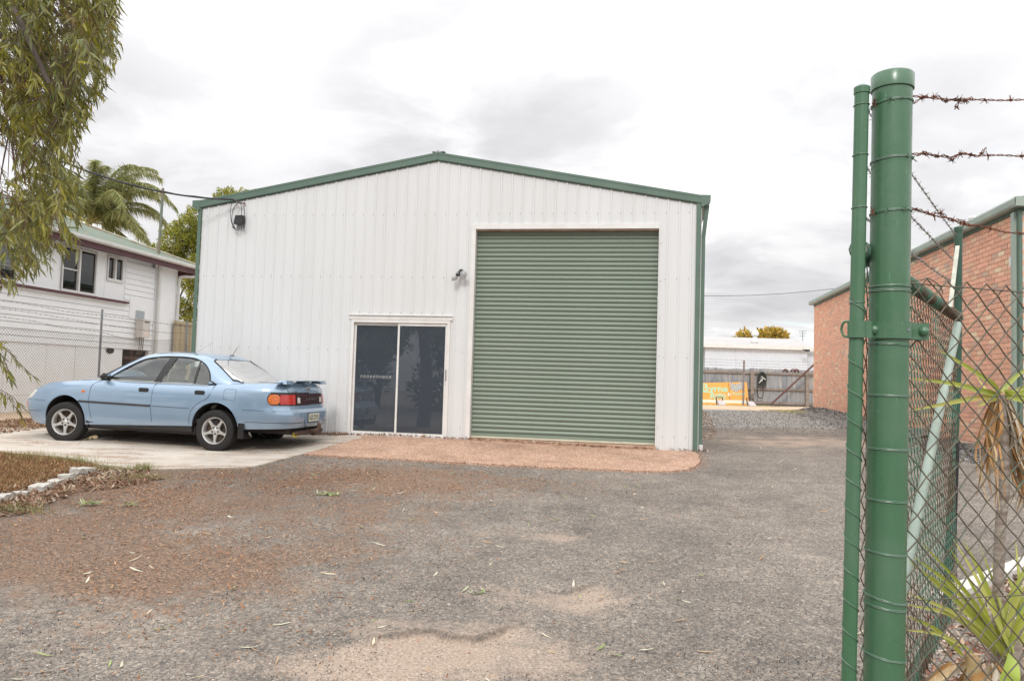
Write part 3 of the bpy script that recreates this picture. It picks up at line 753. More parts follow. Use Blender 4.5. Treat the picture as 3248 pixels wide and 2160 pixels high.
flat(pu1+.0, hc, zfl-.1, zg, 'end_panel', .03)
fg_ = MB(); fg_.pbox(H, hz(1340, 1100)[0], hz(1430, 1100)[0], hz(1340, 1160)[1], hz(1340, 1078)[1], .027, .03); fg_.build('patch_panel', pm('grey_metal_patch', (.38, .42, .43), None, 4, .5), house)
cm = MB(); cm.pbox(H, hc-.04, hc+.0, zfl-.1, zg, .031, .045); cm.build('corner_strip', wb, house)
# ledge
lm = MB(); lm.pbox(H, HL, lu1, led-.03, led+.03, -.02, .12); lm.build('window_ledge', M['maroon'], house)
lm = MB(); lm.pbox(H, HL, lu1-.06, led-.075, led-.032, -.02, .07); lm.build('ledge_moulding', wb, house)
# windows
hglass = glassmat('house_glass', (.62, .62, .62), .05, .02, .07, .08)
curt = pm('grey_curtain', (.22, .21, .22), (.11, .105, .115), 14, .9, stretch=(8, 8, .3))
def window(u0, u1, z0, z1, mull, split):
    f = MB(); t_ = .04
    f.pbox(H, u0, u1, z0, z0+t_, -.08, .03); f.pbox(H, u0, u1, z1-t_, z1, -.08, .03); f.pbox(H, u0, u0+t_, z0+t_, z1-t_, -.08, .03); f.pbox(H, u1-t_, u1, z0+t_, z1-t_, -.08, .03)
    f.pbox(H, mull-.03, mull+.03, z0+t_, z1-t_, -.06, .032)
    if split: f.pbox(H, u0+t_, mull-.03, split-.015, split+.015, -.05, .0)
    w = f.build('window', M['white_trim'], house)
    g = MB(); g.pbox(H, u0+t_, mull-.03, z0+t_, z1-t_, -.035, -.03); subb(g, 'pane', hglass, w)
    g = MB(); g.pbox(H, mull+.03, u1-t_, z0+t_, z1-t_, -.02, -.015); subb(g, 'pane', hglass, w)
    c = MB(); n_ = 60
    P = [[H.p(u0+(u1-u0)*i/n_, zz_, -.070+.018*math.sin(i*1.25)*(.5+.5*math.sin(i*.31))) for zz_ in (z0, z1-.05)] for i in range(n_+1)]
    c.grid(P); subb(c, 'curtain', curt, w)
    s_ = MB(); s_.pbox(H, u0-.01, u1+.01, z0-.03, z0-.002, -.02, .05); subb(s_, 'sill', M['white_trim'], w)
window(*W1, hz(785, 700)[0], hz(700, 671)[1])
window(*W2, hz(1143, 700)[0], None)
window(*W0, (W0[0]+W0[1])/2, None)
# roof: eaves, fascia, gutter
EO = .45
er = H.uz(655, 850, EO)[0]; el = HL-.6
fa = MB(); fa.pbox(H, el, er-.1, zg-.115, zg+.06, EO-.06, EO-.03); fa.build('fascia', M['maroon'], house)
fa = MB(); fa.pbox(H, er-.13, er-.1, zg-.115, zg+.06, -8, EO-.06); fa.build('fascia', M['maroon'], house)
so = MB(); so.pbox(H, el, er-.13, zg-.01, zg+.005, -.1, EO-.06); so.build('eave_lining', M['white_paint'], house)
gu = MB(); gp_ = [(EO-.03, .04), (EO+.06, .04), (EO+.10, .07), (EO+.105, .135), (EO+.09, .14), (EO+.085, .08), (EO-.02, .06)]
gu.grid([[H.p(el, zg+z_, o_) for o_, z_ in gp_], [H.p(er, zg+z_, o_) for o_, z_ in gp_]]); gu.add([H.p(er, zg+z_, o_) for o_, z_ in gp_[:5]], [(0, 1, 2, 3, 4)])
gu.build('gutter', M['white_trim'], house)
# hipped corrugated roof
pitch = math.tan(math.radians(20.5)); RW = 4.6
def roofp(u_, k_): return H.p(u_, zg+.13+k_*pitch, EO-k_)
rm, rn, rb = newmat('painted_iron_roof'); v_ = coords(rn, (1, 1, 1))
rc = ramp(rn, noise(rn, v_, 3, 7, .7), [(.3, (.145, .18, .15)), (.55, (.195, .23, .19)), (.75, (.27, .28, .235))])
rc = mixc(rn, ramp(rn, noise(rn, coords(rn, (1, 1, 1)), 6, 7, .75), [(.56, 0.), (.66, .8)]), rc, (.34, .20, .12))
rn.links.new(rc, rb.inputs['Base Color']); rb.inputs['Roughness'].default_value = .85; rb.inputs['Specular IOR Level'].default_value = .15
mb = MB()
nn = 130; rows_ = []
for i in range(nn*4+1):
    u_ = el+(er-el)*i/(nn*4); kmax = min(RW, er-u_, u_-el)
    hgt = .011*math.sin(i*math.pi/2)
    rows_.append([Vector(roofp(u_, 0))+Vector((0, 0, hgt)), Vector(roofp(u_, max(kmax, .001)))+Vector((0, 0, hgt))])
mb.grid(rows_)
q = lambda u_, k_: roofp(u_, k_)
far = lambda u_, z_: H.p(u_, z_, EO-2*RW)
mb.add([q(er, 0), far(er, zg+.13), q(er-RW, RW)], [(0, 1, 2)]); mb.add([q(el, 0), far(el, zg+.13), q(el+RW, RW)], [(0, 2, 1)])
mb.add([q(er-RW, RW), q(el+RW, RW), far(el, zg+.13), far(er, zg+.13)], [(0, 1, 2, 3)])
ROOF = mb.build('roof', rm, house)
hp = MB(); hp.tube([Vector(q(er-k_, k_))+Vector((0, 0, .02)) for k_ in np.linspace(0, RW, 12)], .05, 6); hp.tube([Vector(q(er-RW, RW))+Vector((0, 0, .02)), Vector(q(el+RW, RW))+Vector((0, 0, .02))], .05, 6)
hp.build('hip_capping', pm('rusty_capping', (.30, .22, .16), (.36, .40, .32), 4, .7), house)
# vent pole
vb = H.uz(503, 800, -.1); mb = MB(); tp = H.uz(517, 598, -.1)
mb.tube([H.p(vb[0], zg+.1, -.1), H.p(tp[0], tp[1], -.1)], .042, 10); mb.build('vent_pole', pm('vent_pole', (.10, .17, .13), (.22, .14, .09), 3, .6, stretch=(1, 1, .4)), house)
# down pipes
def hp3(x, y, off): a = H.uz(x/3.136, 640+y/3.136, off); return H.p(a[0], a[1], off)
mb = MB(); dpu = hz(1755, 900)[0]-.03
mb.tube(spline([H.p(dpu+.55, zg+.05, EO), H.p(dpu+.54, zg-.10, EO), H.p(dpu+.38, zg-.19, .32), H.p(dpu+.06, zg-.24, .16), H.p(dpu, zg-.38, .10), H.p(dpu, zg-1.2, .09), H.p(dpu, .5, .09)], 5), .045, 10); mb.build('downpipe', M['white_trim'], house, True)
mb = MB(); wpu = hz(1562, 700)[0]; mb.tube([H.p(wpu, zg-.02, .10), H.p(wpu, .5, .10)], .05, 10); mb.lathe([(.056, 0), (.056, .08)], 12, Matrix.Translation(Vector(H.p(wpu, zg-.9, .10)))); mb.build('waste_pipe', M['white_trim'], house, True)
# skirting sheets and dark subfloor
sk = [HL, hz(470, 1420)[0]-2.6, hz(470, 1420)[0]-1.3, hz(470, 1420)[0], hz(755, 1440)[0], hz(1222, 1460)[0]]
for a, b in zip(sk[:-1], sk[1:]):
    m_ = MB(); m_.pbox(H, a+.006, b-.006, zbase-.1, zfl-.004, -.03, -.005+R(-.004, .004)); m_.build('skirting_sheet', wb, house)
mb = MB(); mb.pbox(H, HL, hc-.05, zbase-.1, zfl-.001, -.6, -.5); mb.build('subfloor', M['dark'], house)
mb = MB(); mb.pbox(H, hz(1480, 1450)[0], hz(1530, 1450)[0], zbase-.1, zfl, -.1, .0); mb.build('stump', wb, house)
mb = MB(); mb.pbox(H, hz(1690, 1450)[0], hc, zbase-.1, zfl, -.1, .0); mb.build('stump', wb, house)
mb = MB(); mb.pbox(H, hz(1300, 1500)[0], hz(1480, 1500)[0], zfl-.28, zfl-.2, -.3, -.2); mb.pbox(H, hz(1390, 1500)[0]-.03, hz(1390, 1500)[0]+.03, zbase, zfl, -.32, -.25); mb.build('subfloor_frame', pm('old_timber', (.16, .08, .06), (.1, .05, .04), 4, .8), house, False, 'stuff')
vc = hz(1092, 1478); mb = MB(); mb.tube([H.p(vc[0]+.16*math.cos(a_), vc[1]+.085*math.sin(a_), .012) for a_ in np.linspace(0, 6.28, 15)[:-1]], .006, 4, False, True); mb.add([H.p(vc[0]+.16*math.cos(a_), vc[1]+.085*math.sin(a_), .008) for a_ in np.linspace(0, 6.28, 15)[:-1]], [tuple(range(14))]); mb.build('vent_hole', M['dark'], house)
# gas water heater
hz2 = lambda x, y: H.uz(x/3.136, 640+y/3.136, .26)
a0, z0 = hz2(1418, 1350); z1 = hz2(1418, 1165)[1]
t = thing('gas_water_heater', 'pale box-shaped gas water heater on the house wall above the car roof', 'water heater', H.p(a0, z0, .12))
mb = MB(); mb.pbox(H, a0-.02, a0+.33, z0, z1, .03, .26); mb.build('casing', pm('heater_casing', (.62, .58, .53), (.55, .50, .46), 3, .4), t)
mb = MB(); mb.pbox(H, a0+.06, a0+.27, z1-.10, z1-.07, .26, .263); mb.build('flue_slot', M['black'], t)
mb = MB(); mb.pbox(H, a0+.03, a0+.26, z0+.05, z0+.16, .26, .262); mb.build('label_plate', pm('label_plate', (.75, .72, .7), (.75, .45, .35), 60, .5, stretch=(1, 1, 3)), t)
for du in (.05, .14, .22):
    mb = MB(); mb.tube([H.p(a0+du, z0, .14), H.p(a0+du, z0-.35, .13), H.p(a0+du-.02, z0-.5, .06)], .012, 6); mb.build('pipe', pm('copper_pipe', (.14, .09, .07), (.08, .06, .05), 8, .6), t)

# ------------------------------------------------------------------ chain-link and barbed wire helpers
def chainlink(pl, u0, u1, z0f, z1f, a=.0354, r=.0017, n=3, jag=0.0, hook=False):
    """woven zig-zag wires between z0f(u) and z1f(u); returns V, F (quads)"""
    segs_p, segs_q = [], []
    k = 0; nw = int((u1-u0)/a)
    for k in range(nw):
        ua = u0+k*a; zt_ = z1f(ua); zb_ = z0f(ua); m_ = int((zt_-zb_)/a)
        pts = []
        for j in range(m_+1):
            uu = ua+(a if (j+k) % 2 else 0); off = r*(1.2 if (j % 2) else -1.2)
            pts.append(pl.p(uu+(R(-jag, jag) if jag else 0), zt_-j*a+(R(-jag, jag) if jag else 0), off))
        if hook and k % 2 == 0: pts = [pl.p(ua+a*.55, zt_-a*.45, 0)]+pts
        segs_p += pts[:-1]; segs_q += pts[1:]
    P = np.array(segs_p); Q = np.array(segs_q); D = Q-P; L = np.linalg.norm(D, axis=1, keepdims=True); D = D/L
    P = P-D*r*.6; Q = Q+D*r*.6
    A_ = np.cross(D, np.array([[pl.n[0], pl.n[1], 0]])); A_ /= np.linalg.norm(A_, axis=1, keepdims=True); B_ = np.cross(D, A_)
    V = []
    for E_ in (P, Q):
        for i in range(n):
            c, s = math.cos(2*math.pi*i/n), math.sin(2*math.pi*i/n); V.append(E_+A_*c*r+B_*s*r)
    V = np.stack(V, 1).reshape(-1, 3); b = (np.arange(len(P))*2*n)[:, None, None]
    f = np.array([[i, (i+1) % n, n+(i+1) % n, n+i] for i in range(n)])[None]
    return V, (b+f).reshape(-1, 4)
def barbed(name, P, mat, parent, r=.0016, step=.11, tw=.004, barb=.016, smooth=6, ns=5, pitch=.03):
    """two twisted strands with four-point barbs"""
    S_ = spline(P, smooth) if len(P) > 2 else [Vector(P[0]).lerp(Vector(P[1]), i/40) for i in range(41)]
    L = [0]
    for a, b in zip(S_[:-1], S_[1:]): L.append(L[-1]+(b-a).length)
    T = L[-1]; K = max(8, int(T/(pitch/5)))
    La = np.array(L); Sa = np.array([tuple(p) for p in S_])
    q = np.linspace(0, T, K); C = np.stack([np.interp(q, La, Sa[:, i]) for i in range(3)], 1)
    d = np.gradient(C, axis=0); d /= np.linalg.norm(d, axis=1, keepdims=True)+1e-9
    x = np.cross(d, [0, 0, 1.]); x /= np.linalg.norm(x, axis=1, keepdims=True)+1e-9; y = np.cross(x, d)
    m_ = MB()
    for ph in (0, math.pi):
        an = q/pitch*math.pi+ph
        m_.tube(C+(x*np.cos(an)[:, None]+y*np.sin(an)[:, None])*tw*.5, r, ns, False)
    s_ = step*R(.2, .9)
    while s_ < T:
        i = int(s_/T*(K-1)); c = Vector(C[i]); dd = Vector(d[i]); xx = Vector(x[i]); yy = Vector(y[i])
        m_.tube([c-dd*.004+(xx*math.cos(t_)+yy*math.sin(t_))*tw*.9+dd*t_*.0012 for t_ in np.linspace(0, 6.28, 7)], r*1.1, ns, False)
        for k in range(4):
            an = R(0, 6.28); v1 = (xx*math.cos(an)+yy*math.sin(an)+dd*R(-.5, .5))*barb
            m_.tube([c, c+v1], [r, r*.4], 4, False)
        s_ += step*R(.85, 1.15)
    return m_.build(name, mat, parent, False)

# ------------------------------------------------------------------ boundary fence on the left
FL = Plane((-9.1, 16.8), math.atan2(1, .150))
uA = FL.uz(324, 1060)[0]; uB = FL.uz(594, 1080)[0]; zpt = FL.uz(324.6, 986)[1]; zmt = FL.uz(316, 1062)[1]
t = thing('chain_link_fence', 'chain-link boundary fence with barbed wire strands between the car and the white house', 'fence', FL.p(0, .4))
gzl = lambda u_: g1(*FL.p(u_, 0)[:2])+.02
V, F_ = chainlink(FL, -9.0, uB+3.2, gzl, lambda u_: zmt, .0354, .0021, 3, .003, True)
npmesh('wire_mesh', V, F_, M['wire'], None, False, t)
for u_ in (uA-9.0, uA-6.0, uA-3.0, uA, uB, uB+3.0):
    mb = MB(); mb.tube([FL.p(u_, gzl(u_)-.2, -.03), FL.p(u_, zpt, -.03)], .024, 10); mb.lathe([(.028, 0), (.028, .03), (0, .045)], 10, Matrix.Translation(Vector(FL.p(u_, zpt, -.03)))); mb.build('post', M['galv'], t, True)
sag = [((-9, zmt+.50), (-4, zmt+.46), (-2.2, zmt+.47), (-1.0, zmt+.42), (uA, zpt-.10), (uB-.5, zpt-.11), (uB, zpt-.10), (uB+3, zpt-.1)),
       ((-9, zmt+.35), (-3, zmt+.33), (-1.5, zmt+.30), (uA, zpt-.30), (uB-1, zpt-.33), (uB, zpt-.29), (uB+3, zpt-.3)),
       ((-9, zmt+.18), (-2.6, zmt+.17), (-1.2, zmt+.08), (uA, zpt-.47), (uA+1.2, zpt-.58), (uB, zpt-.48), (uB+.7, zpt-.58), (uB+3, zpt-.5))]
for L in sag: barbed('barbed_wire', [FL.p(a, b, -.055) for a, b in L], M['rustwire'], t, .0022, .15, .005, .022, 5, 3, .06)
for zz_ in (zmt-.07, .9): 
    mb = MB(); mb.tube([FL.p(a, zz_+.015*math.sin(a*1.7), .004) for a in np.linspace(-9, uB+3, 30)], .002, 3); mb.build('line_wire', M['rustwire'], t)

# tan steel fence behind the house
TF = Plane((-10.55, 23.7), math.atan2(1, .16))
u0_, z0_ = TF.uz(556, 1017); u1_, z1_ = TF.uz(628, 1027)
t = thing('tan_steel_fence', 'tan steel panel fence between the white house and the shed corner', 'fence', TF.p(1, .5))
mt = pm('tan_steel', (.42, .34, .21), (.37, .30, .19), 2, .5)
u_ = -.1
while u_ < 6.2:
    m_ = MB(); P = []
    for i, (a, h_) in enumerate([(0, 0), (.05, .0), (.09, .035), (.19, .035), (.23, 0), (.33, 0), (.37, .035), (.47, .035), (.51, .0), (.60, .0), (.64, .035), (.74, .035), (.78, 0)]): P.append([TF.p(u_+a, .35, h_), TF.p(u_+a, z0_-.08, h_)])
    m_.grid(P); m_.build('panel', mt, t); u_ += .783
mb = MB(); mb.pbox(TF, -.1, 6.3, z0_-.10, z0_, -.01, .055); mb.build('top_rail', mt, t)

# ------------------------------------------------------------------ brick building on the right
BA = math.atan2(-.984, -.179)
BR = Plane((10.6, 26.0), BA)
uc, _ = BR.uz(3236, 900)
c0, ztf = BR.uz(2582, 973); _, ztn = BR.uz(3218, 690)
ztop_b = ztf+.0
bb = thing('brick_building', 'long red brick building with green gutters on the right behind the gate', 'building', BR.p(6, .5, -4))
BU0, BU1 = c0, uc+.05
mb = MB(); mb.pbox(BR, BU0+.004, BU1-.004, .1, ztop_b+.1, -9, -.012); mb.build('wall', M['mortar'], bb)
bcols = [(0.877, 0.463, 0.316), (0.9, 0.501, 0.339), (0.835, 0.437, 0.297), (0.9, 0.551, 0.372), (0.77, 0.433, 0.314), (0.694, 0.449, 0.335), (0.9, 0.631, 0.421), (0.635, 0.465, 0.348), (0.9, 0.483, 0.324), (0.741, 0.416, 0.303), (0.9, 0.712, 0.484), (0.829, 0.478, 0.34)]
bmats = [pm('brick_%s' % w, c, tuple(x*.86 for x in c), 30, .85, var=.12, bmp=.3, bscale=90) for w, c in zip('red salmon rust peach plum mauve cream grey coral umber pale rose'.split(), bcols)]
CH, BL, BH = .086, .24, .073
for m_ in bmats: pass
def brickbox(l):
    m_ = MB(); m_.hexa([(0, 0, 0), (l, 0, 0), (l, .10, 0), (0, .10, 0), (0, 0, BH), (l, 0, BH), (l, .10, BH), (0, .10, BH)]); return m_
bmesh_full = [brickbox(.227).mesh('brick', m_) for m_ in bmats]
ncr = int((ztop_b-.35)/CH)+1
items = []
zb0 = ztop_b-ncr*CH
wgt = [6, 6, 5, 3, 3, 1.4, 1.0, .8, 6, 2, .6, 3]
for r_ in range(ncr):
    z_ = zb0+r_*CH+.005; u_ = BU0+(-.12 if r_ % 2 else 0)
    while u_ < BU1-.02:
        a = max(u_, BU0)+.0065; b = min(u_+BL, BU1)-.0065
        if b-a > .03: items.append((a, b, z_, random.choices(range(12), wgt)[0]))
        u_ += BL
def score(it):
    P = np.array(BR.p((it[0]+it[1])/2, it[2]+.04)); Y = P[1]; s = (it[1]-it[0])/Y
    px = 1624+2400*P[0]/Y
    vis = 1.0 if (2904 < px < 3205 and it[2] > g1(P[0], P[1])+.02) else .01
    return s*vis
items.sort(key=score, reverse=True)
XA = Matrix(((BR.d[0], -BR.n[0], 0, 0), (BR.d[1], -BR.n[1], 0, 0), (0, 0, 1, 0), (0, 0, 0, 1)))
nb = 0; stuffb = MB(); rest = []
for it in items:
    if nb < 290 and abs(it[1]-it[0]-.227) < .004:
        o = bpy.data.objects.new('brick', bmesh_full[it[3]]); COL.objects.link(o); attach(o, bb)
        P = BR.p(it[0], it[2], R(-.001, .003)); o.matrix_basis = Matrix.Translation(Vector(P)) @ XA; nb += 1
    else: rest.append(it)
for it in rest:
    stuffb.mi = it[3]; stuffb.pbox(BR, it[0], it[1], it[2], it[2]+BH, -.09, R(-.002, .002))
# front face beyond the corner
BF = Plane(BR.p(BU1, 0)[:2], BA+math.pi/2)
fu = 1 if (BF.d@np.array([1, 0])) > 0 else -1
for r_ in range(ncr):
    z_ = zb0+r_*CH+.005
    for k in range(6):
        a = k*BL+(.12 if r_ % 2 else 0)+.005; b = a+.23
        stuffb.mi = random.choices(range(12), wgt)[0]; stuffb.pbox(BF, a if fu > 0 else -b, b if fu > 0 else -a, z_, z_+BH, -.09, 0)
stuffb.build('bricks', bmats, bb, False, 'stuff')
mb = MB(); mb.pbox(BR, BU0, BU1+.0, ztop_b, ztop_b+.14, -.05, .02); mb.build('fascia', M['green_trim'], bb)
pale_green = pm('pale_green_gutter', (.33, .39, .33), (.28, .34, .29), 2, .45)
mb = MB(); gpf = [(.02, .06), (.14, .055), (.16, .085), (.165, .17), (.15, .20), (.02, .21), (-.9, .30)]
mb.grid([[BR.p(BU0-.12, ztop_b+z_, o_) for o_, z_ in gpf], [BR.p(BU1+.16, ztop_b+z_, o_) for o_, z_ in gpf]])
mb.add([BR.p(BU0-.12, ztop_b+z_, o_) for o_, z_ in gpf[:6]], [(0, 1, 2, 3, 4, 5)]); mb.build('gutter', pale_green, bb)
mb = MB(); mb.hexa([BR.p(BU0-.1, ztop_b+.2, .02), BR.p(BU1+.14, ztop_b+.2, .02), BR.p(BU1+.14, ztop_b+.5, -9), BR.p(BU0-.1, ztop_b+.5, -9), BR.p(BU0-.1, ztop_b+.22, .02), BR.p(BU1+.14, ztop_b+.22, .02), BR.p(BU1+.14, ztop_b+.52, -9), BR.p(BU0-.1, ztop_b+.52, -9)])
mb.build('roof', M['galv'], bb)
mb = MB(); mb.pbox(BF, (-.15 if fu > 0 else -3), (3 if fu > 0 else .15), ztop_b+.055, ztop_b+.205, .02, .16); mb.build('gutter', pale_green, bb)
# down pipe / corner column
mb = MB(); mb.pbox(BR, BU1-.16, BU1-.05, .3, ztop_b+.0, .004, .09); mb.build('downpipe', pale_green, bb)
mb = MB(); mb.pbox(BR, BU1-.048, BU1+.04, .3, ztop_b+.0, .004, .05); mb.build('corner_cover', M['green_trim'], bb)
mb = MB(); k_ = BR.uz(3222, 835); mb.pbox(BR, BU1-.24, BU1-.17, k_[1]-.06, k_[1]+.1, .0, .08); mb.build('meter_box', M['white_trim'], bb)
for (px, py, h_, r_) in ((3086, 700, .28, .09), (2951, 770, .30, .025)):
    c = BR.uz(px, py, -.5); P = Vector(BR.p(c[0], 0, -.5)); P.z = ztop_b+.2
    mb = MB(); zt2 = c[1]+.10
    mb.lathe([(r_*.8, 0), (r_*.8, zt2-P.z-r_), (r_, zt2-P.z-r_*.6), (r_*.7, zt2-P.z-r_*.1), (0, zt2-P.z)], 14, Matrix.Translation(P)); mb.build('roof_vent', M['white_trim'], bb, True)
# steel bike rail leaning on the brick wall
t = thing('steel_hoop', 'bent galvanised steel hoop lying at the foot of the brick wall behind the gate', 'hoop', ground_at(3060, 1425))
o_ = .25
def bp(px, py): a = BR.uz(px, py, o_); return Vector(BR.p(a[0], a[1], o_))
mb = MB(); mb.tube(spline([bp(3036, 1404), bp(3070, 1407), bp(3108, 1412), bp(3116, 1420), bp(3106, 1425), bp(3075, 1421), bp(3046, 1420)], 6), .016, 8); mb.build('rail', M['galv'], t, True)

# ------------------------------------------------------------------ rear yard: fence, sign, warehouse
FF = Plane((4.0, 37.0), .03)
def fz_(x, y): return FF.uz(2150+x/5.227, 1100+y/5.227)
ft = fz_(600, 345)[1]
t = thing('corrugated_iron_fence', 'rusty grey corrugated iron fence on timber posts across the rear yard', 'fence', FF.p(6, .6))
im, inn, ib = newmat('weathered_iron'); v_ = coords(inn, (9, 9, .7))
ic = ramp(inn, noise(inn, v_, 1.2, 6, .75), [(.3, (.17, .19, .24)), (.5, (.33, .34, .36)), (.66, (.52, .49, .43)), (.8, (.36, .24, .17))])
inn.links.new(ic, ib.inputs['Base Color']); ib.inputs['Roughness'].default_value = .6; ib.inputs['Metallic'].default_value = .2
uf = 0.5
while uf < 17:
    m_ = MB(); P = []; dz_ = R(-.03, .03)
    for i in range(45):
        a = i/44*.82; P.append([FF.p(uf+a, .45, .012*math.sin(a/.076*2*math.pi)), FF.p(uf+a, ft+dz_+.012*math.sin(a*9), .012*math.sin(a/.076*2*math.pi))])
    m_.grid(P); m_.build('iron_sheet', im, t); uf += .80
tim = pm('grey_timber', (.30, .255, .225), (.20, .165, .14), 3, .9, stretch=(1, 1, 5))
for y in (430, 692, 922):
    z_ = fz_(1600, y+10)[1]; m_ = MB(); m_.pbox(FF, .5, 17, z_-.05, z_+.05, .02, .09); m_.build('rail', tim, t)
for x, w in ((1215, .17), (2125, .15)):
    u_, z_ = fz_(x, 390); m_ = MB(); m_.pbox(FF, u_-w/2, u_+w/2, .3, z_, .095, .2); m_.build('post', tim, t)
for i, (x, y0) in enumerate(((1233, 225), (2143, 240))):
    u_, z_ = fz_(x, y0); m_ = MB(); m_.beam(FF.p(u_, ft-.5, -.03), FF.p(u_, z_, -.03), .05, .05); m_.build('star_post', M['galv'], t)
for y in (222, 268, 312):
    z_ = fz_(1000, y)[1]; barbed('barbed_wire', [FF.p(a, z_+.01*math.sin(a*2), -.05) for a in np.linspace(.5, 17, 9)], M['rustwire'], t, .0035, .25, .006, .03, 4, 3, .12)
for x in (1785, 1910, 1965):
    u_, z_ = fz_(x, 385); m_ = MB(); m_.tube(spline([FF.p(u_-.12, z_-.08, .0), FF.p(u_-.06, z_+.03, .05), FF.p(u_+.05, z_+.0, .08), FF.p(u_+.10, z_-.1, .03)], 4), .03, 6); m_.build('torn_edge', M['rust'], t)
u_, z_ = fz_(1100, 225); t2 = thing('steel_post', 'dark steel post standing in front of the orange sign', 'post', FF.p(u_, .6, .9))
u_, z_ = FF.uz(2150+1098/5.227, 1100+228/5.227, .9); u2 = FF.uz(2150+1086/5.227, 1100+940/5.227, .9)[0]
mb = MB(); mb.beam(FF.p(u2, .5, .9), FF.p(u_, z_, .9), .085, .06); mb.build('shaft', pm('old_steel_post', (.25, .23, .24), (.17, .12, .11), 4, .7), t2)
a, b = FF.uz(2580, 1158, .6), FF.uz(2447, 1281, .6)
mb = MB(); d_ = Vector(FF.p(a[0], a[1], .6))-Vector(FF.p(b[0], b[1], .6))
mb.tube([FF.p(b[0], b[1], .6), Vector(FF.p(a[0], a[1], .6))+d_*.35], .05, 8); o = mb.build('rusty_pole', pm('rust_pole', (.13, .06, .05), (.09, .045, .04), 4, .8), None, True); setp(o, 'long rusty brown pole leaning diagonally against the rear iron fence', 'pole')
# sign
def sz(x, y, off=.45): a = FF.uz(2220+x/11.79, 1190+y/11.79, off); return a
LEAN = .45
t = thing('painted_sign', 'large orange painted board with turquoise lettering leaning on the rear iron fence', 'sign', FF.p(2, .6, .4))
tl, tr_, br_, bl_ = sz(40, 255), sz(1775, 200), sz(1790, 1080), sz(15, 1025)
z0s, z1s = .50, (tl[1]+tr_[1])/2; us0, us1 = min(tl[0], bl_[0])-1.2, (tr_[0]+br_[0])/2
def sp3(u_, z_, off=0):
    k = (z_-z0s)/(z1s-z0s); tz = z_+(u_-us1)*(-.0)
    return FF.p(u_, tz, .62-.32*k+off)
mb = MB(); mb.hexa([sp3(us0, z0s, .02), sp3(us1+.02, z0s, .02), sp3(us1+.02, z0s, 0), sp3(us0, z0s, 0), sp3(us0, z1s-.16, .02), sp3(us1, z1s, .02), sp3(us1, z1s, 0), sp3(us0, z1s-.16, 0)])
mb.build('board', pm('orange_board', (.72, .36, .07), (.66, .31, .06), 3, .6), t)
turq = pm('turquoise_paint', (.30, .58, .45), (.42, .60, .36), 8, .6); wht = pm('white_paint_letters', (.78, .78, .72), None, 8, .6); blk = pm('black_paint', (.02, .02, .02), None, 8, .6); redp = pm('red_paint', (.6, .12, .05), None, 8, .6); turq2 = pm('turquoise_edge', (.25, .50, .46), None, 8, .6)
def text_geo(body, size=1.0, align='LEFT', bold=0):
    cu = bpy.data.curves.new('lettering', 'FONT'); cu.body = body; cu.size = size; cu.align_x = align; cu.offset = bold; cu.resolution_u = 3
    o = bpy.data.objects.new('lettering', cu); COL.objects.link(o)
    dg = bpy.context.evaluated_depsgraph_get(); dg.update(); me = bpy.data.meshes.new_from_object(o.evaluated_get(dg))
    v = [tuple(q.co) for q in me.vertices]; f = [tuple(p.vertices) for p in me.polygons]
    bpy.data.objects.remove(o); bpy.data.curves.remove(cu); bpy.data.meshes.remove(me); return v, f
def sign_text(body, x0, x1, ybase, ytop, mat, bold=.0, off=.026):
    v, f = text_geo(body, 1, 'LEFT', bold)
    ax = [q[0] for q in v]; ay = [q[1] for q in v]; w = max(ax)-min(ax); cap = .72
    u0q, zb_ = sz(x0, ybase); u1q, _ = sz(x1, ybase); _, zt_ = sz(x0, ytop)
    vv = [sp3(u0q+(q[0]-min(ax))/w*(u1q-u0q), zb_+q[1]/cap*(zt_-zb_), off) for q in v]
    m_ = MB(); m_.add(vv, f); return m_.build('lettering', mat, t)
sign_text('B', 70, 330, 600, 300, turq, .012); sign_text('yrne', 340, 1040, 590, 370, turq, .03)
sign_text('A', 350, 560, 870, 590, turq, .03); sign_text('uto', 560, 950, 860, 600, turq, .03)
sign_text('&', 1025, 1150, 760, 640, wht, .02); sign_text('Tuning', 1180, 1690, 735, 620, turq, .02)
def sbar(x0, x1, y0, y1, mat, off=.023, name='stripe'):
    a, zt_ = sz(x0, y0); b, _ = sz(x1, y0); _, zb_ = sz(x0, y1)
    m_ = MB(); m_.hexa([sp3(a, zb_, off+.002), sp3(b, zb_, off+.002), sp3(b, zb_, off-.003), sp3(a, zb_, off-.003), sp3(a, zt_, off+.002), sp3(b, zt_, off+.002), sp3(b, zt_, off-.003), sp3(a, zt_, off-.003)]); return m_.build(name, mat, t)
sbar(75, 390, 600, 635, turq)
sbar(10, 1735, 905, 1010, pm('pale_band', (.60, .70, .52), (.70, .66, .45), 5, .6), .0215, 'band')
sign_text('PH. 4661786', 40, 600, 1000, 915, wht, .03, .03); sign_text('MOBILE', 790, 1190, 1000, 915, wht, .03, .03); sign_text('015 769529', 1225, 1725, 1000, 915, wht, .03, .03)
sbar(1092, 1104, 300, 900, blk, .024, 'flag_pole')
fl = [MB(), MB()]
for i in range(14):
    for j in range(8):
        def fp(i_, j_):
            x = 1150+i_*36; wv = 45*math.sin((i_-1.5)/14*2*math.pi*.95)+ (18 if i_ > 5 else -12); y = 290+j_*34+wv
            a, b = sz(x-j_*1.5, y); return sp3(a, b, .029)
        fl[(i+j) % 2].add([fp(i, j+1), fp(i+1, j+1), fp(i+1, j), fp(i, j)], [(0, 1, 2, 3)])
fl[0].build('flag_white_squares', wht, t); fl[1].build('flag_black_squares', blk, t)
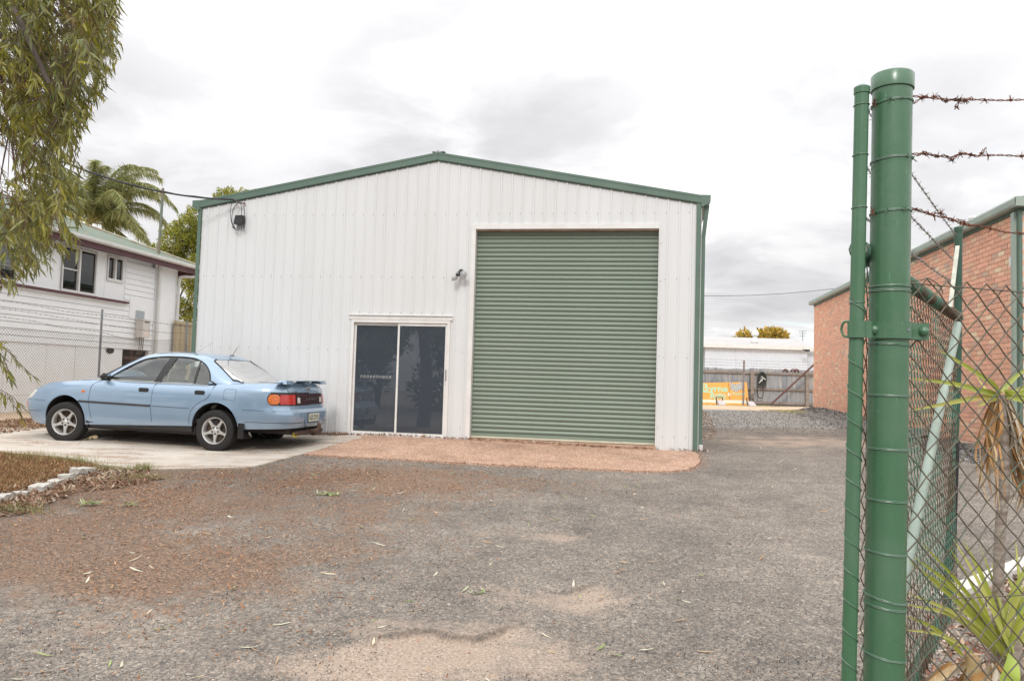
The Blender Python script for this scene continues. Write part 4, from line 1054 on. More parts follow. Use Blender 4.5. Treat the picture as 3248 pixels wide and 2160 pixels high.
# two small metal frames in front of the sign
def mframe(x0, x1, y0, y1, off, label):
    a, zt_ = sz(x0, y0, off); b, _ = sz(x1, y0, off); ym = y0+(y1-y0)*.42; _, zm_ = sz(x0, ym, off); zb_ = sz(x0, y1, off)[1]; zb_ = .54
    t_ = thing('metal_barrow', label, 'barrow', FF.p((a+b)/2, zb_, off), 0, 'small grey metal frames at the rear fence')
    m_ = MB(); m_.tube([FF.p(a+.05, zb_, off), FF.p(a, zt_, off), FF.p(b, zt_, off), FF.p(b, zm_-.1, off)], .03, 6); m_.build('frame', M['black'], t_)
    m_ = MB(); m_.hexa([FF.p(a+.06, zb_-.03, off+.35), FF.p(b+.06, zb_-.03, off+.35), FF.p(b+.02, zb_+.0, off), FF.p(a+.04, zb_, off), FF.p(a+.06, zb_+.03, off+.36), FF.p(b+.06, zb_+.03, off+.36), FF.p(b, zm_, off+.02), FF.p(a+.04, zm_, off+.02)]); m_.build('tray', pm('grey_tray', (.42, .38, .38), (.5, .46, .46), 3, .6), t_)
mframe(605, 850, 825, 1060, 1.3, 'grey metal barrow with black frame in front of the orange sign lettering')
mframe(1745, 1985, 860, 1110, 1.3, 'grey metal barrow with black frame at the right end of the orange sign')
# hose on the fence
t3 = thing('hose_reel', 'black hose and reel hanging on the middle of the rear iron fence', 'hose', FF.p(fz_(1390, 560)[0], 1.4, .1))
def fp3(x, y, off): a = FF.uz(2150+x/5.227, 1100+y/5.227, off); return FF.p(a[0], a[1], off)
hb = pm('hose_black', (.03, .035, .03), None, 5, .6)
mb = MB(); c = Vector(fp3(1390, 560, .2))
for k in range(4): mb.tube([c+Vector(((.21-.03*k)*math.cos(a_), .03*k-.05, (.33-.05*k)*math.sin(a_)+.08)) for a_ in np.linspace(0, 2*math.pi, 15)[:-1]], .035, 6, False, True)
mb.build('coil', hb, t3, True)
mb = MB(); mb.tube(spline([fp3(1330, 600, .2), fp3(1322, 740, .2), fp3(1335, 830, .2), fp3(1370, 850, .2), fp3(1405, 830, .2), fp3(1415, 720, .2), fp3(1395, 600, .2)], 5), .022, 6); mb.tube(spline([fp3(1400, 520, .2), fp3(1450, 560, .2), fp3(1462, 640, .2), fp3(1440, 680, .2), fp3(1420, 620, .2)], 5), .016, 6)
mb.tube(spline([fp3(1320, 735, .2), fp3(1250, 790, .3), fp3(1190, 840, .5)], 5), .016, 6); mb.build('loose_hose', hb, t3, True)
mb = MB(); mb.tube([fp3(1345, 600, .28), fp3(1412, 528, .28)], .02, 6); mb.tube([fp3(1385, 490, .28), fp3(1455, 545, .28)], .02, 6); mb.build('bracket', M['white_trim'], t3)

# pale warehouse behind the rear fence
WH = Plane((5.0, 50.0), .02)
def w4(x, y): return WH.uz(2150+x/3.92, 1000+y/3.92)
we = (w4(400, 412)[1]+w4(1500, 422)[1])/2; wu0 = w4(340, 420)[0]; wu1 = w4(1608, 430)[0]
wrz = 3.85+(w4(900, 282)[1]-we)*1.15*.0; 
WR = Plane((5.0, 58.0), .02); wrz = WR.uz(2400, 1072)[1]
t = thing('pale_warehouse', 'long pale metal warehouse with white gutter behind the rear iron fence', 'warehouse', WH.p(8, .6, -6))
wm = pm('pale_warehouse_wall', (.62, .66, .72), (.58, .62, .68), 1, .5)
u_ = wu0
while u_ < wu1-.1:
    m_ = MB(); P = []; n_ = 21
    for i in range(n_+1):
        a = min(u_+i*.19/1.0*.5, wu1); P.append([WH.p(a, .4, .03 if i % 2 else 0), WH.p(a, we, .03 if i % 2 else 0)])
    m_.grid(P); m_.build('wall_sheet', wm, t); u_ += .095*n_
mb = MB(); mb.pbox(WH, -14, wu0, .4, we-.05, -12, -1.4); mb.pbox(WH, wu0+.01, wu1, .4, we-.02, -14, -.1); mb.build('wall', wm, t)
mb = MB(); mb.pbox(WH, wu1, 22, .4, we-.05, -12, -1.0); mb.build('annex_wall', wm, t)
mb = MB(); mb.pbox(WH, wu0-.3, wu1+.1, we, we+.26, .05, .3); mb.build('gutter', M['white_trim'], t)
mb = MB(); mb.pbox(WH, wu1+.1, 22, we-.02, we+.22, -.8, -.6); mb.build('gutter', M['white_trim'], t)
mb = MB(); wr1 = WR.uz(2538, 1074)[0]
mb.add([WH.p(-14, we+.22, .05), WH.p(wu1+.2, we+.22, .05), WR.p(wr1, wrz), WR.p(-14, wrz)], [(0, 1, 2, 3)])
mb.add([WH.p(wu1+.2, we+.22, .05), WH.p(wu1+4, we+.2, -16), WR.p(wr1, wrz)], [(0, 1, 2)]); mb.add([WR.p(-14, wrz), WR.p(wr1, wrz), WH.p(wu1+4, we+.2, -16), WH.p(-14, we+.2, -16)], [(0, 1, 2, 3)])
mb.add([WH.p(wu1, we+.2, -1.0), WH.p(23, we+.2, -.6), WH.p(23, we+.5, -12), WH.p(wu1, we+.5, -12)], [(0, 1, 2, 3)])
mb.build('roof', pm('zinc_roof', (.40, .385, .375), (.46, .445, .43), 1, .5), t)
for (px, py, Y_, r_) in ((2393, 1084, 52.5, .28), (2395, 1060, 58.2, .30)):
    c = at(px, py, Y_); mb = MB(); mb.lathe([(r_*.45, -.55), (r_*.5, -.2), (r_*.9, -.1), (r_, .05), (r_*.8, .2), (r_*.4, .28), (0, .3)], 12, Matrix.Translation(c)); mb.build('roof_ventilator', M['white_trim'], t, True)
mb = MB(); c = at(2561, 1112, 49.6); mb.box(c, (.12, .10, .07)); mb.box(c+Vector((-.16, 0, .04)), (.14, .07, .03)); o = mb.build('security_camera', M['black'], t)
mb = MB(); mb.pbox(WH, wu1+.2, wu1+3, we-1.9, we-1.6, -.9, -.8); mb.build('annex_beam', M['galv'], t)
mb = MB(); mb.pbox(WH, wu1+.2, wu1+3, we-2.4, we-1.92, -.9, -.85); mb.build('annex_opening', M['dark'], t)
# TV aerial
c = at(2546, 1070, 62); t = thing('tv_aerial', 'thin TV aerial on a mast above the pale warehouse roof', 'aerial', (c.x, c.y, 3))
mb = MB(); mb.tube([(c.x, c.y, 3), (c.x, c.y, at(2546, 1049, 62).z)], .03, 5); mb.build('mast', M['galv'], t)
mb = MB(); zt_ = at(2546, 1050, 62).z
for k, w in ((0, .34), (-.2, .30), (-.42, .22)): mb.beam((c.x-w, c.y, zt_+k), (c.x+w, c.y, zt_+k), .03, .03)
mb.build('antenna', pm('aerial_green', (.10, .16, .13), None, 3, .6), t)
# thin wire across the gap
A = at(2150, 936, 34); B = at(2800, 893, 34)
mb = MB(); mb.tube([A.lerp(B, i/20)-Vector((0, 0, .25*4*(i/20)*(1-i/20))) for i in range(21)], .011, 5); o = mb.build('overhead_wire', M['black']); setp(o, 'thin dark overhead wire between the shed and the brick building', 'wire')

# ------------------------------------------------------------------ sedan
def car_paint():
    m, n, b = newmat('light_blue_metallic_paint'); v = coords(n)
    c = ramp(n, noise(n, v, 2.5, 4, .6), [(.3, (.245, .355, .485)), (.7, (.27, .38, .51))])
    fl = ramp(n, noise(n, v, 900, 2, .5), [(.3, .90), (.7, 1.08)]); c = mixc(n, 1.0, c, fl, 'MULTIPLY')
    n.links.new(c, b.inputs['Base Color']); b.inputs['Metallic'].default_value = .35; b.inputs['Roughness'].default_value = .42
    b.inputs['Coat Weight'].default_value = 1.0; b.inputs['Coat Roughness'].default_value = .05; b.inputs['Coat IOR'].default_value = 1.8
    return m
PAINT = car_paint()
M['chrome'] = pm('alloy', (.55, .55, .55), (.45, .45, .45), 6, .28, .9)
M['alloy'] = pm('alloy_wheel', (.66, .65, .63), (.54, .53, .51), 9, .38, .55)
CG = glassmat('car_glass', (.90, .95, .92), .05, .01, .14, .0)
CG2 = glassmat('car_screen_glass', (.50, .57, .53), .04, .01, .03, .22)
CT = thing('sedan_car', 'light blue four-door sedan with rear spoiler parked on the concrete beside the shed', 'car', (0, 0, 0), 0, None, True)
yaw = .1841
fwd = Vector((-math.cos(yaw), math.sin(yaw), 0))
rear_ax = Vector((-4.334, 12.422, 0)); cpos = rear_ax+fwd*1.31; zr_, zf_ = .262, .292
CT.location = (cpos.x, cpos.y, (zr_+zf_)/2)
pit = math.atan2(zf_-zr_, 2.62)
CT.rotation_euler = (0, -pit, math.atan2(fwd.y, fwd.x))
def superell(aF, aR, b, nF, nR, K=1200):
    pts = []
    for k in range(K+1):
        t = math.pi*k/K; c, s = math.cos(t), math.sin(t); n_ = nF if c >= 0 else nR
        pts.append(((abs(c)**(2/n_))*(1 if c >= 0 else -1), abs(s)**(2/n_)))
    pts = np.array(pts); dx = np.diff(pts[:, 0])*(aF+aR)/2; dy = np.diff(pts[:, 1])*b
    # refine the steep starts
    s = np.concatenate([[0], np.cumsum(np.hypot(dx, dy))]); return s, pts
def tabz(tab): 
    zs = [t[0] for t in tab]; v = [t[1] for t in tab]; return lambda z: float(np.interp(z, zs, v))
class Shell:
    def __init__(s, xf, xr, b, nF, nR, ztop=None, shoulder=0, ref=None):
        s.xf, s.xr, s.b = tabz(xf), tabz(xr), tabz(b); z = ref
        a = (s.xf(z)-s.xr(z))/2; s.S, s.P = superell(a, a, s.b(z), nF, nR); s.L = s.S[-1]; s.ref = z; s.ztop = ztop; s.sh = shoulder
        s.D = np.gradient(s.P, axis=0); s.a_ref = a
    def e(s, q):
        sg = 1
        if q < 0: q, sg = -q, -1
        return float(np.interp(q, s.S, s.P[:, 0])), sg*float(np.interp(q, s.S, s.P[:, 1]))
    def p(s, q, z, off=0.0):
        ex, ey = s.e(q); xc = (s.xf(z)+s.xr(z))/2; a = (s.xf(z)-s.xr(z))/2; x, y = xc+a*ex, s.b(z)*ey
        h = .004; e0 = s.e(q-h); e1 = s.e(q+h); tx, ty = (e1[0]-e0[0])*a, (e1[1]-e0[1])*s.b(z)
        if q < 0: tx, ty = -tx, -ty
        L = math.hypot(tx, ty)+1e-9; nx, ny = -ty/L*(-1), -tx/L
        nx, ny = ty/L, -tx/L
        if nx*ex*a+ny*y < 0: nx, ny = -nx, -ny
        d = off
        if s.ztop is not None:
            k = min(max(1-(s.ztop(x)-z)/.11, 0), 1.2); d -= s.sh*k*k
        return (x+nx*d, y+ny*d, z)
    def qx(s, x, z):    # side param for a given x (left side)
        xc = (s.xf(z)+s.xr(z))/2; a = (s.xf(z)-s.xr(z))/2; ex = (x-xc)/a
        return float(np.interp(-ex, -s.P[:, 0], s.S))
    def qy(s, y, z, rear=True):
        ey = min(abs(y)/s.b(z), 1); h = len(s.S)//2
        r = float(np.interp(ey, s.P[:h+1, 1], s.S[:h+1])) if not rear else float(np.interp(ey, s.P[h:, 1][::-1], s.S[h:][::-1]))
        return r
ztx = [(-2.52, 1.045), (-2.42, 1.055), (-2.2, 1.065), (-1.7, 1.045), (-1.2, 1.012), (.6, 1.0), (.95, .998), (1.3, .968), (1.7, .925), (2.0, .87), (2.2, .82), (2.4, .77)]
ztop = lambda x: float(np.interp(x, [t[0] for t in ztx], [t[1] for t in ztx]))
BODY = Shell([(.2, 2.12), (.3, 2.24), (.42, 2.31), (.52, 2.335), (.62, 2.335), (.655, 2.32), (.70, 2.29), (.80, 2.22), (.9, 2.10), (1.06, 1.85)],
             [(.3, -2.34), (.38, -2.44), (.47, -2.50), (.60, -2.51), (.645, -2.50), (.66, -2.45), (.75, -2.43), (.92, -2.41), (1.06, -2.36)],
             [(.2, .83), (.4, .868), (.55, .883), (.66, .885), (.8, .878), (.95, .855), (1.06, .825)], 4.6, 6.0, ztop, .05, .6)
def cobj(mb, name, mat, smooth=True, parent=CT, kind=None):
    o = mkobj(name, mb.mesh(name, mat, smooth), None, kind); o.parent = parent; return o
AR, AZ, ARR = .385, .365, .385
def zlow(x):
    return float(np.interp(x, [-2.6, -2.3, -1.75, -1.7, 1.7, 1.75, 2.0, 2.4], [.40, .385, .36, .40, .27, .25, .27, .33]))
def arch_pts(cx):
    a0 = math.asin((zlow(cx-.38)-AZ)/AR) if True else 0
    out_ = []
    zl0 = zlow(cx+.375); zl1 = zlow(cx-.375)
    A0 = math.asin(max(-1, min(1, (zl0-AZ)/AR))); A1 = math.pi-math.asin(max(-1, min(1, (zl1-AZ)/AR)))
    for k in range(25):
        a = A0+(A1-A0)*k/24; out_.append((cx+AR*math.cos(a), AZ+AR*math.sin(a)))
    return out_
def body_outline():
    up = [(q, ztop(BODY.p(q, .95)[0])) for q in np.linspace(0, BODY.L, 90)]
    lo = []
    xs_ = []
    for q in np.linspace(0, BODY.L, 120):
        x = BODY.p(q, .4)[0]
        if abs(x-1.31) < AR+.01 or abs(x+1.31) < AR+.01: 
            if q > .5 and q < BODY.L-.5:
                key = 1.31 if x > 0 else -1.31
                if key not in xs_:
                    xs_.append(key); lo += [(BODY.qx(px, pz), pz) for px, pz in arch_pts(key)]
                continue
        lo.append((q, zlow(x)))
    return lo+up[::-1]
OUT = body_outline()
bs = MB()
v, f = region(OUT, [], (.07, .045), lambda q, z: BODY.p(q, z))
bs.add(v, f); bs.add([(x, -y, z) for x, y, z in v], [t[::-1] for t in f])
# hood and boot decks
def cap(x0, x1, crown, n=40, m=17):
    rows_ = []
    qs = [BODY.qx(x, ztop(x)) for x in np.linspace(x0, x1, n)]
    if x1 > 2: qs = list(np.linspace(BODY.qx(x0, ztop(x0)), 0.002, n))
    if x1 < -2: qs = list(np.linspace(BODY.qx(x0, ztop(x0)), BODY.L-.002, n))
    for q in qs:
        x = BODY.p(q, .95)[0]; zt_ = ztop(x); e = BODY.p(q, zt_); fade = min(1, abs(e[1])/.5)
        rows_.append([(e[0], e[1]*w, zt_+crown*fade*(1-abs(w)**2.4)) for w in np.linspace(1, -1, m)])
    bs.grid(rows_)
cap(.92, 2.4, .045); cap(-1.35, -2.5, .03)
body = cobj(bs, 'body', PAINT)
# waist between body edge and glasshouse
GH = Shell([(1.02, 1.13), (1.12, .94), (1.25, .67), (1.36, .42), (1.43, .27), (1.46, .15)], [(1.02, -1.73), (1.10, -1.62), (1.25, -1.37), (1.36, -1.16), (1.43, -1.06), (1.46, -.98)],
           [(1.02, .80), (1.1, .775), (1.25, .715), (1.36, .665), (1.42, .625), (1.46, .57)], 3.9, 6.0, None, 0, 1.2)
ws = MB()
for sgn in (1, -1):
    rows_ = []
    for q in np.linspace(0.0, GH.L, 60):
        g = GH.p(q, 1.02); x = g[0]; yb = BODY.p(BODY.qx(x, ztop(x)), ztop(x))[1]
        rows_.append([(x, sgn*max(yb, g[1]), ztop(x)+.001), (x, sgn*(max(yb, g[1])*.5+g[1]*.5), ztop(x)+.008), (g[0], sgn*g[1], ztop(x)+.012)])
    ws.grid(rows_)
cobj(ws, 'waist_panel', PAINT)
# glasshouse
DLO = [(.69, 1.012), (.48, 1.155), (.28, 1.275), (.14, 1.345), (-.02, 1.388), (-.30, 1.418), (-.68, 1.415), (-.86, 1.375), (-.99, 1.305), (-1.09, 1.195), (-1.14, 1.07), (-1.11, 1.012)]
dlo = [(GH.qx(x, z), z) for x, z in DLO]
def ws_poly(rear, in_=0.0, half=True):
    if rear: L_ = [(.0, 1.065), (.64, 1.06), (.70, 1.085), (.635, 1.25), (.575, 1.375), (.53, 1.40), (0, 1.415)]
    else: L_ = [(.0, 1.045), (.62, 1.05), (.68, 1.075), (.62, 1.22), (.565, 1.345), (.52, 1.38), (0, 1.40)]
    return L_
def q_of(y, z, rear): return GH.qy(y, z, rear)
wsf = [(q_of(y, z, False) if y > 0 else -.1, z) for y, z in ws_poly(False)]
wsr = [(q_of(y, z, True) if y > 0 else GH.L+.1, z) for y, z in ws_poly(True)]
OG = [(0, .99), (GH.L, .99), (GH.L, 1.455), (0, 1.455)]
gs = MB(); v, f = region(OG, [dlo, wsf, wsr], (.05, .03), lambda q, z: GH.p(q, z))
gs.add(v, f); gs.add([(x, -y, z) for x, y, z in v], [t[::-1] for t in f])
rows_ = []
XM = (GH.xf(1.455)+GH.xr(1.455))/2; XA_ = (GH.xf(1.455)-GH.xr(1.455))/2
for q in np.linspace(0.001, GH.L-.001, 50):
    e = GH.p(q, 1.455); k = max(0, 1-abs((e[0]-XM)/XA_)**3.2)
    rows_.append([(e[0], e[1]*w, 1.455+.058*k**.7*(1-abs(w)**2.6)) for w in np.linspace(1, -1, 21)])
gs.grid(rows_)
cobj(gs, 'roof', PAINT)
def pane(name, poly, off=-.006, mirror=False, mat=CG, sp=(.06, .04)):
    v, f = region(poly, [], sp, lambda q, z: GH.p(q, z, off)); m_ = MB()
    if mirror: v = [(x, -y, z) for x, y, z in v]
    m_.add(v, f); return cobj(m_, name, mat)
Fm = lambda L_, rear: [(q_of(y, z, rear), z) for y, z in L_]
# windscreen and rear window as one sheet each (both halves)
def fullpane(name, rear):
    L_ = ws_poly(rear)[1:-1]; P = [(y, z) for y, z in L_]+[(-y, z) for y, z in L_[::-1]]
    def mp(y, z):
        q = q_of(abs(y), z, rear); a = GH.p(q, z, -.006); return (a[0], math.copysign(abs(a[1]), y) if abs(y) > 1e-6 else 0, z)
    v, f = region(P, [], (.07, .04), mp); m_ = MB(); m_.add(v, f); cobj(m_, name, CG2)
    t_ = MB(); R_ = [(GH.p(q_of(abs(y), z, rear), z, .002), y) for y, z in P]
    pts = [(a[0], math.copysign(abs(a[1]), y), a[2]) for a, y in R_]; t_.tube(pts, .012, 6, False, True); cobj(t_, 'window_seal', M['black'])
fullpane('windscreen', False); fullpane('rear_window', True)
Bx = lambda z, d: -.255-(z-1.012)*.38+d
zt_at = lambda x: float(np.interp(-x, [-p[0] for p in DLO[:9]], [p[1] for p in DLO[:9]]))
for mir in (False, True):
    sg = -1 if mir else 1
    pane('side_glass', dlo, -.008, mir)
    t_ = MB(); pts = [GH.p(q, z, .001) for q, z in dlo]; pts = [(x, sg*y, z) for x, y, z in pts]; t_.tube(spline(pts+[pts[0]], 3)[:-1], .011, 5, False, True); cobj(t_, 'window_seal', M['black'])
    # B pillar and quarter-light bar
    pb = MB(); zz_ = np.linspace(1.008, 1.412, 8)
    pb.grid([[(lambda a: (a[0], sg*a[1], a[2]))(GH.p(GH.qx(Bx(z, d), z), z, .004)) for d in (-.062, -.02, .02, .062)] for z in zz_]); cobj(pb, 'b_pillar', M['black'])
    pb = MB(); pb.grid([[(lambda a: (a[0], sg*a[1], a[2]))(GH.p(GH.qx(-.885+d, z), z, .003)) for d in (-.016, .016)] for z in np.linspace(1.012, 1.375, 5)]); cobj(pb, 'quarter_light_bar', M['black'])
    ch_ = MB(); ch_.tube([(x, sg*(GH.p(GH.qx(x, 1.02), 1.02, .012)[1]), 1.004) for x in np.linspace(.70, -1.13, 14)], .006, 5); cobj(ch_, 'waist_moulding', M['chrome'])
# panel gaps, arch lips, mouldings
gapm = pm('panel_gap', (.015, .018, .022), None, 3, .8)
def side_line(P, r, name, mat, off=.0, closed=False, sgs=(1, -1), sm=4):
    for sg in sgs:
        pts = [BODY.p(BODY.qx(x, z), z, off) for x, z in P]; pts = [(x, sg*y, z) for x, y, z in pts]
        m_ = MB(); m_.tube(spline(pts, sm) if not closed else pts, r, 5, not closed, closed); cobj(m_, name, mat)
side_line([(.72, .995), (.80, .97), (.86, .90), (.875, .75), (.865, .60), (.84, .48), (.82, .40)], .0032, 'door_gap', gapm, .0005)
side_line([(-.26, 1.0), (-.235, .96), (-.225, .85), (-.225, .60), (-.24, .40)], .0032, 'door_gap', gapm, .0005)
side_line([(-1.25, 1.01), (-1.235, .96), (-1.20, .86), (-1.16, .80), (-1.10, .765), (-1.02, .72), (-.92, .62), (-.885, .50), (-.88, .40)], .0032, 'door_gap', gapm, .0005)
side_line([(-1.75, .655), (-2.0, .652), (-2.25, .65)], .003, 'bumper_gap', gapm, .0005)
side_line([(1.70, .64), (1.9, .645), (2.1, .65)], .003, 'bumper_gap', gapm, .0005)
side_line([(1.06, .663), (.9, .661), (.6, .657), (.2, .652), (-.21, .647)], .0155, 'rub_strip', M['black'], .003, False, (1, -1), 3)
side_line([(-.25, .645), (-.6, .64), (-.88, .636)], .0035, 'rub_strip_track', gapm, .0)
side_line([(-1.43, .94), (-1.43, .80), (-1.62, .79), (-1.63, .94), (-1.61, .955), (-1.45, .955)], .0025, 'fuel_flap_gap', gapm, .0, True, (1,))
for cx in (1.31, -1.31):
    P = arch_pts(cx)
    side_line(P, .008, 'arch_lip', PAINT, .0, False, (1, -1), 2)
    for sg in (1, -1):
        w_ = MB(); rows_ = []
        for x, z in P:
            y = BODY.p(BODY.qx(x, z), z, -.01)[1]; rows_.append([(x, sg*y, z), (x, sg*(y-.16), z), (x, sg*.5, z)])
        w_.grid(rows_); w_.add([(cx, sg*.5, AZ)]+[(x, sg*.5, z) for x, z in P], [(0, i, i+1) for i in range(1, len(P))]); cobj(w_, 'wheel_well', M['dark'], False)
# sills and underbody
for sg in (1, -1):
    s_ = MB(); rows_ = []
    for x in np.linspace(.93, -.92, 16):
        rows_.append([(x, sg*.862, .405), (x, sg*.855, .34), (x, sg*.835, .28), (x, sg*.78, .245), (x, sg*.5, .235)])
    s_.grid(rows_); cobj(s_, 'sill', pm('sill_black', (.014, .014, .015), (.03, .028, .026), 6, .55))
ub = MB(); ub.box((0, 0, .30), (.95, .80, .06)); ub.box((1.85, 0, .34), (.28, .60, .05)); ub.box((-1.95, 0, .36), (.42, .60, .06)); cobj(ub, 'underbody', M['dark'], False, CT, 'stuff')
for q0, q1, sg in ((1, 1, 1),):
    pass
# bumper undersides
for rear in (False, True):
    b_ = MB(); rows_ = []
    for q in (np.linspace(BODY.qx(1.72, .35), 0, 14) if not rear else np.linspace(BODY.qx(-1.72, .38), BODY.L, 14)):
        x0_ = BODY.p(q, .4)[0]; e = BODY.p(q, zlow(x0_)); rows_.append([(e[0]*.99, e[1]*.97, e[2]+.01), (e[0]*.93, e[1]*.6, e[2]-.0), (e[0]*.93, 0, e[2]-.0), (e[0]*.93, -e[1]*.6, e[2]-.0), (e[0]*.99, -e[1]*.97, e[2]+.01)])
    b_.grid(rows_); cobj(b_, 'bumper_base', M['dark'], False)
# interior
seatm = pm('beige_fabric', (.60, .57, .48), (.52, .50, .42), 12, .9)
def rbox(c, h, rot=None, r=.04):
    bm = bmesh.new(); bmesh.ops.create_cube(bm, size=2)
    for q in bm.verts: q.co = Vector((q.co.x*h[0], q.co.y*h[1], q.co.z*h[2]))
    bmesh.ops.bevel(bm, geom=bm.edges[:], offset=r, segments=3, affect='EDGES')
    m_ = MB(); Mx = (rot if rot is not None else Matrix()).to_4x4(); Mx.translation = Vector(c)
    m_.add([Mx @ q.co for q in bm.verts], [tuple(q.index for q in p.verts) for p in bm.faces]); bm.free(); return m_
for y in (.37, -.37):
    cobj(rbox((.13, y, .70), (.27, .25, .09)), 'seat', seatm)
    cobj(rbox((-.19, y, .98), (.07, .25, .30), Matrix.Rotation(-.3, 3, 'Y')), 'seat_back', seatm)
    cobj(rbox((-.32, y, 1.27), (.045, .12, .075), Matrix.Rotation(-.2, 3, 'Y'), .03), 'headrest', seatm)
cobj(rbox((-.88, 0, .72), (.25, .60, .09)), 'rear_bench', seatm); cobj(rbox((-1.14, 0, .95), (.06, .58, .22), Matrix.Rotation(-.35, 3, 'Y')), 'rear_backrest', seatm)
for y in (.33, -.33): cobj(rbox((-1.22, y, 1.16), (.035, .11, .05), None, .03), 'headrest', seatm)
cobj(rbox((.80, 0, .92), (.26, .68, .10), Matrix.Rotation(.1, 3, 'Y')), 'dashboard', pm('dashboard', (.10, .10, .09), None, 4, .7))
sw = MB(); c = Vector((.42, -.37, 1.0)); sw.tube([c+Vector((.09*math.sin(a_), .19*math.cos(a_), .17*math.sin(a_))) for a_ in np.linspace(0, 2*math.pi, 21)[:-1]], .014, 6, False, True); cobj(sw, 'steering_wheel', M['black'])
fl_ = MB(); fl_.box((-.2, 0, .45), (1.1, .78, .03)); cobj(fl_, 'floor', pm('carpet', (.10, .10, .11), None, 4, .9), False)
ps = MB(); ps.grid([[(-1.22, y, 1.055), (-1.66, y, 1.05)] for y in np.linspace(-.68, .68, 6)]); cobj(ps, 'parcel_shelf', pm('shelf', (.13, .13, .13), None, 4, .9), False)
for mir in (1, -1):
    dc = MB(); dc.grid([[(x, mir*.74, .45), (x, mir*.76, 1.03)] for x in np.linspace(.85, -.86, 6)]); cobj(dc, 'door_card', seatm, False)
pp = MB(); pp.add([(-1.55, -.25, 1.065), (-1.55, -.02, 1.065), (-1.47, -.02, 1.085), (-1.47, -.25, 1.085)], [(0, 1, 2, 3)]); cobj(pp, 'paper_sheet', M['white_trim'], False)
# lamps and rear garnish
def brect(a, b, z0_, z1_, off, name, mat, zf=None, n=14, m=5, rad=.0, parent=CT):
    """patch from body parameter a to b"""
    m_ = MB(); rows_ = []
    for i in range(n+1):
        q = a+(b-a)*i/n; k = 0
        if rad: 
            dd = min(i, n-i)/n*abs(b-a); k = max(0, 1-dd/rad)**2*.35*(z1_-z0_)
        rows_.append([BODY.p(q, z0_+k+(z1_-z0_-2*k)*j/m, off) for j in range(m+1)])
    m_.grid(rows_)
    ed = [r[0] for r in rows_]+rows_[-1][1:]+[r[-1] for r in rows_[::-1]][1:]+rows_[0][::-1][1:-1]
    c_ = Vector(BODY.p((a+b)/2, (z0_+z1_)/2, -.02)); base = len(ed)
    m_.add(list(ed)+[tuple(Vector(p)*.985+Vector((0, 0, p[2]*.015))) for p in ed], [(i, (i+1) % base, base+(i+1) % base, base+i) for i in range(base)])
    return cobj(m_, name, mat, True, parent)
def lensmat(name, c):
    m, n, b = newmat(name); v = coords(n, (1, 1, 1))
    cc = ramp(n, noise(n, v, 55, 2, .5), [(.35, tuple(x*.55 for x in c)), (.65, c)])
    n.links.new(cc, b.inputs['Base Color']); b.inputs['Roughness'].default_value = .12; b.inputs['Coat Weight'].default_value = .6; return m
amber = lensmat('amber_lens', (.85, .20, .03)); red = lensmat('red_lens', (.62, .035, .03)); clear = lensmat('clear_lens', (.80, .79, .72)); smoke = pm('smoked_garnish', (.035, .010, .012), (.05, .015, .015), 3, .12, coat=.5)
qa = BODY.qx(-2.13, .8); qm = BODY.qy(.72, .8); qe = BODY.qy(.48, .8); qc = BODY.L
brect(qa-.012, 2*qc-qa+.012, .738, .938, .004, 'garnish_surround', M['black'], n=60, rad=.07)
for sg in (0, 1):
    fl2 = (lambda q: q) if sg == 0 else (lambda q: 2*qc-q)
    def L2(a, b, *k, **kk):
        if sg == 0: return brect(a, b, *k, **kk)
        m0 = brect(a, b, *k, **kk)
        for vv in m0.data.vertices: vv.co.y = -vv.co.y
        m0.data.flip_normals(); return m0
    L2(qa+.005, qm, .755, .905, .010, 'indicator_lens', amber, rad=.05); L2(qm+.004, qe, .755, .905, .010, 'brake_lens', red)
    pass
# p() for q beyond the rear centre line
m_ = MB(); rows_ = []
for y in np.linspace(.47, -.47, 34):
    q = BODY.qy(abs(y), .83); rows_.append([(BODY.p(q, z, .008)[0], y, z) for z in np.linspace(.748, .922, 6)])
m_.grid(rows_); cobj(m_, 'rear_garnish', smoke)
for sg in (1, -1):
    m_ = MB(); rows_ = []
    for y in np.linspace(.43, .34, 4): rows_.append([(BODY.p(BODY.qy(y, .83), z, .012)[0], sg*y, z) for z in (.775, .86)])
    m_.grid(rows_); cobj(m_, 'reversing_lens', clear)
def rear_text(body, y0, y1, z0_, z1_, mat, off, name, bold=.02):
    v, f = text_geo(body, 1, 'LEFT', bold); ax = [q[0] for q in v]; w = max(ax)-min(ax)
    m_ = MB(); vv = []
    for q in v:
        y = y0+(y1-y0)*(q[0]-min(ax))/w; z = z0_+(z1_-z0_)*q[1]/.72
        vv.append((BODY.p(BODY.qy(abs(y), z), z, off)[0]-.001, y, z))
    m_.add(vv, f); return cobj(m_, name, mat, False)
rear_text('C A M R Y', .15, -.25, .815, .85, M['chrome'], .013, 'lettering', .03)
rear_text('CSi', .52, .40, .94, .965, M['chrome'], .006, 'badge', .04)
em = MB()
xe = lambda y, z, o: BODY.p(BODY.qy(abs(y), z), z, o)[0]
for ry, rz, cz in ((.055, .038, .985), (.020, .036, .985), (.050, .014, 1.003)):
    em.tube([(xe(ry*math.cos(a_), .98, .010), ry*math.cos(a_), cz+rz*math.sin(a_)) for a_ in np.linspace(0, 2*math.pi, 19)[:-1]], .0055, 5, False, True)
cobj(em, 'emblem', M['chrome'])
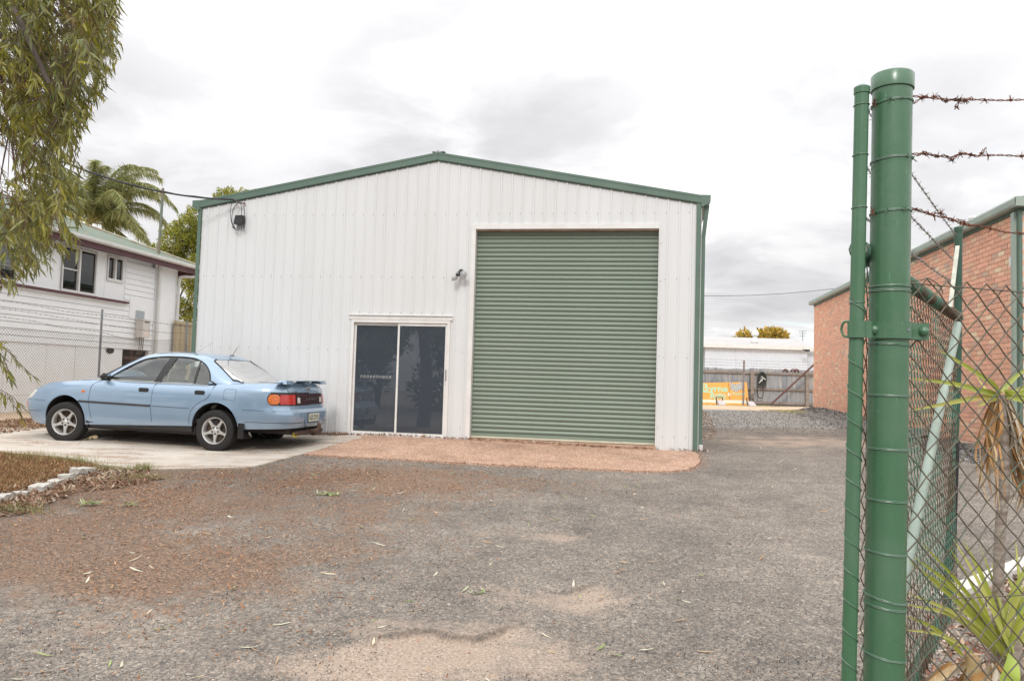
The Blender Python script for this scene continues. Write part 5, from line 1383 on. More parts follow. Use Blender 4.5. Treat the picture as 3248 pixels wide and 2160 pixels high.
# boot lid gaps, key lock
for sg in (1, -1):
    m_ = MB(); P = [(BODY.p(BODY.qy(.60, z), z, .001)[0], sg*.60, z) for z in (.918, .96, 1.0, 1.04)]+[(-2.36, sg*.60, 1.078), (-2.0, sg*.62, 1.082), (-1.86, sg*.62, 1.078)]
    m_.tube(P, .003, 4); cobj(m_, 'boot_gap', gapm)
# spoiler
def wing(x, y): return None
sp2 = MB(); rows_ = []
for y in np.linspace(.77, -.77, 33):
    k = abs(y)/.77; ch0 = .19*(1-.55*k**5); xc = -2.32+.07*k**2; zt_ = 1.113-.030*k**3.2; th = .010*(1-.5*k**4)
    rows_.append([(xc+ch0*.5, y, zt_-.018), (xc+ch0*.3, y, zt_+th*.3), (xc-ch0*.1, y, zt_+th*.5), (xc-ch0*.5, y, zt_+th*.45+.006), (xc-ch0*.5, y, zt_+.0), (xc-ch0*.1, y, zt_-th*.6), (xc+ch0*.3, y, zt_-th*.7), (xc+ch0*.5, y, zt_-.018)])
sp2.grid(rows_); sp2.add(rows_[0], [tuple(range(8))]); sp2.add(rows_[-1], [tuple(range(7, -1, -1))]); SPO = cobj(sp2, 'spoiler', PAINT)
for y, w in ((.60, .12), (0, .10), (-.60, .12)):
    z0_ = 1.065
    f_ = MB(); f_.hexa([(-2.38, y-w, z0_), (-2.20, y-w, z0_+.01), (-2.20, y+w, z0_+.01), (-2.38, y+w, z0_), (-2.36, y-w*.8, 1.122), (-2.24, y-w*.8, 1.118), (-2.24, y+w*.8, 1.118), (-2.36, y+w*.8, 1.122)]); cobj(f_, 'spoiler_mount', PAINT, False, SPO)
# number plate, recess and tow ball
m_ = MB(); m_.box((-2.512, .03, .535), (.004, .26, .085)); cobj(m_, 'plate_recess', PAINT, False)
m_ = MB(); m_.box((-2.524, .03, .545), (.004, .193, .073)); cobj(m_, 'plate_surround', M['black'], False)
m_ = MB(); m_.box((-2.530, .03, .548), (.003, .186, .064)); PL = cobj(m_, 'number_plate', pm('plate_white', (.70, .72, .62), None, 3, .4), False)
v, f = text_geo('163 DYU', 1, 'LEFT', .02); ax = [q[0] for q in v]; w = max(ax)-min(ax)
m_ = MB(); m_.add([(-2.5345, .198-.336*(q[0]-min(ax))/w, .505+.086*q[1]/.72) for q in v], f); cobj(m_, 'plate_lettering', pm('plate_letters', (.02, .06, .04), None, 3, .5), False, PL)
m_ = MB(); m_.tube([(-2.20, 0, .33), (-2.52, 0, .33), (-2.60, 0, .36), (-2.61, 0, .42)], .028, 8); m_.lathe([(0, -.03), (.022, -.022), (.03, 0), (.022, .022), (0, .03)], 12, Matrix.Translation((-2.61, 0, .44))); cobj(m_, 'tow_ball', pm('rusty_steel', (.10, .055, .035), (.16, .12, .09), 9, .7), True)
m_ = MB(); m_.box((-2.42, 0, .31), (.035, .48, .03)); m_.box((-2.44, -.25, .27), (.03, .10, .03)); cobj(m_, 'tow_bar', pm('tow_bar', (.06, .035, .03), (.10, .06, .045), 9, .8), False, CT, 'stuff')
m_ = MB(); m_.box((-2.42, .43, .285), (.02, .05, .035)); cobj(m_, 'tow_tag', pm('yellow_tag', (.5, .40, .05), None, 9, .6), False); m_ = MB(); m_.box((-2.42, .27, .30), (.02, .06, .035)); cobj(m_, 'tow_socket', pm('grey_tag', (.45, .43, .36), None, 9, .6), False)
# handles, mirror, side marker, headlights, grille, mudflaps, aerial
for x in (-.07, -1.03):
    for sg in (1, -1):
        y = BODY.p(BODY.qx(x, .885), .885)[1]; hb_ = rbox((x, sg*(y+.004), .885), (.085, .010, .032), None, .012); hs_ = cobj(hb_, 'door_handle', M['black'])
for sg in (1, -1):
    cobj(rbox((.63, sg*.88, 1.06), (.04, .07, .058), Matrix.Rotation(sg*.25, 3, 'Z'), .03), 'door_mirror', M['black'])
    m_ = MB(); m_.add([(.80, sg*.775, 1.0), (.58, sg*.79, 1.0), (.60, sg*.765, 1.10)], [(0, 1, 2)]); m_.tube([(.66, sg*.79, 1.05), (.64, sg*.85, 1.06)], .03, 8); cobj(m_, 'mirror_base', M['black'], False)
    y = BODY.p(BODY.qx(1.02, .82), .82)[1]; cobj(rbox((.99, sg*y, .815), (.032, .008, .02), None, .006), 'side_repeater', amber)
    m_ = MB(); m_.grid([[(x, sg*(y_), z) for y_ in (.70, .86)] for x, z in ((.89, .50), (.885, .36), (.87, .25))]); cobj(m_, 'mudflap', M['rubber'], False)
    m_ = MB(); m_.grid([[(x, sg*(y_), z) for y_ in (.66, .87)] for x, z in ((-1.70, .45), (-1.74, .34), (-1.80, .22))]); m_.grid([[(x, sg*.87, z) for x in (-1.70-.18*(1-(z-.22)/.23)*0, -1.80)] for z in (.22, .45)]); cobj(m_, 'mudflap', M['rubber'], False)
    def LL(a, b, *k, **kk):
        m0 = brect(a, b, *k, **kk)
        if sg < 0:
            for vv in m0.data.vertices: vv.co.y = -vv.co.y
            m0.data.flip_normals()
        return m0
    LL(BODY.qy(.30, .73, False), BODY.qx(2.0, .73), .665, .795, .006, 'headlight', clear, rad=.04)
    LL(BODY.qx(2.27, .56), BODY.qx(2.19, .56), .525, .60, .005, 'side_marker', amber)
m_ = MB(); rows_ = [[(BODY.p(BODY.qy(abs(y), z, False), z, .004)[0], y, z) for z in (.665, .72, .77)] for y in np.linspace(.28, -.28, 12)]; m_.grid(rows_); cobj(m_, 'grille', M['black'])
m_ = MB(); m_.tube([(-1.02, 0, 1.475), (-1.11, 0, 1.62)], .004, 5); m_.box((-1.02, 0, 1.48), (.03, .02, .008)); cobj(m_, 'aerial', M['black'], False)
m_ = MB(); m_.tube([(.28, -.66, 1.36), (.05, -.69, 1.54), (-.2, -.72, 1.71)], .0022, 4); cobj(m_, 'whip_aerial', M['galv'], False)
# wheels
def wheel(x, side, steer):
    T = bpy.data.objects.new('wheel', None); COL.objects.link(T); T.parent = CT; T.empty_display_size = .1
    T.location = (x, side*.775, .318); T.rotation_euler = (0, 0, (0 if side > 0 else math.pi)+steer)
    Q = Matrix.Rotation(-math.pi/2, 4, 'X')     # axis z -> +y (outward)
    t_ = MB(); t_.lathe([(.200, -.10), (.235, -.105), (.29, -.10), (.312, -.085), (.318, -.05), (.318, .0), (.318, .05), (.312, .085), (.29, .100), (.235, .103), (.205, .092), (.198, .07)], 48, Q)
    for k in range(4):
        for j in range(3): pass
    ty = mkobj('tyre', t_.mesh('tyre', M['rubber'], True)); ty.parent = T
    r_ = MB(); r_.lathe([(.205, -.09), (.195, -.07), (.188, .0), (.190, .055), (.198, .085), (.206, .093), (.202, .098), (.192, .088), (.183, .05), (.180, -.05)], 40, Q)
    r_.lathe([(.0, .075), (.022, .076), (.033, .072), (.040, .062), (.068, .055), (.07, .02)], 20, Q)
    for k in range(5):
        a = math.pi/2+k*2*math.pi/5; ca, sa = math.cos(a), math.sin(a)
        def pt(rr, w_, h): return Q @ Vector((ca*rr-sa*w_, sa*rr+ca*w_, h))
        P = [(.055, .040, .062), (.10, .026, .068), (.15, .019, .070), (.187, .030, .074)]
        rows_ = [[pt(rr, -w_, h-.018), pt(rr, -w_*.75, h), pt(rr, w_*.75, h), pt(rr, w_, h-.018)] for rr, w_, h in P]; r_.grid(rows_)
    ri = mkobj('rim', r_.mesh('rim', M['alloy'], True)); ri.parent = T
    b_ = MB(); b_.lathe([(0, .0), (.186, .0)], 24, Q)
    bk = mkobj('brake', b_.mesh('brake', pm('brake_dark', (.04, .03, .028), (.10, .07, .05), 12, .8), False)); bk.parent = T
    n_ = MB()
    for k in range(5):
        a = math.pi/2+math.pi/5+k*2*math.pi/5+math.pi/5; n_.lathe([(.012, .055), (.012, .070), (.0, .072)], 8, Q @ Matrix.Translation((.052*math.cos(a), .052*math.sin(a), 0)))
    nu_ = mkobj('wheel_nuts', n_.mesh('wheel_nuts', M['dark'], False), None, 'stuff'); nu_.parent = T
for x in (1.31, -1.31):
    for sd_ in (1, -1): wheel(x, sd_, .13 if x > 0 else 0)
for sgn in (1, -1):
    m_ = MB(); P = [BODY.p(q, .475, .001) for q in np.linspace(BODY.qx(-1.80, .475), BODY.qy(.35, .475), 16)]; P = [(x, sgn*y, z) for x, y, z in P]; m_.tube(P, .0035, 4); cobj(m_, 'bumper_groove', gapm)
    m_ = MB(); P = [BODY.p(q, .47, .001) for q in np.linspace(BODY.qx(1.78, .47), .1, 16)]; P = [(x, sgn*y, z) for x, y, z in P]; m_.tube(P, .003, 4); cobj(m_, 'bumper_groove', gapm)
    m_ = MB(); P = [BODY.p(q, .652, .001) for q in np.linspace(BODY.qx(-2.2, .652), BODY.L, 16)]; P = [(x, sgn*y, z) for x, y, z in P]; m_.tube(P, .003, 4); cobj(m_, 'bumper_gap', gapm)

# ------------------------------------------------------------------ gate post, gate and right-hand fence
def post_mat():
    m, n, b = newmat('weathered_green_enamel'); v = coords(n); vz = coords(n, (1, 1, .16))
    c = ramp(n, noise(n, vz, 9, 6, .6), [(.32, (.050, .138, .066)), (.68, (.072, .162, .090))])
    c = mixc(n, ramp(n, noise(n, v, 3.5, 6, .7), [(.45, 0.), (.72, .6)]), c, (.112, .19, .128))
    c = mixc(n, ramp(n, noise(n, coords(n, (1, 1, .25)), 70, 4, .7), [(.66, 0.), (.74, .7)]), c, (.12, .34, .17))
    c = mixc(n, ramp(n, noise(n, v, 150, 3, .7), [(.70, 0.), (.75, .8)]), c, (.38, .46, .38))
    c = mixc(n, ramp(n, noise(n, v, 26, 5, .7), [(.68, 0.), (.76, .8)]), c, (.10, .07, .05))
    n.links.new(c, b.inputs['Base Color'])
    n.links.new(ramp(n, noise(n, v, 18, 5, .7), [(.3, .22), (.7, .5)]), b.inputs['Roughness'])
    b.inputs['Coat Weight'].default_value = .25; b.inputs['Coat Roughness'].default_value = .2
    bump(n, b, noise(n, vz, 90, 5, .6), .35, .0012); return m
post_green = post_mat()
wire_green = pm('green_painted_wire', (.075, .18, .11), (.16, .22, .17), 30, .4)
mesh_near = pm('weathered_mesh', (.17, .15, .115), (.105, .085, .055), 22, .6, .3, spots=((.08, .125, .085), 9, .58, .05), var=0)
mesh_gate = pm('weathered_gate_mesh', (.16, .11, .07), (.10, .065, .045), 14, .65, .3, spots=((.10, .19, .135), 2.4, .47, .05))
def lin(a, b, z):
    k = (z-a.z)/(b.z-a.z); return a+(b-a)*k
pt_, pb_ = at(2831, 240, 2.14), at(2803, 2160, 2.14)
GZ = 0.0
ptop, pbot = lin(pt_, pb_, pt_.z), lin(pt_, pb_, -.15)
T1 = thing('gate_post', 'thick round green gate post with flat cap, wound with wire, right foreground', 'gate post', (pbot.x, pbot.y, 0))
def pc(z): return lin(pt_, pb_, z)
PR = .0528
mb = MB(); ax = (ptop-pbot).normalized(); RotP = ax.to_track_quat('Z', 'Y').to_matrix().to_4x4()
mp_ = Matrix.Translation(pbot) @ RotP; Lp = (ptop-pbot).length
mb.lathe([(PR, 0), (PR, Lp*.25), (PR, Lp*.5), (PR, Lp*.75), (PR, Lp-.02)], 40, mp_); mb.build('shaft', post_green, T1, True)
mb = MB(); mb.lathe([(PR+.001, Lp-.045), (PR+.0045, Lp-.045), (PR+.0045, Lp-.004), (PR+.0015, Lp), (0, Lp+.003)], 40, mp_); mb.build('cap', post_green, T1, True)
def zat(py, px=2820, Y=2.08): return at(px, py, Y).z
def ring(z, name='tie_wire', r=.0016, tilt=0, mat=None, R_=PR, strands=2, parent=None, ctr=None, jit=.0012):
    m_ = MB(); c = ctr if ctr is not None else pc(z)
    for k in range(strands):
        m_.tube([c+Vector(((R_+r*1.1)*math.cos(a), (R_+r*1.1)*math.sin(a), (k-.5)*r*2.0*(strands > 1)+tilt*math.cos(a+.3)+R(-jit, jit)*.5)) for a in np.linspace(0, 2*math.pi, 33)[:-1]], r, 5, False, True)
    return m_.build(name, mat or wire_green, parent or T1, True)
for py, tl in ((902, 0), (917, .0), (1089, -.003), (1254, -.001), (1427, -.001), (1593, -.002), (1762, -.004), (1912, -.010), (1937, -.006), (2098, -.008)): ring(zat(py), tilt=tl)
# stile of the gate
st, sb2 = at(2734, 275, 2.12), at(2692, 2160, 2.12)
def sc_(z): return lin(st, sb2, z)
dG = Vector((at(3038, 1100, 4.0).x-st.x, 4.0-2.12, 0)); GANG = math.atan2(dG.y, dG.x)
GP = Plane((st.x, 2.12), GANG); GLEN = dG.length
T2 = thing('chain_link_gate', 'open green pipe-framed chain-link gate swung back behind the thick green post', 'gate', (st.x+.6, 2.9, 0))
SR = .0193
z0g = .30
mb = MB(); mb.tube([sc_(z0g-.1), sc_(.6), sc_(1.0), sc_(1.5), sc_(2.0), sc_(st.z-.006)], SR, 24); mb.build('stile', post_green, T2, True)
mb = MB(); mb.lathe([(SR+.001, -.022), (SR+.0025, -.022), (SR+.0025, -.004), (.012, .003), (0, .004)], 24, Matrix.Translation(st)); mb.build('stile_cap', post_green, T2, True)
# wire wound spirally round the stile
m_ = MB(); K = 560; zt_s, zb_s = zat(905, 2727, 2.1), .30
turns = (zt_s-zb_s)/.082
m_.tube([sc_(zt_s+(zb_s-zt_s)*i/K)+Vector(((SR+.0016)*math.cos(2*math.pi*turns*i/K), (SR+.0016)*math.sin(2*math.pi*turns*i/K), 0)) for i in range(K)], .0014, 5, False); m_.build('lacing_wire', wire_green, T2, True)
for py in (327, 487, 655, 958): ring(0, 'tie_wire', .0013, .001, None, SR, 1, T2, sc_(zat(py, 2730, 2.1)))
# hinge strap round post and stile
zh = zat(1042, 2760, 2.07); HH = .0235
T3h = MB(); c = pc(zh); s_ = sc_(zh)
def strip(path, h, th, mb_):
    P = [Vector((p[0], p[1], 0)) for p in path]; n_ = len(P); inner, outer = [], []
    for i in range(n_):
        t_ = (P[min(i+1, n_-1)]-P[max(i-1, 0)]).normalized(); nn_ = Vector((t_.y, -t_.x, 0)); inner.append(P[i]); outer.append(P[i]+nn_*th)
    vs_ = []
    for i in range(n_): vs_ += [(*inner[i][:2], zh-h), (*outer[i][:2], zh-h), (*outer[i][:2], zh+h), (*inner[i][:2], zh+h)]
    fs_ = []
    for i in range(n_-1):
        a = i*4
        for k in range(4): fs_.append((a+k, a+(k+1) % 4, a+4+(k+1) % 4, a+4+k))
    fs_ += [(0, 1, 2, 3), ((n_-1)*4+3, (n_-1)*4+2, (n_-1)*4+1, (n_-1)*4)]
    mb_.add(vs_, fs_)
arc = lambda c_, r_, a0, a1, n_: [(c_.x+r_*math.cos(math.radians(a0+(a1-a0)*i/n_)), c_.y+r_*math.sin(math.radians(a0+(a1-a0)*i/n_))) for i in range(n_+1)]
path = [(c.x+PR+.052, c.y-.012), (c.x+PR+.030, c.y-.014), (c.x+PR+.010, c.y-.018)]+arc(c, PR+.0035, -25, -158, 22)+[(s_.x+SR+.012, s_.y-SR*.75)]+arc(s_, SR+.003, -40, -175, 12)
strip(path, HH, -.005, T3h)
T3h.build('hinge_strap', post_green, T2, False)
hk2 = MB(); hk2.tube(spline([(s_.x-SR-.002, s_.y-.004, zh+HH*.9), (s_.x-SR-.014, s_.y+.004, zh+HH*.85), (s_.x-SR-.018, s_.y+.012, zh), (s_.x-SR-.014, s_.y+.004, zh-HH*.8), (s_.x-SR-.001, s_.y-.002, zh-HH*.95)], 6), .0035, 8); hk2.build('hinge_hook', post_green, T2, True)
m_ = MB(); m_.pbox(Plane((c.x, c.y), 0), PR-.01, PR+.052, zh-HH, zh+HH, -.012, .006); m_.build('strap_lug', post_green, T2)
for bx, by in ((c.x-PR-.002, c.y-.028), (c.x+PR+.034, c.y-.022)):
    m_ = MB(); m_.lathe([(.0135, 0), (.0125, .006), (.008, .011), (0, .013)], 18, Matrix.Translation((bx, by, zh)) @ Matrix.Rotation(math.pi/2, 4, 'X')); m_.build('bolt', post_green, T2, True)
m_ = MB(); m_.lathe([(.004, 0), (.004, .0015), (0, .002)], 10, Matrix.Translation((c.x+.026, c.y-PR-.004, zh)) @ Matrix.Rotation(math.pi/2, 4, 'X')); m_.build('rivet', M['galv'], T2)
# far stile, rails, brace
FSP = [at(3040, 722, 4.0), at(3038, 1126, 4.0), at(3035, 1250, 4.0), at(3014, 1650, 4.0), at(3003, 1930, 4.0)]
dkgreen = pm('dark_green_paint', (.035, .095, .06), (.03, .07, .045), 5, .4, spots=((.30, .33, .30), 14, .66, .05))
mb = MB(); mb.tube(FSP, SR, 18); mb.lathe([(SR+.002, -.02), (SR+.002, .0), (0, .006)], 18, Matrix.Translation(FSP[0])); mb.build('far_stile', dkgreen, T2, True)
zr1_ = 1.5+.395; zr0_ = .36
palegreen = pm('pale_green_pipe', (.30, .36, .31), (.24, .30, .25), 7, .45, spots=((.50, .54, .48), 12, .62, .1))
greyg = pm('mesh_wrapped_rail', (.17, .23, .19), (.24, .28, .25), 12, .45)
A_, B_ = Vector((sc_(zr1_).x, sc_(zr1_).y, zr1_)), Vector((FSP[1].x, FSP[1].y, zr1_)); mb = MB(); mb.tube([A_, B_], .0235, 14); mb.build('top_rail', greyg, T2, True)
C_, D_ = Vector((sc_(zr0_).x, sc_(zr0_).y, zr0_)), Vector((FSP[4].x, FSP[4].y, zr0_)); mb = MB(); mb.tube([C_, D_], .020, 14); mb.build('bottom_rail', greyg, T2, True)
for (a, b, nm) in ((A_, B_, 'rail_lacing'), (C_, D_, 'rail_lacing')):
    m_ = MB(); K = 1500; ln = (b-a).length; tn = ln/.016; d_ = (b-a).normalized(); x_ = Vector((d_.y, -d_.x, 0)); y_ = Vector((0, 0, 1))
    m_.tube([a.lerp(b, i/K)+(x_*math.cos(2*math.pi*tn*i/K)+y_*math.sin(2*math.pi*tn*i/K))*.0262 for i in range(K)], .0019, 4, False); m_.build(nm, mesh_gate, T2)
def gpl(px, py, off): a = GP.uz(px, py, off); return Vector(GP.p(a[0], a[1], off))
b1, b2 = gpl(3038, 1030, .03), gpl(2886, 1744, .03); b3 = b2+(b2-b1)*.35
mb = MB(); mb.tube([b1, b2, b3], .0185, 16); mb.build('brace', palegreen, T2, True)
for k in (.36, .62, .9): ring(0, 'tie_wire', .0014, .004, None, .0185, 2, T2, b1.lerp(b2, k))
b1, b2 = gpl(3037, 781, .035), gpl(3014, 975, .035); mb = MB(); mb.beam(b1, b2, .018, .006); mb.build('strut', pm('flaking_white_strut', (.58, .56, .48), (.40, .42, .36), 20, .7), T2)
P = [at(3037, 1405, 3.93), at(3029, 1647, 3.93), at(3012, 1915, 3.93)]; mb = MB(); mb.tube(P, .010, 8); mb.tube([P[0]+Vector((-.05, 0, 0)), P[0]+Vector((.01, 0, 0))], .006, 6); mb.build('drop_bolt', M['black'], T2, True)
V, F_ = chainlink(GP, .03, GLEN-.02, lambda u_: zr0_, lambda u_: zr1_+.0, .0354, .0017, 4, .0018)
npmesh('wire_mesh', V, F_, mesh_gate, None, False, T2)
for pa, pb3 in (((2890, 545), (3031, 745)), ((2890, 682), (3028, 828)), ((2890, 798), (3024, 898))):
    a = GP.uz(*pa); b = GP.uz(*pb3); tS = (.03-a[0])/(b[0]-a[0])
    P = [GP.p(a[0]+(b[0]-a[0])*t_, a[1]+(b[1]-a[1])*t_+(.0 if t_ in (tS, 1) else -.006), 0) for t_ in (tS, tS*.5, .3, .6, 1)]
    barbed('barbed_wire', P, M['wire'], T2, .0013, .085, .004, .014, 6, 4, .03)
# fence panel to the right of the post
RF = Plane((pc(1.5).x, 2.13), math.atan2(.12, .46))
T4 = thing('chain_link_fence', 'close-up chain-link fence panel with three rusty barbed wires right of the post', 'fence', (1.6, 2.25, 0))
zt0 = RF.uz(2905, 901)[1]; zt1_ = RF.uz(3248, 928)[1]; ut0, ut1 = RF.uz(2905, 901)[0], RF.uz(3248, 928)[0]
mtop = lambda u_: zt0+(zt1_-zt0)*(u_-ut0)/(ut1-ut0)
kt = RF.uz(3107, 898); 
V, F_ = chainlink(RF, PR+.004, 2.6, lambda u_: .06, lambda u_: mtop(u_)+.018, .0354, .0022, 6, .0006)
npmesh('wire_mesh', V, F_, mesh_near, None, True, T4)
m_ = MB(); m_.tube([RF.p(u_, mtop(u_)+.0006*math.sin(u_*30), .004) for u_ in np.linspace(-.02, 2.6, 30)], .0019, 6); m_.build('line_wire', mesh_near, T4)
zlw = RF.uz(3050, 1895)[1]
m_ = MB(); m_.tube([RF.p(u_, zlw-.006*(u_-.3), .004) for u_ in np.linspace(-.0, 2.6, 30)], .0019, 6); m_.build('line_wire', mesh_near, T4)
m_ = MB(); m_.tube(spline([RF.p(PR, zt0+.006, .0), RF.p(.10, zt0+.012, .006), RF.p(.125, zt0+.018, .006), RF.p(.165, zt0-.002, .006), RF.p(.175, zt0-.022, .006)], 6), .0017, 6); m_.build('wire_tail', mesh_near, T4)
def b7(pts): return [RF.p(*(lambda a: (a[0], a[1]))(RF.uz(2600+x/1.912, 180+y/1.912)), 0) for x, y in pts]
W1_ = [(560, 240), (640, 247), (700, 255), (800, 262), (900, 262), (1000, 262), (1100, 266), (1239, 262), (1400, 262), (2000, 270)]
W2_ = [(560, 590), (640, 592), (720, 602), (800, 610), (860, 590), (950, 600), (1100, 598), (1239, 605), (1500, 612), (2000, 625)]
W3_ = [(540, 915), (600, 935), (700, 965), (800, 985), (880, 1020), (960, 1025), (1050, 1045), (1130, 1065), (1239, 1073), (1500, 1100), (2000, 1120)]
for W_ in (W1_, W2_, W3_): barbed('barbed_wire', b7(W_), M['rust'], T4, .0014, .11, .0042, .016, 7, 5, .034)
TL = [[(570, 285), (600, 262), (640, 240), (670, 250), (720, 240), (760, 272), (810, 258), (860, 280), (910, 250), (930, 262)], [(820, 320), (835, 290), (850, 268), (900, 262)],
      [(590, 602), (640, 580), (700, 605), (760, 598), (800, 625), (850, 590), (910, 592), (960, 605), (1000, 560), (1012, 557)],
      [(560, 925), (610, 930), (660, 950), (740, 950), (790, 990), (850, 990), (900, 1018), (960, 1020)]]
for W_ in TL: barbed('wire_tail', b7(W_), M['rust'], T4, .0013, .045, .005, .014, 6, 5, .022)
for py, m3 in ((303, M['rust']), (488, wire_green), (658, wire_green)):
    z_ = zat(py, 2830, 2.07); o = ring(z_, 'wire_wrap', .0016, .003, wire_green if py != 303 else wire_green, PR, 2)
    m_ = MB(); q_ = pc(z_)
    for k in range(4):
        a = math.radians(R(-170, -30)); cc = q_+Vector((math.cos(a)*(PR+.003), math.sin(a)*(PR+.003), 0))
        for j in range(4): m_.tube([cc, cc+Vector((R(-.012, .012), -R(0, .008), R(-.012, .012)))], [.0014, .0006], 4, False)
    m_.build('barbs', wire_green, T1, False, 'stuff')
for sx in (0, 1):
    m_ = MB(); c_ = pc(zat([303, 658][sx], 2830, 2.07))+Vector((-PR-.004, -.012, 0))
    for j in range(12): m_.tube([c_, c_+Vector((R(-.008, .006), R(-.008, .004), R(-.014, .014)))], .0014, 4, False)
    m_.build('rusty_knot', M['rust'], T1, False, 'stuff')

# ------------------------------------------------------------------ plants behind the fence
def blade(m_, P, w, nrm=(0, -1, 0), fold=.3, droop=0):
    P = spline(P, 5); N = len(P); rows_ = []
    for i, p in enumerate(P):
        k = i/(N-1); wd = w*(min(1, k*5+.45))*(1-k**2.6)+.0008
        t_ = (P[min(i+1, N-1)]-P[max(i-1, 0)]).normalized(); nn_ = Vector(nrm); nn_ = (nn_-t_*nn_.dot(t_)).normalized(); s_ = t_.cross(nn_)
        rows_.append([p+s_*wd, p+s_*wd*.5-nn_*wd*fold*.6, p-nn_*wd*fold, p-s_*wd*.5-nn_*wd*fold*.6, p-s_*wd])
    m_.grid(rows_)
def leafmat(name, c1, c2, tip=None, trans=.3, sc=8):
    m, n, b = newmat(name); v = coords(n)
    c = ramp(n, noise(n, v, sc, 4, .6), [(.3, c1), (.7, c2)])
    if tip: c = mixc(n, ramp(n, noise(n, v, sc*.6, 3), [(.52, 0.), (.66, .8)]), c, tip)
    n.links.new(c, b.inputs['Base Color']); b.inputs['Roughness'].default_value = .42
    t_ = N_(n, 'ShaderNodeBsdfTranslucent'); x = N_(n, 'ShaderNodeMixShader'); x.inputs[0].default_value = trans
    n.links.new(c, t_.inputs[0]); n.links.new(b.outputs[0], x.inputs[1]); n.links.new(t_.outputs[0], x.inputs[2]); n.links.new(x.outputs[0], n.nodes['Material Output'].inputs[0]); return m
yl = [leafmat('yucca_leaf', (.40, .42, .06), (.28, .34, .05)), leafmat('yucca_leaf_pale', (.54, .52, .14), (.40, .43, .10)), leafmat('yucca_leaf_tip', (.42, .42, .08), (.44, .42, .12), (.60, .30, .12))]
dead = [pm('dead_leaf_pale', (.62, .47, .28), (.45, .29, .14), 14, .8, stretch=(3, 3, .5)), pm('dead_leaf_brown', (.50, .28, .10), (.30, .15, .06), 10, .8, stretch=(3, 3, .5)), pm('dead_leaf_grey', (.60, .54, .44), (.40, .32, .22), 10, .8, stretch=(3, 3, .5))]
bark = pm('pale_ringed_trunk', (.42, .36, .31), (.20, .15, .12), 11, .85, stretch=(1, 1, 5), bmp=.6, bscale=40)
q6 = lambda x, y, Y: at(2850+x/2.8518, 1100+y/2.8518, Y)
q7 = lambda x, y, Y: at(2850+x/2.8, 1600+y/2.8, Y)
Yp = 3.0
tb = at(3176, 1250, Yp)
t = thing('yucca_plant', 'tall thin-trunked yucca with green crown and hanging dead leaves behind the mesh', 'plant', (tb.x, Yp, 0))
mb = MB(); tp = [q6(920, 440, Yp), q6(945, 700, Yp), q6(955, 1000, Yp+.01), q6(955, 1300, Yp), q7(905, 200, Yp), q7(890, 600, Yp), q7(875, 1100, Yp), q7(865, 1560, Yp)]; e_ = tp[-1]; tp.append(Vector((e_.x, Yp, g1(e_.x, Yp)-.02)))
mb.tube(spline(tp, 6), [.014]*6+[.0185]*500 if False else .0195, 16); mb.build('trunk', bark, t, True)
HD = q6(925, 430, Yp)
for pts, w, mi_, dY in (([(925, 420), (800, 300), (560, 145), (362, 28)], .016, 0, -.28), ([(925, 425), (860, 330), (790, 290), (725, 285)], .013, 0, -.12), ([(905, 430), (720, 390), (470, 330), (128, 288)], .0175, 0, -.30),
        ([(905, 455), (780, 455), (600, 480), (350, 530), (125, 572)], .015, 2, -.25), ([(900, 460), (820, 480), (770, 510), (715, 535)], .014, 2, -.15), ([(900, 440), (810, 400), (750, 330), (705, 262)], .010, 1, .2),
        ([(930, 400), (945, 370), (955, 345), (958, 315)], .010, 1, .1), ([(960, 400), (1060, 385), (1200, 365), (1400, 380)], .018, 1, -.2), ([(960, 420), (1080, 410), (1250, 400), (1450, 450)], .018, 0, -.1), ([(970, 455), (1080, 470), (1180, 520), (1320, 640)], .017, 0, .1),
        ([(960, 440), (1100, 450), (1300, 500), (1500, 620)], .016, 0, -.25), ([(900, 390), (860, 385), (830, 378)], .012, 2, .05), ([(940, 410), (1000, 330), (1100, 240), (1250, 150)], .015, 0, .3)):
    n_ = len(pts); mb = MB(); blade(mb, [q6(x, y, Yp+dY*i/(n_-1)) for i, (x, y) in enumerate(pts)], w*.66, (0, -1, .25), .4); mb.build('leaf', yl[mi_], t, True)
for i in range(64):
    a = random.choice([-1, 1, 1])*R(.35, 1); L_ = R(.26, .46); sx = a*.085+.012; k = random.choice([0, 0, 1, 1, 1, 2])
    y0 = R(-.03, .03); p0 = HD+Vector((a*.018, y0, -.02)); p1 = p0+Vector((sx*.45, R(-.05, .03), -L_*.35)); p2 = p0+Vector((sx*.8, R(-.07, .04), -L_*.7)); p3 = p0+Vector((sx+R(-.02, .02), R(-.09, .05), -L_))
    mb = MB(); blade(mb, [p0, p1, p2, p3], R(.003, .0070), (R(-.5, .5), -1, .1), R(.1, .5)); mb.build('dead_leaf', dead[k], t, True)
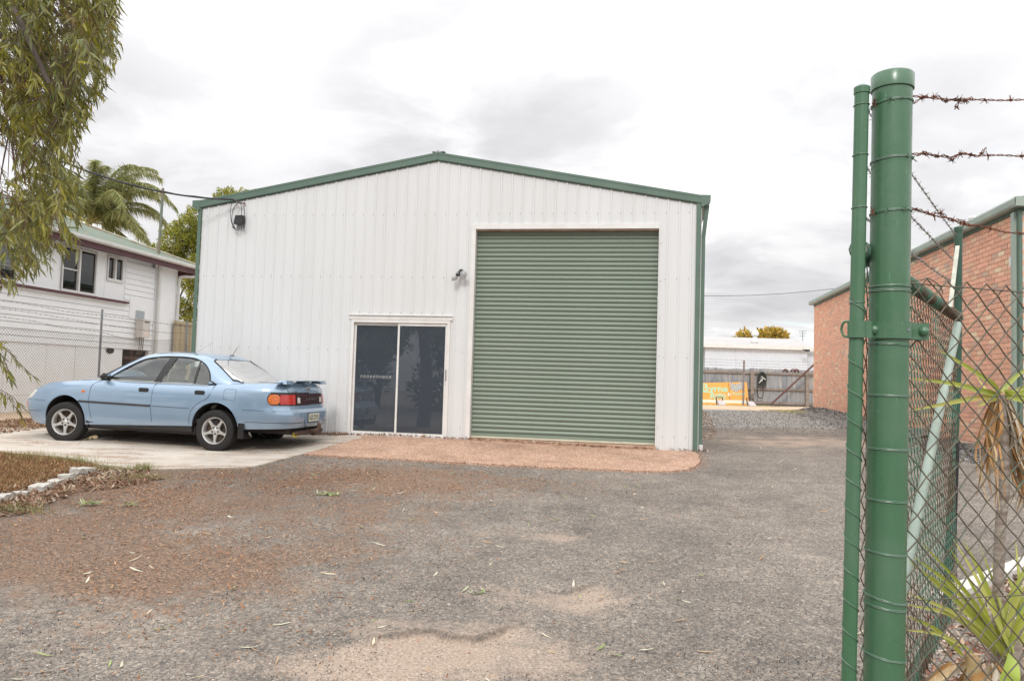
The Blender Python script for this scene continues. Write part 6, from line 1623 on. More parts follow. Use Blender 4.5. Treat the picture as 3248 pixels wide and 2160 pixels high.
# low yucca clump
t = thing('yucca_clump', 'low spiky green yucca clump growing between the fence mesh and white kerb', 'plant', q7(950, 1400, 2.9))
B1 = q7(930, 1330, 2.9); B2 = q7(640, 1330, 2.75)
tips = [(205, 335, 2.6, B1, 0, .018), (455, 385, 2.9, B1, 0, .012), (485, 300, 3.0, B1, 1, .018), (575, 312, 3.05, B1, 0, .022), (725, 375, 3.1, B1, 0, .014), (832, 512, 3.2, B1, 0, .016), (1038, 308, 3.2, q7(1080, 1250, 3.0), 1, .018),
        (78, 780, 2.5, B1, 1, .018), (75, 885, 2.45, B1, 1, .018), (72, 985, 2.45, B2, 0, .018), (66, 1112, 2.42, B2, 1, .012), (140, 465, 2.5, B1, 0, .024), (92, 492, 2.45, B1, 0, .022), (425, 640, 2.8, B1, 1, .010), (1100, 600, 3.0, B1, 0, .020), (950, 590, 3.1, q7(1100, 1100, 3.0), 0, .020),
        (1130, 700, 2.9, B1, 1, .02), (1060, 800, 3.2, q7(1040, 1250, 3.0), 0, .024), (300, 700, 2.7, B1, 2, .012), (230, 600, 2.7, B1, 0, .014), (560, 850, 2.8, B1, 2, .016), (1200, 900, 2.9, B1, 0, .022), (1250, 500, 3.1, B1, 0, .022), (1180, 380, 3.2, B1, 0, .018), (700, 720, 3.2, B1, 1, .012), (1350, 1100, 2.9, B1, 1, .02),
        (480, 900, 3.3, B1, 0, .016), (870, 830, 3.3, q7(1000, 1330, 3.0), 0, .020)]
for x, y, Y_, B_0, mi_, w in tips:
    tip = q7(x, y, Y_); b0 = B_0+Vector((R(-.03, .03), R(-.03, .03), R(-.02, .02))); mid_ = b0.lerp(tip, .5)+Vector((0, 0, .02+R(0, .03)))
    mb = MB(); blade(mb, [b0, mid_, tip], w*.52, (R(-.3, .3), -1, .4), .45); mb.build('leaf', yl[mi_], t, True)
mb = MB(); blade(mb, [q7(990, 1300, 2.6), q7(1020, 1350, 2.55), q7(1010, 1480, 2.5), q7(960, 1620, 2.5)][::-1], .030, (0, -1, .2), .2); mb.build('leaf', leafmat('bright_leaf', (.50, .62, .12), (.42, .55, .10)), t, True)
for i in range(26):
    p0 = (B1 if i % 2 else B2)+Vector((R(-.08, .08), R(-.1, .1), -.03)); p3 = p0+Vector((R(-.28, .2), R(-.1, .2), -R(.15, .32))); mb = MB(); blade(mb, [p0, p0.lerp(p3, .5)+Vector((0, 0, .03)), p3], R(.006, .012), (0, -1, .5), .2); mb.build('dead_leaf', dead[i % 3], t, True)
mb = MB(); c = q7(655, 1440, 2.75); mb.lathe([(.006, .05), (.02, .04), (.026, .02), (.022, .0), (.029, -.03), (.025, -.05), (.031, -.08), (.027, -.10), (.031, -.14), (.03, -.40)], 18, Matrix.Translation(c)); mb.build('stem', pm('scaly_stem', (.52, .40, .20), (.30, .19, .09), 26, .8, bmp=.8, bscale=30), t, True)
mb = MB(); c = q7(960, 1440, 2.95); mb.lathe([(.01, .16), (.05, .10), (.055, 0), (.05, -.1), (.05, -.5)], 14, Matrix.Translation(c)); mb.build('stem', bark, t, True)
# white concrete kerb round the bed
ka, kb = ground_at(3015, 1893), ground_at(3248, 1800); kd = (kb-ka); 
mb = MB(); a_, b_ = ka-kd*.12, kb+kd*3.0
a_.z = g1(a_.x, a_.y)-.015; b_.z = g1(b_.x, b_.y)-.015
mb.beam(a_, b_, .13, .12); o = mb.build('garden_kerb', pm('white_kerb', (.60, .585, .55), (.48, .46, .42), 5, .8, bmp=.3)); setp(o, 'white concrete garden kerb behind the yucca clump', 'kerb')
# bark mulch in the bed
def poly_points(poly, n, seed=0):
    r = np.random.default_rng(seed); xs_ = [p[0] for p in poly]; ys_ = [p[1] for p in poly]; o = []
    while len(o) < n:
        P = r.random((n*2, 2))*[max(xs_)-min(xs_), max(ys_)-min(ys_)]+[min(xs_), min(ys_)]
        o += [tuple(p) for p in P if in_poly(p[0], p[1], poly)]
    return np.array(o[:n])
def flat_scatter(name, P, base, L0, L1, W, cols, mat, label=None, cat=None, tilt=.35, lift=.004, seed=1, zoff=0.0, parent=None):
    r = np.random.default_rng(seed); n = len(P); z = gz(P[:, 0], P[:, 1])+lift+zoff
    rot = rotm(r.normal(0, tilt, n), r.normal(0, tilt, n), r.random(n)*6.283)
    L_ = r.uniform(L0, L1, n); scl = np.stack([L_*W, L_, L_*W*1.0], 1)
    C = np.array(cols)[r.integers(0, len(cols), n)]*r.uniform(.75, 1.15, (n, 1))
    o = scatter(name, base[0], base[1], np.stack([P[:, 0], P[:, 1], z+np.abs(rot[:, 2, 1])*L_*.35], 1), rot, scl, np.clip(C, 0, .9), mat, parent, 'stuff')
    return setp(o, label, cat)
CURL = (np.array([(-.5, -.5, .10), (.5, -.5, .10), (-.62, 0, -.12), (.62, 0, -.12), (-.3, .5, .16), (.3, .5, .16), (0, -.75, .2), (0, .8, .3)]), np.array([(0, 1, 3), (0, 3, 2), (2, 3, 5), (2, 5, 4), (6, 1, 0), (4, 5, 7)]))
OCT = (np.array([(1, 0, 0), (-1, 0, 0), (0, 1, 0), (0, -1, 0), (0, 0, .7), (0, 0, -.7)])*.5, np.array([(0, 2, 4), (2, 1, 4), (1, 3, 4), (3, 0, 4), (2, 0, 5), (1, 2, 5), (3, 1, 5), (0, 3, 5)]))
LITM = attrmat('dry_litter', .8, .15); STM = attrmat('loose_stone', .9)
bed = [(1.05, 2.2), (5.5, 2.2), (5.5, 7.8), (kb.x, kb.y-.08), (ka.x, ka.y-.08), (ka.x-.35, ka.y-.35)]
mulch_c = [(.30, .13, .08), (.22, .10, .06), (.42, .24, .16), (.50, .36, .26), (.15, .08, .055), (.55, .45, .36)]
flat_scatter('bark_mulch', poly_points(bed, 15000, 4), CURL, .015, .055, .35, mulch_c, LITM, 'reddish bark mulch and dead leaves covering the bed behind the fence', 'mulch', .5, .004, 5)
# white paper scrap and pale wheel-worn patch are left to the ground material

# ------------------------------------------------------------------ left garden edge: painted kerb blocks, grass, litter
blkm = pm('flaking_white_blocks', (.54, .52, .48), (.42, .385, .335), 9, .8, spots=((.25, .19, .14), 11, .58, .10), bmp=.5, bscale=45)
g5 = lambda x, y: ground_at(x/4.535, 1380+y/4.535)
kl = [((1110, 545), (1395, 600), .185, .105, 'end block, tallest and turned askew at the tip of the white kerb row'), ((960, 640), (1128, 655), .17, .09, 'short white block second from the tip of the kerb row'),
      ((800, 690), (958, 690), .15, .05, 'low broken white block third from the tip of the kerb row'), ((490, 820), (885, 770), .19, .085, 'long white kerb block with a cracked face in the middle of the row'),
      ((330, 850), (505, 840), .18, .035, 'white kerb block almost buried in leaf litter'), ((0, 960), (270, 900), .20, .07, 'white kerb block next to the left edge under a fallen twig'), ((-330, 1060), (-20, 975), .19, .08, 'white kerb block outside the left edge of the row')]
for i, (pa, pb3, w, h, lb) in enumerate(kl[:6]):
    w *= .82; h *= .8; a, b = g5(*pa), g5(*pb3)
    d_ = (g5(1200, 570)-g5(100, 930)).normalized(); L_ = max(.15, (b-a).dot(d_))
    if i == 0: d_ = Matrix.Rotation(-.35, 3, 'Z') @ d_; L_ = .24
    c = (a+b)/2+Vector((-d_.y, d_.x, 0))*w*.45; ang = math.atan2(d_.y, d_.x)
    bm = bmesh.new(); bmesh.ops.create_cube(bm, size=1); bmesh.ops.subdivide_edges(bm, edges=bm.edges[:], cuts=4, use_grid_fill=True)
    for q in bm.verts:
        q.co = Vector((q.co.x*L_, q.co.y*w, q.co.z*(h+.08))); k = Vector((R(-1, 1), R(-1, 1), R(-1, 1)))*.005; q.co += k
        if abs(q.co.x) > L_*.45 and q.co.z > 0: q.co.z -= R(0, .014)
    me = bpy.data.meshes.new('kerb_block'); bm.to_mesh(me); bm.free(); me.materials.append(blkm)
    o = mkobj('kerb_block', me); o.location = (c.x, c.y, g1(c.x, c.y)+(h-.08)/2); o.rotation_euler = (R(-.05, .05), R(-.05, .05), ang); setp(o, lb if lb.startswith(('white', 'long', 'short', 'low')) else 'white '+lb, 'kerb block', 'white painted kerb blocks along the garden edge')
w_of = lambda pts: [tuple(g5(*p)[:2]) for p in pts]
bedL = w_of([(-900, 250), (0, 262), (400, 300), (900, 345), (1350, 430), (1380, 500), (1110, 520), (900, 590), (500, 750), (0, 850), (-900, 1050)])
brown = [(.34, .17, .08), (.42, .24, .12), (.24, .12, .06), (.50, .34, .19), (.16, .09, .05)]
flat_scatter('dead_ground_cover', poly_points(bedL, 26000, 8), CURL, .012, .05, .18, brown, LITM, 'brown mat of dead ground cover inside the white kerb blocks', 'ground cover', .9, .012, 9)
lit = [(.38, .24, .16), (.50, .38, .27), (.27, .15, .09), (.17, .09, .055), (.56, .47, .36), (.31, .17, .11), (.22, .13, .08)]
l1 = w_of([(-500, 780), (200, 760), (800, 540), (1100, 470), (1500, 470), (2100, 520), (2350, 640), (1700, 760), (1100, 820), (700, 1000), (300, 1150), (-500, 1250)])
flat_scatter('leaf_litter', poly_points(l1, 3600, 10), CURL, .02, .085, .22, lit, LITM, 'dry curled leaf litter heaped along the kerb blocks', 'leaf litter', .4, .006, 11)
fence_l = [FL.p(u_, .0)[:2] for u_ in (-6, -3.0, -.8)]
l2 = [tuple(FL.p(-7, 0, -.5)[:2]), tuple(FL.p(-.5, 0, -.5)[:2]), tuple(FL.p(-.4, 0, 1.0)[:2]), tuple(FL.p(-2.2, 0, 1.25)[:2]), tuple(FL.p(-7, 0, 1.5)[:2])]
flat_scatter('leaf_litter', poly_points(l2, 9000, 12), CURL, .02, .07, .25, lit+brown, LITM, 'brown bark and leaf litter along the fence ahead of the car', 'leaf litter', .5, .02, 13)
def along(a, b, n, w, seed, off=0):
    r = np.random.default_rng(seed); u_ = r.uniform(a, b, n); o_ = np.abs(r.normal(0, w, n))+off; return np.array([S.p(x, 0, y)[:2] for x, y in zip(u_, o_)])
P = np.concatenate([along(1.2, 2.95, 700, .05, 1, .0), along(2.9, 5.2, 350, .035, 2, .03), along(5.1, 8.3, 420, .03, 3, .03), along(8.4, 9.1, 60, .06, 4, .0)])
flat_scatter('leaf_litter', P, CURL, .015, .06, .22, lit[2:]+brown, LITM, 'thin line of dead leaves blown against the foot of the shed wall', 'leaf litter', .5, .045, 14)
l3 = gp((2225, 1300), (2262, 1330), (2275, 1380), (2250, 1400), (2224, 1395))
flat_scatter('leaf_litter', poly_points(l3, 420, 15), CURL, .03, .07, .25, lit, LITM, 'patch of dry leaves beside the shed at the start of the side drive', 'leaf litter', .4, .01, 16)
# scattered pale leaves on the seal
r = np.random.default_rng(21)
Pn = []
for _ in range(2600):
    Y_ = r.uniform(2.6, 17); X_ = r.uniform(-5.5, 6)
    if r.random() > (.30+.7*math.exp(-((X_+1.5)/3.0)**2)): continue
    Pn.append((X_, Y_))
Pn = np.array(Pn); Pn = Pn[r.random(len(Pn)) < .42]
flat_scatter('fallen_leaves', Pn, CURL, .03, .085, .17, [(.62, .52, .38), (.50, .36, .22), (.70, .66, .50), (.35, .40, .16), (.48, .30, .18)], LITM, 'pale narrow dry leaves scattered over the asphalt', 'fallen leaves', .18, .006, 22)
# bark dust washed over the left half of the seal
r = np.random.default_rng(23); Pn = []
while len(Pn) < 21000:
    Y_ = r.uniform(3.2, 11.4); X_ = r.uniform(-7.5, 2.5)
    c_ = math.exp(-((X_+4.2)/2.6)**2-((Y_-8.6)/2.0)**2)+.7*math.exp(-((X_+1.6)/2.6)**2-((Y_-9.6)/1.0)**2)+.35*math.exp(-((X_+2.6)/1.6)**2-((Y_-5.2)/1.6)**2)
    if r.random() < c_*(.25+.75*float(vnoise(np.array([X_+20]), np.array([Y_+20]), .5, 77)[0])): Pn.append((X_, Y_))
flat_scatter('bark_dust', np.array(Pn), CURL, .008, .026, .35, [(.42, .21, .10), (.30, .15, .08), (.22, .11, .06), (.52, .33, .20), (.36, .17, .08)], LITM, 'fine orange-brown bark dust strewn over the left half of the asphalt', 'bark dust', .3, .005, 24)
# loose stones near the camera
rs_ = np.random.default_rng(31); N = 52000
Ys = 2.6+rs_.random(N)**1.5*7.5; Xs = rs_.uniform(-1, 1, N)*(Ys*.70+.2)
Zs = gz(Xs, Ys); dzs, _dd = detail(Xs, Ys); Zs = Zs+dzs+.012*np.sin(Xs*1.9+.4*Ys)*np.sin(Ys*1.3+1)*(1-np.clip((Ys-9.5)/1.5, 0, 1))+.001
sz_ = rs_.uniform(.005, .013, N); pal = np.array([(.10, .095, .09), (.20, .185, .17), (.32, .29, .26), (.46, .42, .37), (.42, .25, .16), (.62, .58, .52), (.07, .065, .06)]); wts = np.array([.22, .25, .18, .12, .11, .06, .06])
C = pal[rs_.choice(7, N, p=wts)]*rs_.uniform(.8, 1.15, (N, 1))
o = scatter('loose_gravel', OCT[0], OCT[1], np.stack([Xs, Ys, Zs], 1), rotm(rs_.random(N)*6, rs_.random(N)*6, rs_.random(N)*6), np.stack([sz_, sz_*rs_.uniform(.6, 1, N), sz_*.7], 1), C, STM); setp(o, 'loose fine gravel on the worn asphalt', 'gravel')
r_ = np.random.default_rng(90); ec = np.array(ap); k_ = r_.integers(0, len(ec)-1, 7000); P = ec[k_]+(ec[k_+1]-ec[k_])*r_.random((7000, 1)); P = P+r_.normal(0, .07, P.shape); N = len(P); sz_ = r_.uniform(.006, .014, N)
pal = np.array([(.50, .30, .21), (.38, .22, .14), (.62, .46, .36), (.25, .16, .11)]); C = pal[r_.choice(4, N)]
o = scatter('apron_grit', OCT[0], OCT[1], np.stack([P[:, 0], P[:, 1], gz(P[:, 0], P[:, 1])+.006+.022*(np.random.default_rng(1).random(N) < .0)], 1), rotm(r_.random(N)*6, r_.random(N)*6, r_.random(N)*6), sz_, C, STM); setp(o, 'red grit strewn along the edge of the aggregate apron', 'gravel')
# side-yard gravel lumps
N = 17000; Xs = rs_.uniform(2.6, 11, N); Ys = rs_.uniform(16.5, 27, N); kk = rs_.random(N) < np.clip((Ys-16.2)/3, 0, 1)*np.clip((27-Ys)/2, .05, 1); Xs, Ys = Xs[kk], Ys[kk]; N = len(Xs); sz_ = rs_.uniform(.02, .055, N)
pal = np.array([(.20, .185, .165), (.28, .262, .235), (.37, .345, .305), (.13, .122, .112)]); C = pal[rs_.choice(4, N, p=[.3, .35, .2, .15])]
o = scatter('blue_metal_gravel', OCT[0], OCT[1], np.stack([Xs, Ys, gz(Xs, Ys)], 1), rotm(rs_.random(N)*6, rs_.random(N)*6, rs_.random(N)*6), sz_, C, STM); setp(o, 'grey crushed-rock gravel on the drive behind the shed', 'gravel')
N = 9000; u_ = rs_.uniform(-1, 14.5, N); of = np.abs(rs_.normal(0, .55, N)); P = np.array([BR.p(a, 0, b)[:2] for a, b in zip(u_, of)]); hh_ = .16*np.exp(-(of/.5)**2)*np.clip((13-u_)/4, 0, 1); sz_ = rs_.uniform(.03, .07, N)
pal = np.array([(.10, .095, .09), (.18, .17, .16), (.28, .26, .25), (.06, .06, .06)]); C = pal[rs_.choice(4, N, p=[.35, .35, .15, .15])]
o = scatter('dark_rubble', OCT[0], OCT[1], np.stack([P[:, 0], P[:, 1], gz(P[:, 0], P[:, 1])+hh_*rs_.random(N)], 1), rotm(rs_.random(N)*6, rs_.random(N)*6, rs_.random(N)*6), sz_, C, STM); setp(o, 'dark loose rubble banked against the foot of the brick wall', 'gravel')
m_ = MB(); rows_ = [[(lambda q: (q[0], q[1], g1(q[0], q[1])+h_))(BR.p(a, 0, o2)) for o2, h_ in ((.0, .15), (.2, .12), (.5, .05), (.9, .012), (1.15, -.02))] for a in np.linspace(-1.2, 11, 30)]
m_.grid(rows_); o = m_.build('rubble_bank', pm('rubble_soil', (.13, .125, .12), (.20, .185, .17), 25, .95, bmp=.8, bscale=30, bdist=.02), None, True, 'structure')
# grass
GRS = (np.array([(-.5, 0, 0), (.5, 0, 0), (-.35, .12, .5), (.35, .12, .5), (0, .5, 1.0)]), np.array([(0, 1, 3), (0, 3, 2), (2, 3, 4)]))
GM = attrmat('grass_blades', .7, .35)
def grass(name, P, h0, h1, cols, label, seed, lean=.5, wd=.0035):
    r = np.random.default_rng(seed); n = len(P); h = r.uniform(h0, h1, n); rot = rotm(r.normal(0, lean*.3, n), r.normal(0, lean*.3, n), r.random(n)*6.283)
    C = np.array(cols)[r.integers(0, len(cols), n)]*r.uniform(.7, 1.2, (n, 1))
    o = scatter(name, GRS[0], GRS[1], np.stack([P[:, 0], P[:, 1], gz(P[:, 0], P[:, 1])], 1), rot, np.stack([np.full(n, wd), h*lean, h], 1), np.clip(C, 0, .9), GM); return setp(o, label, 'grass')
def tuft(px, py, n, rad, seed):
    c = ground_at(px, py); r = np.random.default_rng(seed); return np.stack([c.x+r.normal(0, rad, n), c.y+r.normal(0, rad*.6, n)], 1)
gcol = [(.16, .22, .05), (.26, .30, .09), (.42, .38, .18), (.50, .42, .24)]
PG = np.concatenate([tuft(455, 1490, 420, .09, 1), tuft(360, 1492, 330, .13, 2), tuft(120, 1455, 260, .16, 3), tuft(215, 1462, 300, .16, 4), tuft(270, 1472, 240, .12, 5), tuft(60, 1450, 160, .2, 6), tuft(420, 1520, 130, .18, 7), tuft(480, 1520, 120, .15, 8), tuft(20, 1620, 120, .15, 18), tuft(85, 1625, 120, .12, 19)])
grass('grass_tufts', PG, .04, .13, gcol, 'sparse green and straw grass tufts along the concrete edge', 5, .7)
PG = poly_points(bedL, 5200, 33); grass('dry_grass', PG, .03, .09, [(.42, .27, .13), (.34, .20, .09), (.50, .38, .22), (.28, .28, .09)], 'short dry brown grass in the garden bed by the kerb blocks', 6, .9, .004)
PG = np.concatenate([poly_points([(2.5, 35.2), (12.5, 35.2), (12.5, 36.95), (2.5, 36.95)], 2200, 40), poly_points([(9.0, 24.2), (10.7, 24.2), (10.7, 27), (9.0, 27)], 1400, 41)])
grass('yard_grass', PG, .02, .07, [(.50, .44, .20), (.42, .44, .14), (.58, .50, .30)], 'dry yellow-green grass along the rear iron fence', 7, .5, .02)
# freshly fallen leafy sprigs
for k, (px, py, n, rad, lb) in enumerate(((1040, 1570, 46, .075, 'fallen sprig of green gum leaves on the asphalt below the glass door'), (285, 1600, 26, .085, 'fallen green leafy sprig on the brown litter right of the kerb blocks'), (415, 1603, 12, .04, 'very small green sprig on the asphalt right of the larger one'), (1520, 1881, 8, .05, 'single pale green leaf cluster on the asphalt in the foreground'))):
    c = ground_at(px, py); r_ = np.random.default_rng(70+k); P = np.stack([c.x+r_.normal(0, rad, n), c.y+r_.normal(0, rad*.45, n)], 1); cc = [(.30, .36, .14), (.42, .46, .26), (.20, .26, .08), (.50, .50, .34)]
    o = flat_scatter('leafy_sprig', P, CURL, .04, .09, .17, cc, LITM, lb, 'sprig', .35, .012, 71+k)
    try: del o['kind']
    except KeyError: pass
# tall seed-head stalks
def stalk(name, pts, head, lb):
    m_ = MB(); P = spline([ground_at(*pts[0])]+[at(x, y, ground_at(*pts[0]).y) for x, y in pts[1:]], 6); m_.tube(P, .0022, 4)
    for i in range(head):
        p = P[-1-int(i*.7) % 9]; d_ = Vector((R(-.02, .03), R(-.02, .02), -R(.02, .05))); m_.tube([p, p+d_], [.0012, .003], 4)
    o = m_.build(name, pm('straw', (.52, .42, .26), (.45, .35, .2), 9, .8)); setp(o, lb, 'grass stalk')
stalk('grass_stalk', [(243, 1419), (255, 1403), (270, 1393), (292, 1383), (306, 1381)], 30, 'tall drooping seed-head stalk in front of the front wheel')
stalk('grass_stalk', [(300, 1440), (325, 1420), (345, 1404), (372, 1396)], 0, 'thin bare straw stalk arching over the concrete')

# ------------------------------------------------------------------ trees
LEAFM = attrmat('gum_leaves', .38, .34, .5)
TREEM = attrmat('tree_leaves', .6, .35)
barkm = pm('grey_brown_bark', (.13, .10, .085), (.075, .058, .048), 6, .9, stretch=(1, 1, .3), bmp=.6, bscale=25)
twigm = pm('reddish_twig', (.14, .075, .05), (.10, .055, .04), 12, .7)
LEAF = (np.array([(0, 0, 0), (-.5, .22, .03), (.5, .22, .03), (-.46, .55, .10), (.50, .55, .10), (.30, 1.0, .24)]), np.array([(0, 2, 1), (1, 2, 4), (1, 4, 3), (3, 4, 5)]))
def limb(P, r0, r1, name, parent, mat=barkm, n=9, sm=5):
    m_ = MB(); S_ = spline(P, sm); k = len(S_); m_.tube(S_, [r0+(r1-r0)*i/(k-1) for i in range(k)], n); return m_.build(name, mat, parent, True)
# big gum, trunk just outside the frame at the left
GX, GY = -5.0, 5.9
t = thing('gum_tree', 'large gum tree with drooping narrow olive leaves at the left edge', 'tree', (GX, GY, g1(GX, GY)))
gb_ = g1(GX, GY)
limb([(GX, GY, gb_-.2), (GX+.08, GY, gb_+1.3), (GX-.05, GY+.05, gb_+2.8), (GX+.1, GY-.05, gb_+4.4), (GX, GY, 6.6)], .20, .07, 'trunk', t, n=14)
CP = [(-900, -1500), (200, -1500), (330, -400), (318, 0), (322, 110), (308, 190), (268, 250), (228, 305), (200, 380), (165, 450), (150, 500), (190, 560), (205, 620), (180, 680), (120, 715), (70, 760), (20, 800), (-10, 850), (-120, 900), (-900, 1000)]
EP = [(-900, -1500), (330, -1500), (380, -400), (372, 0), (376, 90), (362, 190), (330, 300), (290, 340), (262, 400), (240, 470), (238, 510), (270, 590), (268, 660), (255, 760), (205, 835), (150, 850), (90, 880), (50, 930), (0, 960), (-900, 1200)]
rt = np.random.default_rng(77)
def pxof(P):
    P = np.asarray(P)-np.array([0, 0, EYE]); d = P@_fw; return 1624+FPX*(P@_rt)/d, 1080-FPX*(P@_up)/d
starts = []
while len(starts) < 1080:
    px = rt.uniform(-60, 340); py = rt.uniform(-260, 920); Yd = rt.uniform(4.7, 7.2)
    if not in_poly(px, py, CP): continue
    hole = float(vnoise(np.array([px*1.0+500]), np.array([py*1.0+500]), 75, 40)[0])
    if hole < (.14 if py < 420 else .28): continue
    dens = 1.0 if py < 420 else .7
    if 470 < py < 620 and px > 120: dens *= .75
    if rt.random() < dens: starts.append(np.array(at(px, py, Yd)))
while len(starts) < 1650:
    v = rt.normal(size=3); v /= np.linalg.norm(v); v *= rt.random()**.4
    P = np.array([GX-.6+2.6*v[0], GY+.2+2.4*v[1], 4.6+2.6*v[2]])
    px, py = pxof(P)
    if px > -60 and (not in_poly(px, py, CP)): continue
    starts.append(P)
for px, py, Yd in [(-80, 1030, 5.2), (-60, 1060, 5.0), (-40, 1075, 5.3), (-90, 1180, 5.0), (-60, 1200, 5.2), (-70, 1080, 4.8), (-50, 1215, 5.1)]: starts.append(np.array(at(px, py, Yd)))
NS = len(starts)
LP, LD, LR, LS, LC = [], [], [], [], []
tw = MB()
palG = np.array([(.20, .195, .03), (.31, .285, .04), (.12, .14, .045), (.15, .175, .085), (.19, .13, .04), (.42, .375, .06), (.24, .265, .15)]); pw = [.26, .18, .19, .14, .08, .07, .08]
for i, s_ in enumerate(starts):
    low = i >= NS-7
    c = np.array([GX, GY, 4.5]); d = s_-c; d[2] = 0; d /= np.linalg.norm(d)+1e-6
    d = d*.75+rt.normal(size=3)*.35; d[2] = rt.uniform(-.35, .25) if not low else -.25
    if low: d = np.array([1.0, rt.uniform(-.3, .3), -.30])
    L_ = rt.uniform(.22, .50); n_ = int(L_/.026); p = s_.copy(); pts = [p.copy()]; bc = palG[rt.choice(7, p=pw)]
    for k in range(n_):
        d = d/np.linalg.norm(d); d = d+np.array([0, 0, -.085])+rt.normal(size=3)*.06; p = p+d/np.linalg.norm(d)*.026; pts.append(p.copy())
        if k < 2: continue
        for _ in range(2 if rt.random() < .6 else 1):
            ld = d/np.linalg.norm(d)*.45+rt.normal(size=3)*.42+np.array([.06, 0, -.85]); ll = rt.uniform(.065, .13)*(.8 if low else 1)
            q = p+ld/np.linalg.norm(ld)*ll*.5; px, py = pxof(q)
            if -30 < px < 700 and not low:
                if not in_poly(px+rt.normal()*14, py+rt.normal()*18, EP): continue
                if float(vnoise(np.array([px+600.]), np.array([py+900.]), 52, 41)[0]) < (.13 if py < 420 else .24): continue
            LP.append(p.copy()); LD.append(ld); LR.append(rt.random()*6.283); LS.append((ll*rt.uniform(.095, .135), ll, ll)); LC.append(np.clip(np.array([1.0, .97, .74])*(bc*.6+palG[rt.choice(7, p=pw)]*.4)*rt.uniform(.7, 1.3), 0, .8))
    px, py = pxof(pts[-1])
    if low or px < -30 or in_poly(px, py, EP): tw.tube([Vector(q) for q in pts[::4]+[pts[-1]]], .0022, 3, False)
LP, LD = np.array(LP), np.array(LD)
scatter('foliage', LEAF[0], LEAF[1], LP, basis(LD, np.array(LR)), np.array(LS), np.array(LC), LEAFM, t)
tw.build('twigs', twigm, t, False, 'stuff')
# limbs and branchlets reaching the twigs
rb_ = random.Random(5); hubs = []
for k in range(16):
    s_ = starts[rb_.randrange(0, 1500)]; hubs.append(np.array(s_))
    b0 = np.array([GX, GY, rb_.uniform(2.6, 5.6)]); m1 = b0*.5+s_*.5+np.array([0, 0, .35]); 
    limb([tuple(b0), tuple(m1), tuple(s_)], .045, .012, 'branch', t, n=7)
bm_ = MB(); hb_ = np.array(hubs)
for s_ in starts[:-7]:
    if rb_.random() < .22:
        j = np.argmin(np.linalg.norm(hb_-s_, axis=1)); h_ = hb_[j]
        if np.linalg.norm(h_-s_) < .8: bm_.tube([Vector(h_), Vector((h_+s_)/2+np.array([0, 0, .06])), Vector(s_)], [.006, .004, .002], 3, False)
for s_ in starts[-7:]: bm_.tube([Vector((GX, GY, 2.1)), Vector((GX*.5+s_[0]*.5, GY*.5+s_[1]*.5, 2.2)), Vector(s_)], [.012, .008, .003], 4, False)
bm_.build('branchlets', twigm, t, False, 'stuff')

# clump-built background trees
def clump_tree(name, label, base, clumps, cols, leaf, n_per, trunk_r, seed, shadow=.55, group=None, limbs=True, flat=1.0):
    """clumps: (x, y, z, radius)"""
    t_ = thing(name, label, 'tree', base, 0, group); r = np.random.default_rng(seed)
    P_, D_, C_ = [], [], []
    for (x, y, z, rad) in clumps:
        n = int(n_per*(rad**2)); v = r.normal(size=(n, 3)); v /= np.linalg.norm(v, axis=1, keepdims=True)
        rr = rad*(.55+.5*r.random(n)**.6)*(1+.18*np.sin(v[:, 0]*7+x*3)*np.cos(v[:, 2]*6+z*2))
        p = v*rr[:, None]*np.array([1, 1, .85]); P_.append(p+np.array([x, y, z])); D_.append(v+r.normal(size=(n, 3))*.6+np.array([0, 0, .35]))
        c = np.array(cols)[r.integers(0, len(cols), n)]*r.uniform(.7, 1.25, (n, 1)); C_.append(c)
    P_, D_, C_ = np.concatenate(P_), np.concatenate(D_), np.concatenate(C_)
    n = len(P_); L_ = r.uniform(leaf[0], leaf[1], n)
    scatter('foliage', LEAF[0], LEAF[1], P_, basis(D_, r.random(n)*6.283), np.stack([L_*leaf[2], L_, L_], 1), np.clip(C_, 0, .8), TREEM, t_)
    if limbs:
        top = np.mean([c[:3] for c in clumps], axis=0)
        limb([base, (base[0]+.1, base[1], (base[2]+top[2])/2), tuple(top)], trunk_r, trunk_r*.4, 'trunk', t_)
        for c in clumps:
            limb([(base[0]*.5+top[0]*.5, base[1]*.5+top[1]*.5, (base[2]*.55+top[2]*.45)), tuple((np.array(c[:3])+top)/2-np.array([0, 0, .3])), c[:3]], trunk_r*.45, trunk_r*.1, 'limb', t_, n=6)
    return t_
def pcl(L, Y, s=1.0): 
    o = []
    for px, py, r_ in L:
        Y_ = Y+R(-1.0, 1.0); c = at(px, py, Y_); o.append((c.x, c.y, c.z, r_/FPX*Y_*s))
    return o
ygreen = [(.32, .36, .05), (.42, .40, .06), (.20, .25, .05), (.15, .18, .05), (.48, .40, .09)]
L = [(600, 730, 48), (560, 760, 45), (632, 690, 40), (520, 815, 34), (560, 840, 42), (610, 800, 50), (600, 880, 46), (655, 760, 60), (640, 860, 55), (585, 985, 34), (560, 960, 22), (610, 1000, 26), (700, 700, 60), (760, 660, 50), (720, 632, 36), (775, 640, 38), (820, 640, 34), (850, 640, 24), (860, 700, 50), (700, 800, 80), (800, 760, 80), (500, 790, 18), (640, 930, 40)]
Yt = 31; b_ = at(700, 1100, Yt)
clump_tree('bushy_tree', 'bushy yellow-green tree rising behind the left edge of the shed', (b_.x, Yt, .5), pcl(L, Yt, 1.05), ygreen, (.06, .14, .30), 6500, .2, 3)
og = [(.60, .38, .05), (.46, .36, .07), (.36, .30, .07), (.64, .42, .10), (.28, .24, .07)]
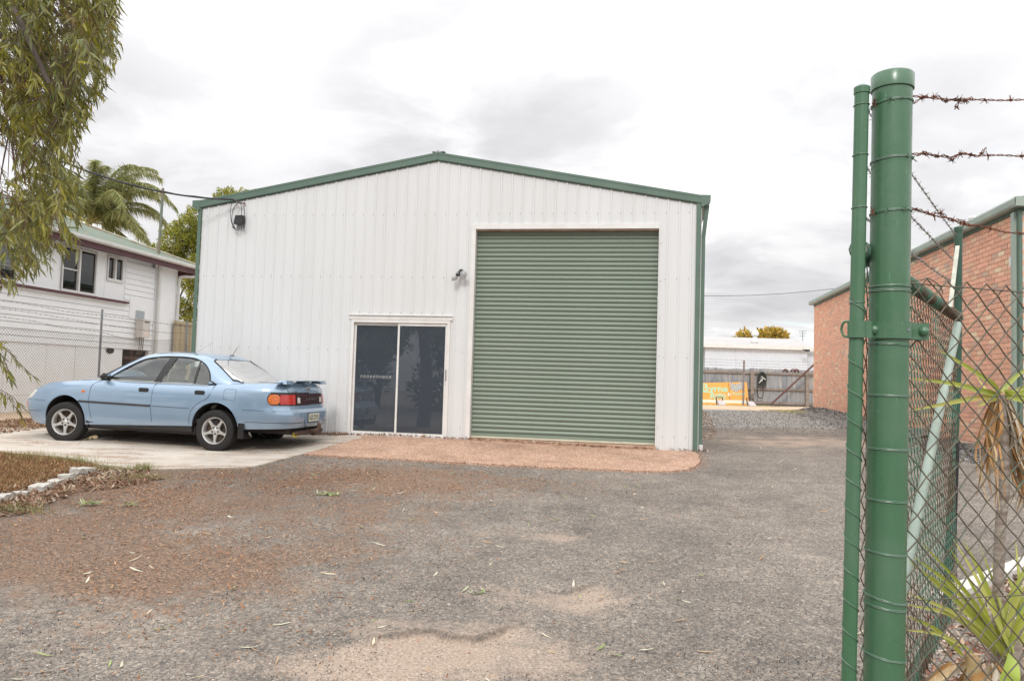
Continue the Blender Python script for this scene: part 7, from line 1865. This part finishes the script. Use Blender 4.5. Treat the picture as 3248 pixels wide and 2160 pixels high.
clump_tree('roadside_tree', 'small orange-green tree crown over the left part of the warehouse ridge', (at(2357, 1100, 75).x, 75, .7), pcl([(2345, 1070, 14), (2362, 1062, 16), (2376, 1068, 14), (2358, 1085, 22)], 75), og, (.25, .5, .45), 420, .15, 4, group='far trees over the warehouse roof')
clump_tree('roadside_tree', 'wider orange-green tree crown over the warehouse ridge beside the ventilator', (at(2450, 1100, 77).x, 77, .7), pcl([(2420, 1062, 20), (2444, 1058, 20), (2466, 1062, 20), (2484, 1068, 14), (2410, 1072, 14), (2450, 1085, 40)], 77), og, (.25, .5, .45), 420, .15, 5, group='far trees over the warehouse roof')
# trees across the road behind the camera, mirrored in the tinted door and car windows
dg_ = [(.07, .10, .03), (.10, .12, .04), (.05, .08, .03), (.13, .13, .05)]
for k, (x, y, h_, w_) in enumerate(((-9.5, -6.5, 6.5, 2.4), (-14.5, -8.5, 7.5, 2.8), (-5.2, -9.5, 6.0, 2.2), (-19, -3, 6.5, 2.4))):
    rr = np.random.default_rng(50+k); cl = [(x+rr.normal()*w_*.55, y+rr.normal()*w_*.5, h_*.62+rr.normal()*h_*.17, w_*rr.uniform(.35, .55)) for _ in range(11)]
    clump_tree('street_tree', ['dark tree across the road mirrored in the left door pane', 'tall dark tree mirrored in the sliding door glass', 'dark round tree mirrored in the right door pane', 'dark tree mirrored in the car windows'][k], (x, y, g1(x, y)), cl, dg_, (.16, .34, .3), 520, .2, 60+k, group='street trees across the road')

# palm behind the house
Yp = 36.0; hp_ = at(286, 700, Yp)
t = thing('palm_tree', 'queen palm with drooping feathery fronds behind the house roof', 'tree', (hp_.x, Yp, .5))
limb([(hp_.x-.2, Yp, .3), (hp_.x-.1, Yp, 4), (hp_.x, Yp, hp_.z-.9)], .17, .13, 'trunk', t, pm('palm_trunk', (.30, .27, .23), (.22, .19, .16), 5, .9, stretch=(1, 1, 4)), 12)
limb([(hp_.x, Yp, hp_.z-1.0), (hp_.x, Yp, hp_.z-.4), (hp_.x, Yp, hp_.z)], .15, .08, 'crownshaft', t, pm('palm_shaft', (.40, .33, .20), (.30, .27, .15), 4, .7), 10)
frp = leafmat('frond_stem', (.34, .36, .12), (.40, .34, .14), None, .1)
rp = np.random.default_rng(9)
NFR = [(25, 52, 3.3), (-45, 60, 3.2), (75, 35, 3.2), (100, 60, 3.0), (-75, 30, 3.2), (12, 45, 3.9), (40, 40, 3.5), (-15, 20, 3.2), (10, 62, 3.7), (-20, 60, 3.6), (35, 60, 3.8), (2, 48, 3.9), (62, 66, 3.2), (-60, 60, 3.4), (20, 30, 3.6), (-35, 38, 3.6), (85, 55, 3.4), (-90, 50, 3.4), (120, 60, 3.3), (150, 50, 3.5), (180, 62, 3.4), (-150, 52, 3.5), (-120, 58, 3.2), (8, 8, 3.2), (-8, 50, 3.6), (28, 10, 3.0), (5, -12, 2.8), (60, 25, 3.3), (175, 25, 3.3), (-170, 5, 3.2)]
BL_ = (np.array([(-.5, 0, 0), (.5, 0, 0), (.4, .5, 0), (-.4, .5, 0), (0, 1, -.05)]), np.array([(0, 1, 2), (0, 2, 3), (3, 2, 4)]))
for az, el_, L_ in NFR:
    a = math.radians(az+rp.uniform(-6, 6)); e0 = math.radians(min(76, el_+12)); d = np.array([math.cos(a)*math.cos(e0), math.sin(a)*math.cos(e0), math.sin(e0)])
    p = np.array([hp_.x, Yp, hp_.z-.1]); pts = [p.copy()]; K = 26
    for k in range(K):
        d = d+np.array([0, 0, -.030-.12*(k/K)]); d /= np.linalg.norm(d); p = p+d*L_*1.22/K; pts.append(p.copy())
    fr_ = MB(); fr_.tube([Vector(q) for q in pts], [.035*(1-i/K)+.006 for i in range(K+1)], 5); f0 = fr_.build('frond', frp, t, True)
    Ps, Ds, Cs, Ss = [], [], [], []
    for k in range(4, K):
        for s2 in range(24):
            w = rp.random(); q = pts[k]*(1-w)+pts[k+1]*w; tg = pts[k+1]-pts[k]; tg /= np.linalg.norm(tg); sd_ = np.cross(tg, [0, 0, 1.]); sd_ /= np.linalg.norm(sd_)+1e-9
            sgn = 1 if s2 % 2 else -1; dd = sd_*sgn*rp.uniform(.4, 1.0)+tg*.55+np.array([0, 0, rp.uniform(-1.9, -.1)]); ll = rp.uniform(.5, .95)*(1-.45*(k/K))
            Ps.append(q); Ds.append(dd); Ss.append((.030, ll, ll)); Cs.append(np.array([(.22, .25, .08), (.32, .33, .14), (.44, .42, .21), (.16, .19, .06)][rp.integers(0, 4)])*rp.uniform(.8, 1.3))
    o = scatter('leaflets', BL_[0], BL_[1], np.array(Ps), basis(np.array(Ds), rp.random(len(Ps))*6.283), np.array(Ss), np.array(Cs), TREEM, None, 'stuff'); o.parent = f0

fr_ = MB(); fr_.tube(spline([(hp_.x-.3, Yp-.5, hp_.z-.6), (hp_.x-.55, Yp-.8, hp_.z-.1), (hp_.x-.6, Yp-.9, hp_.z+.5)], 5), [.10, .12, .13, .13, .12, .11, .10, .09, .07, .05, .02], 7); fr_.build('seed_spathe', pm('brown_spathe', (.28, .09, .04), (.18, .06, .03), 5, .8), t, True)
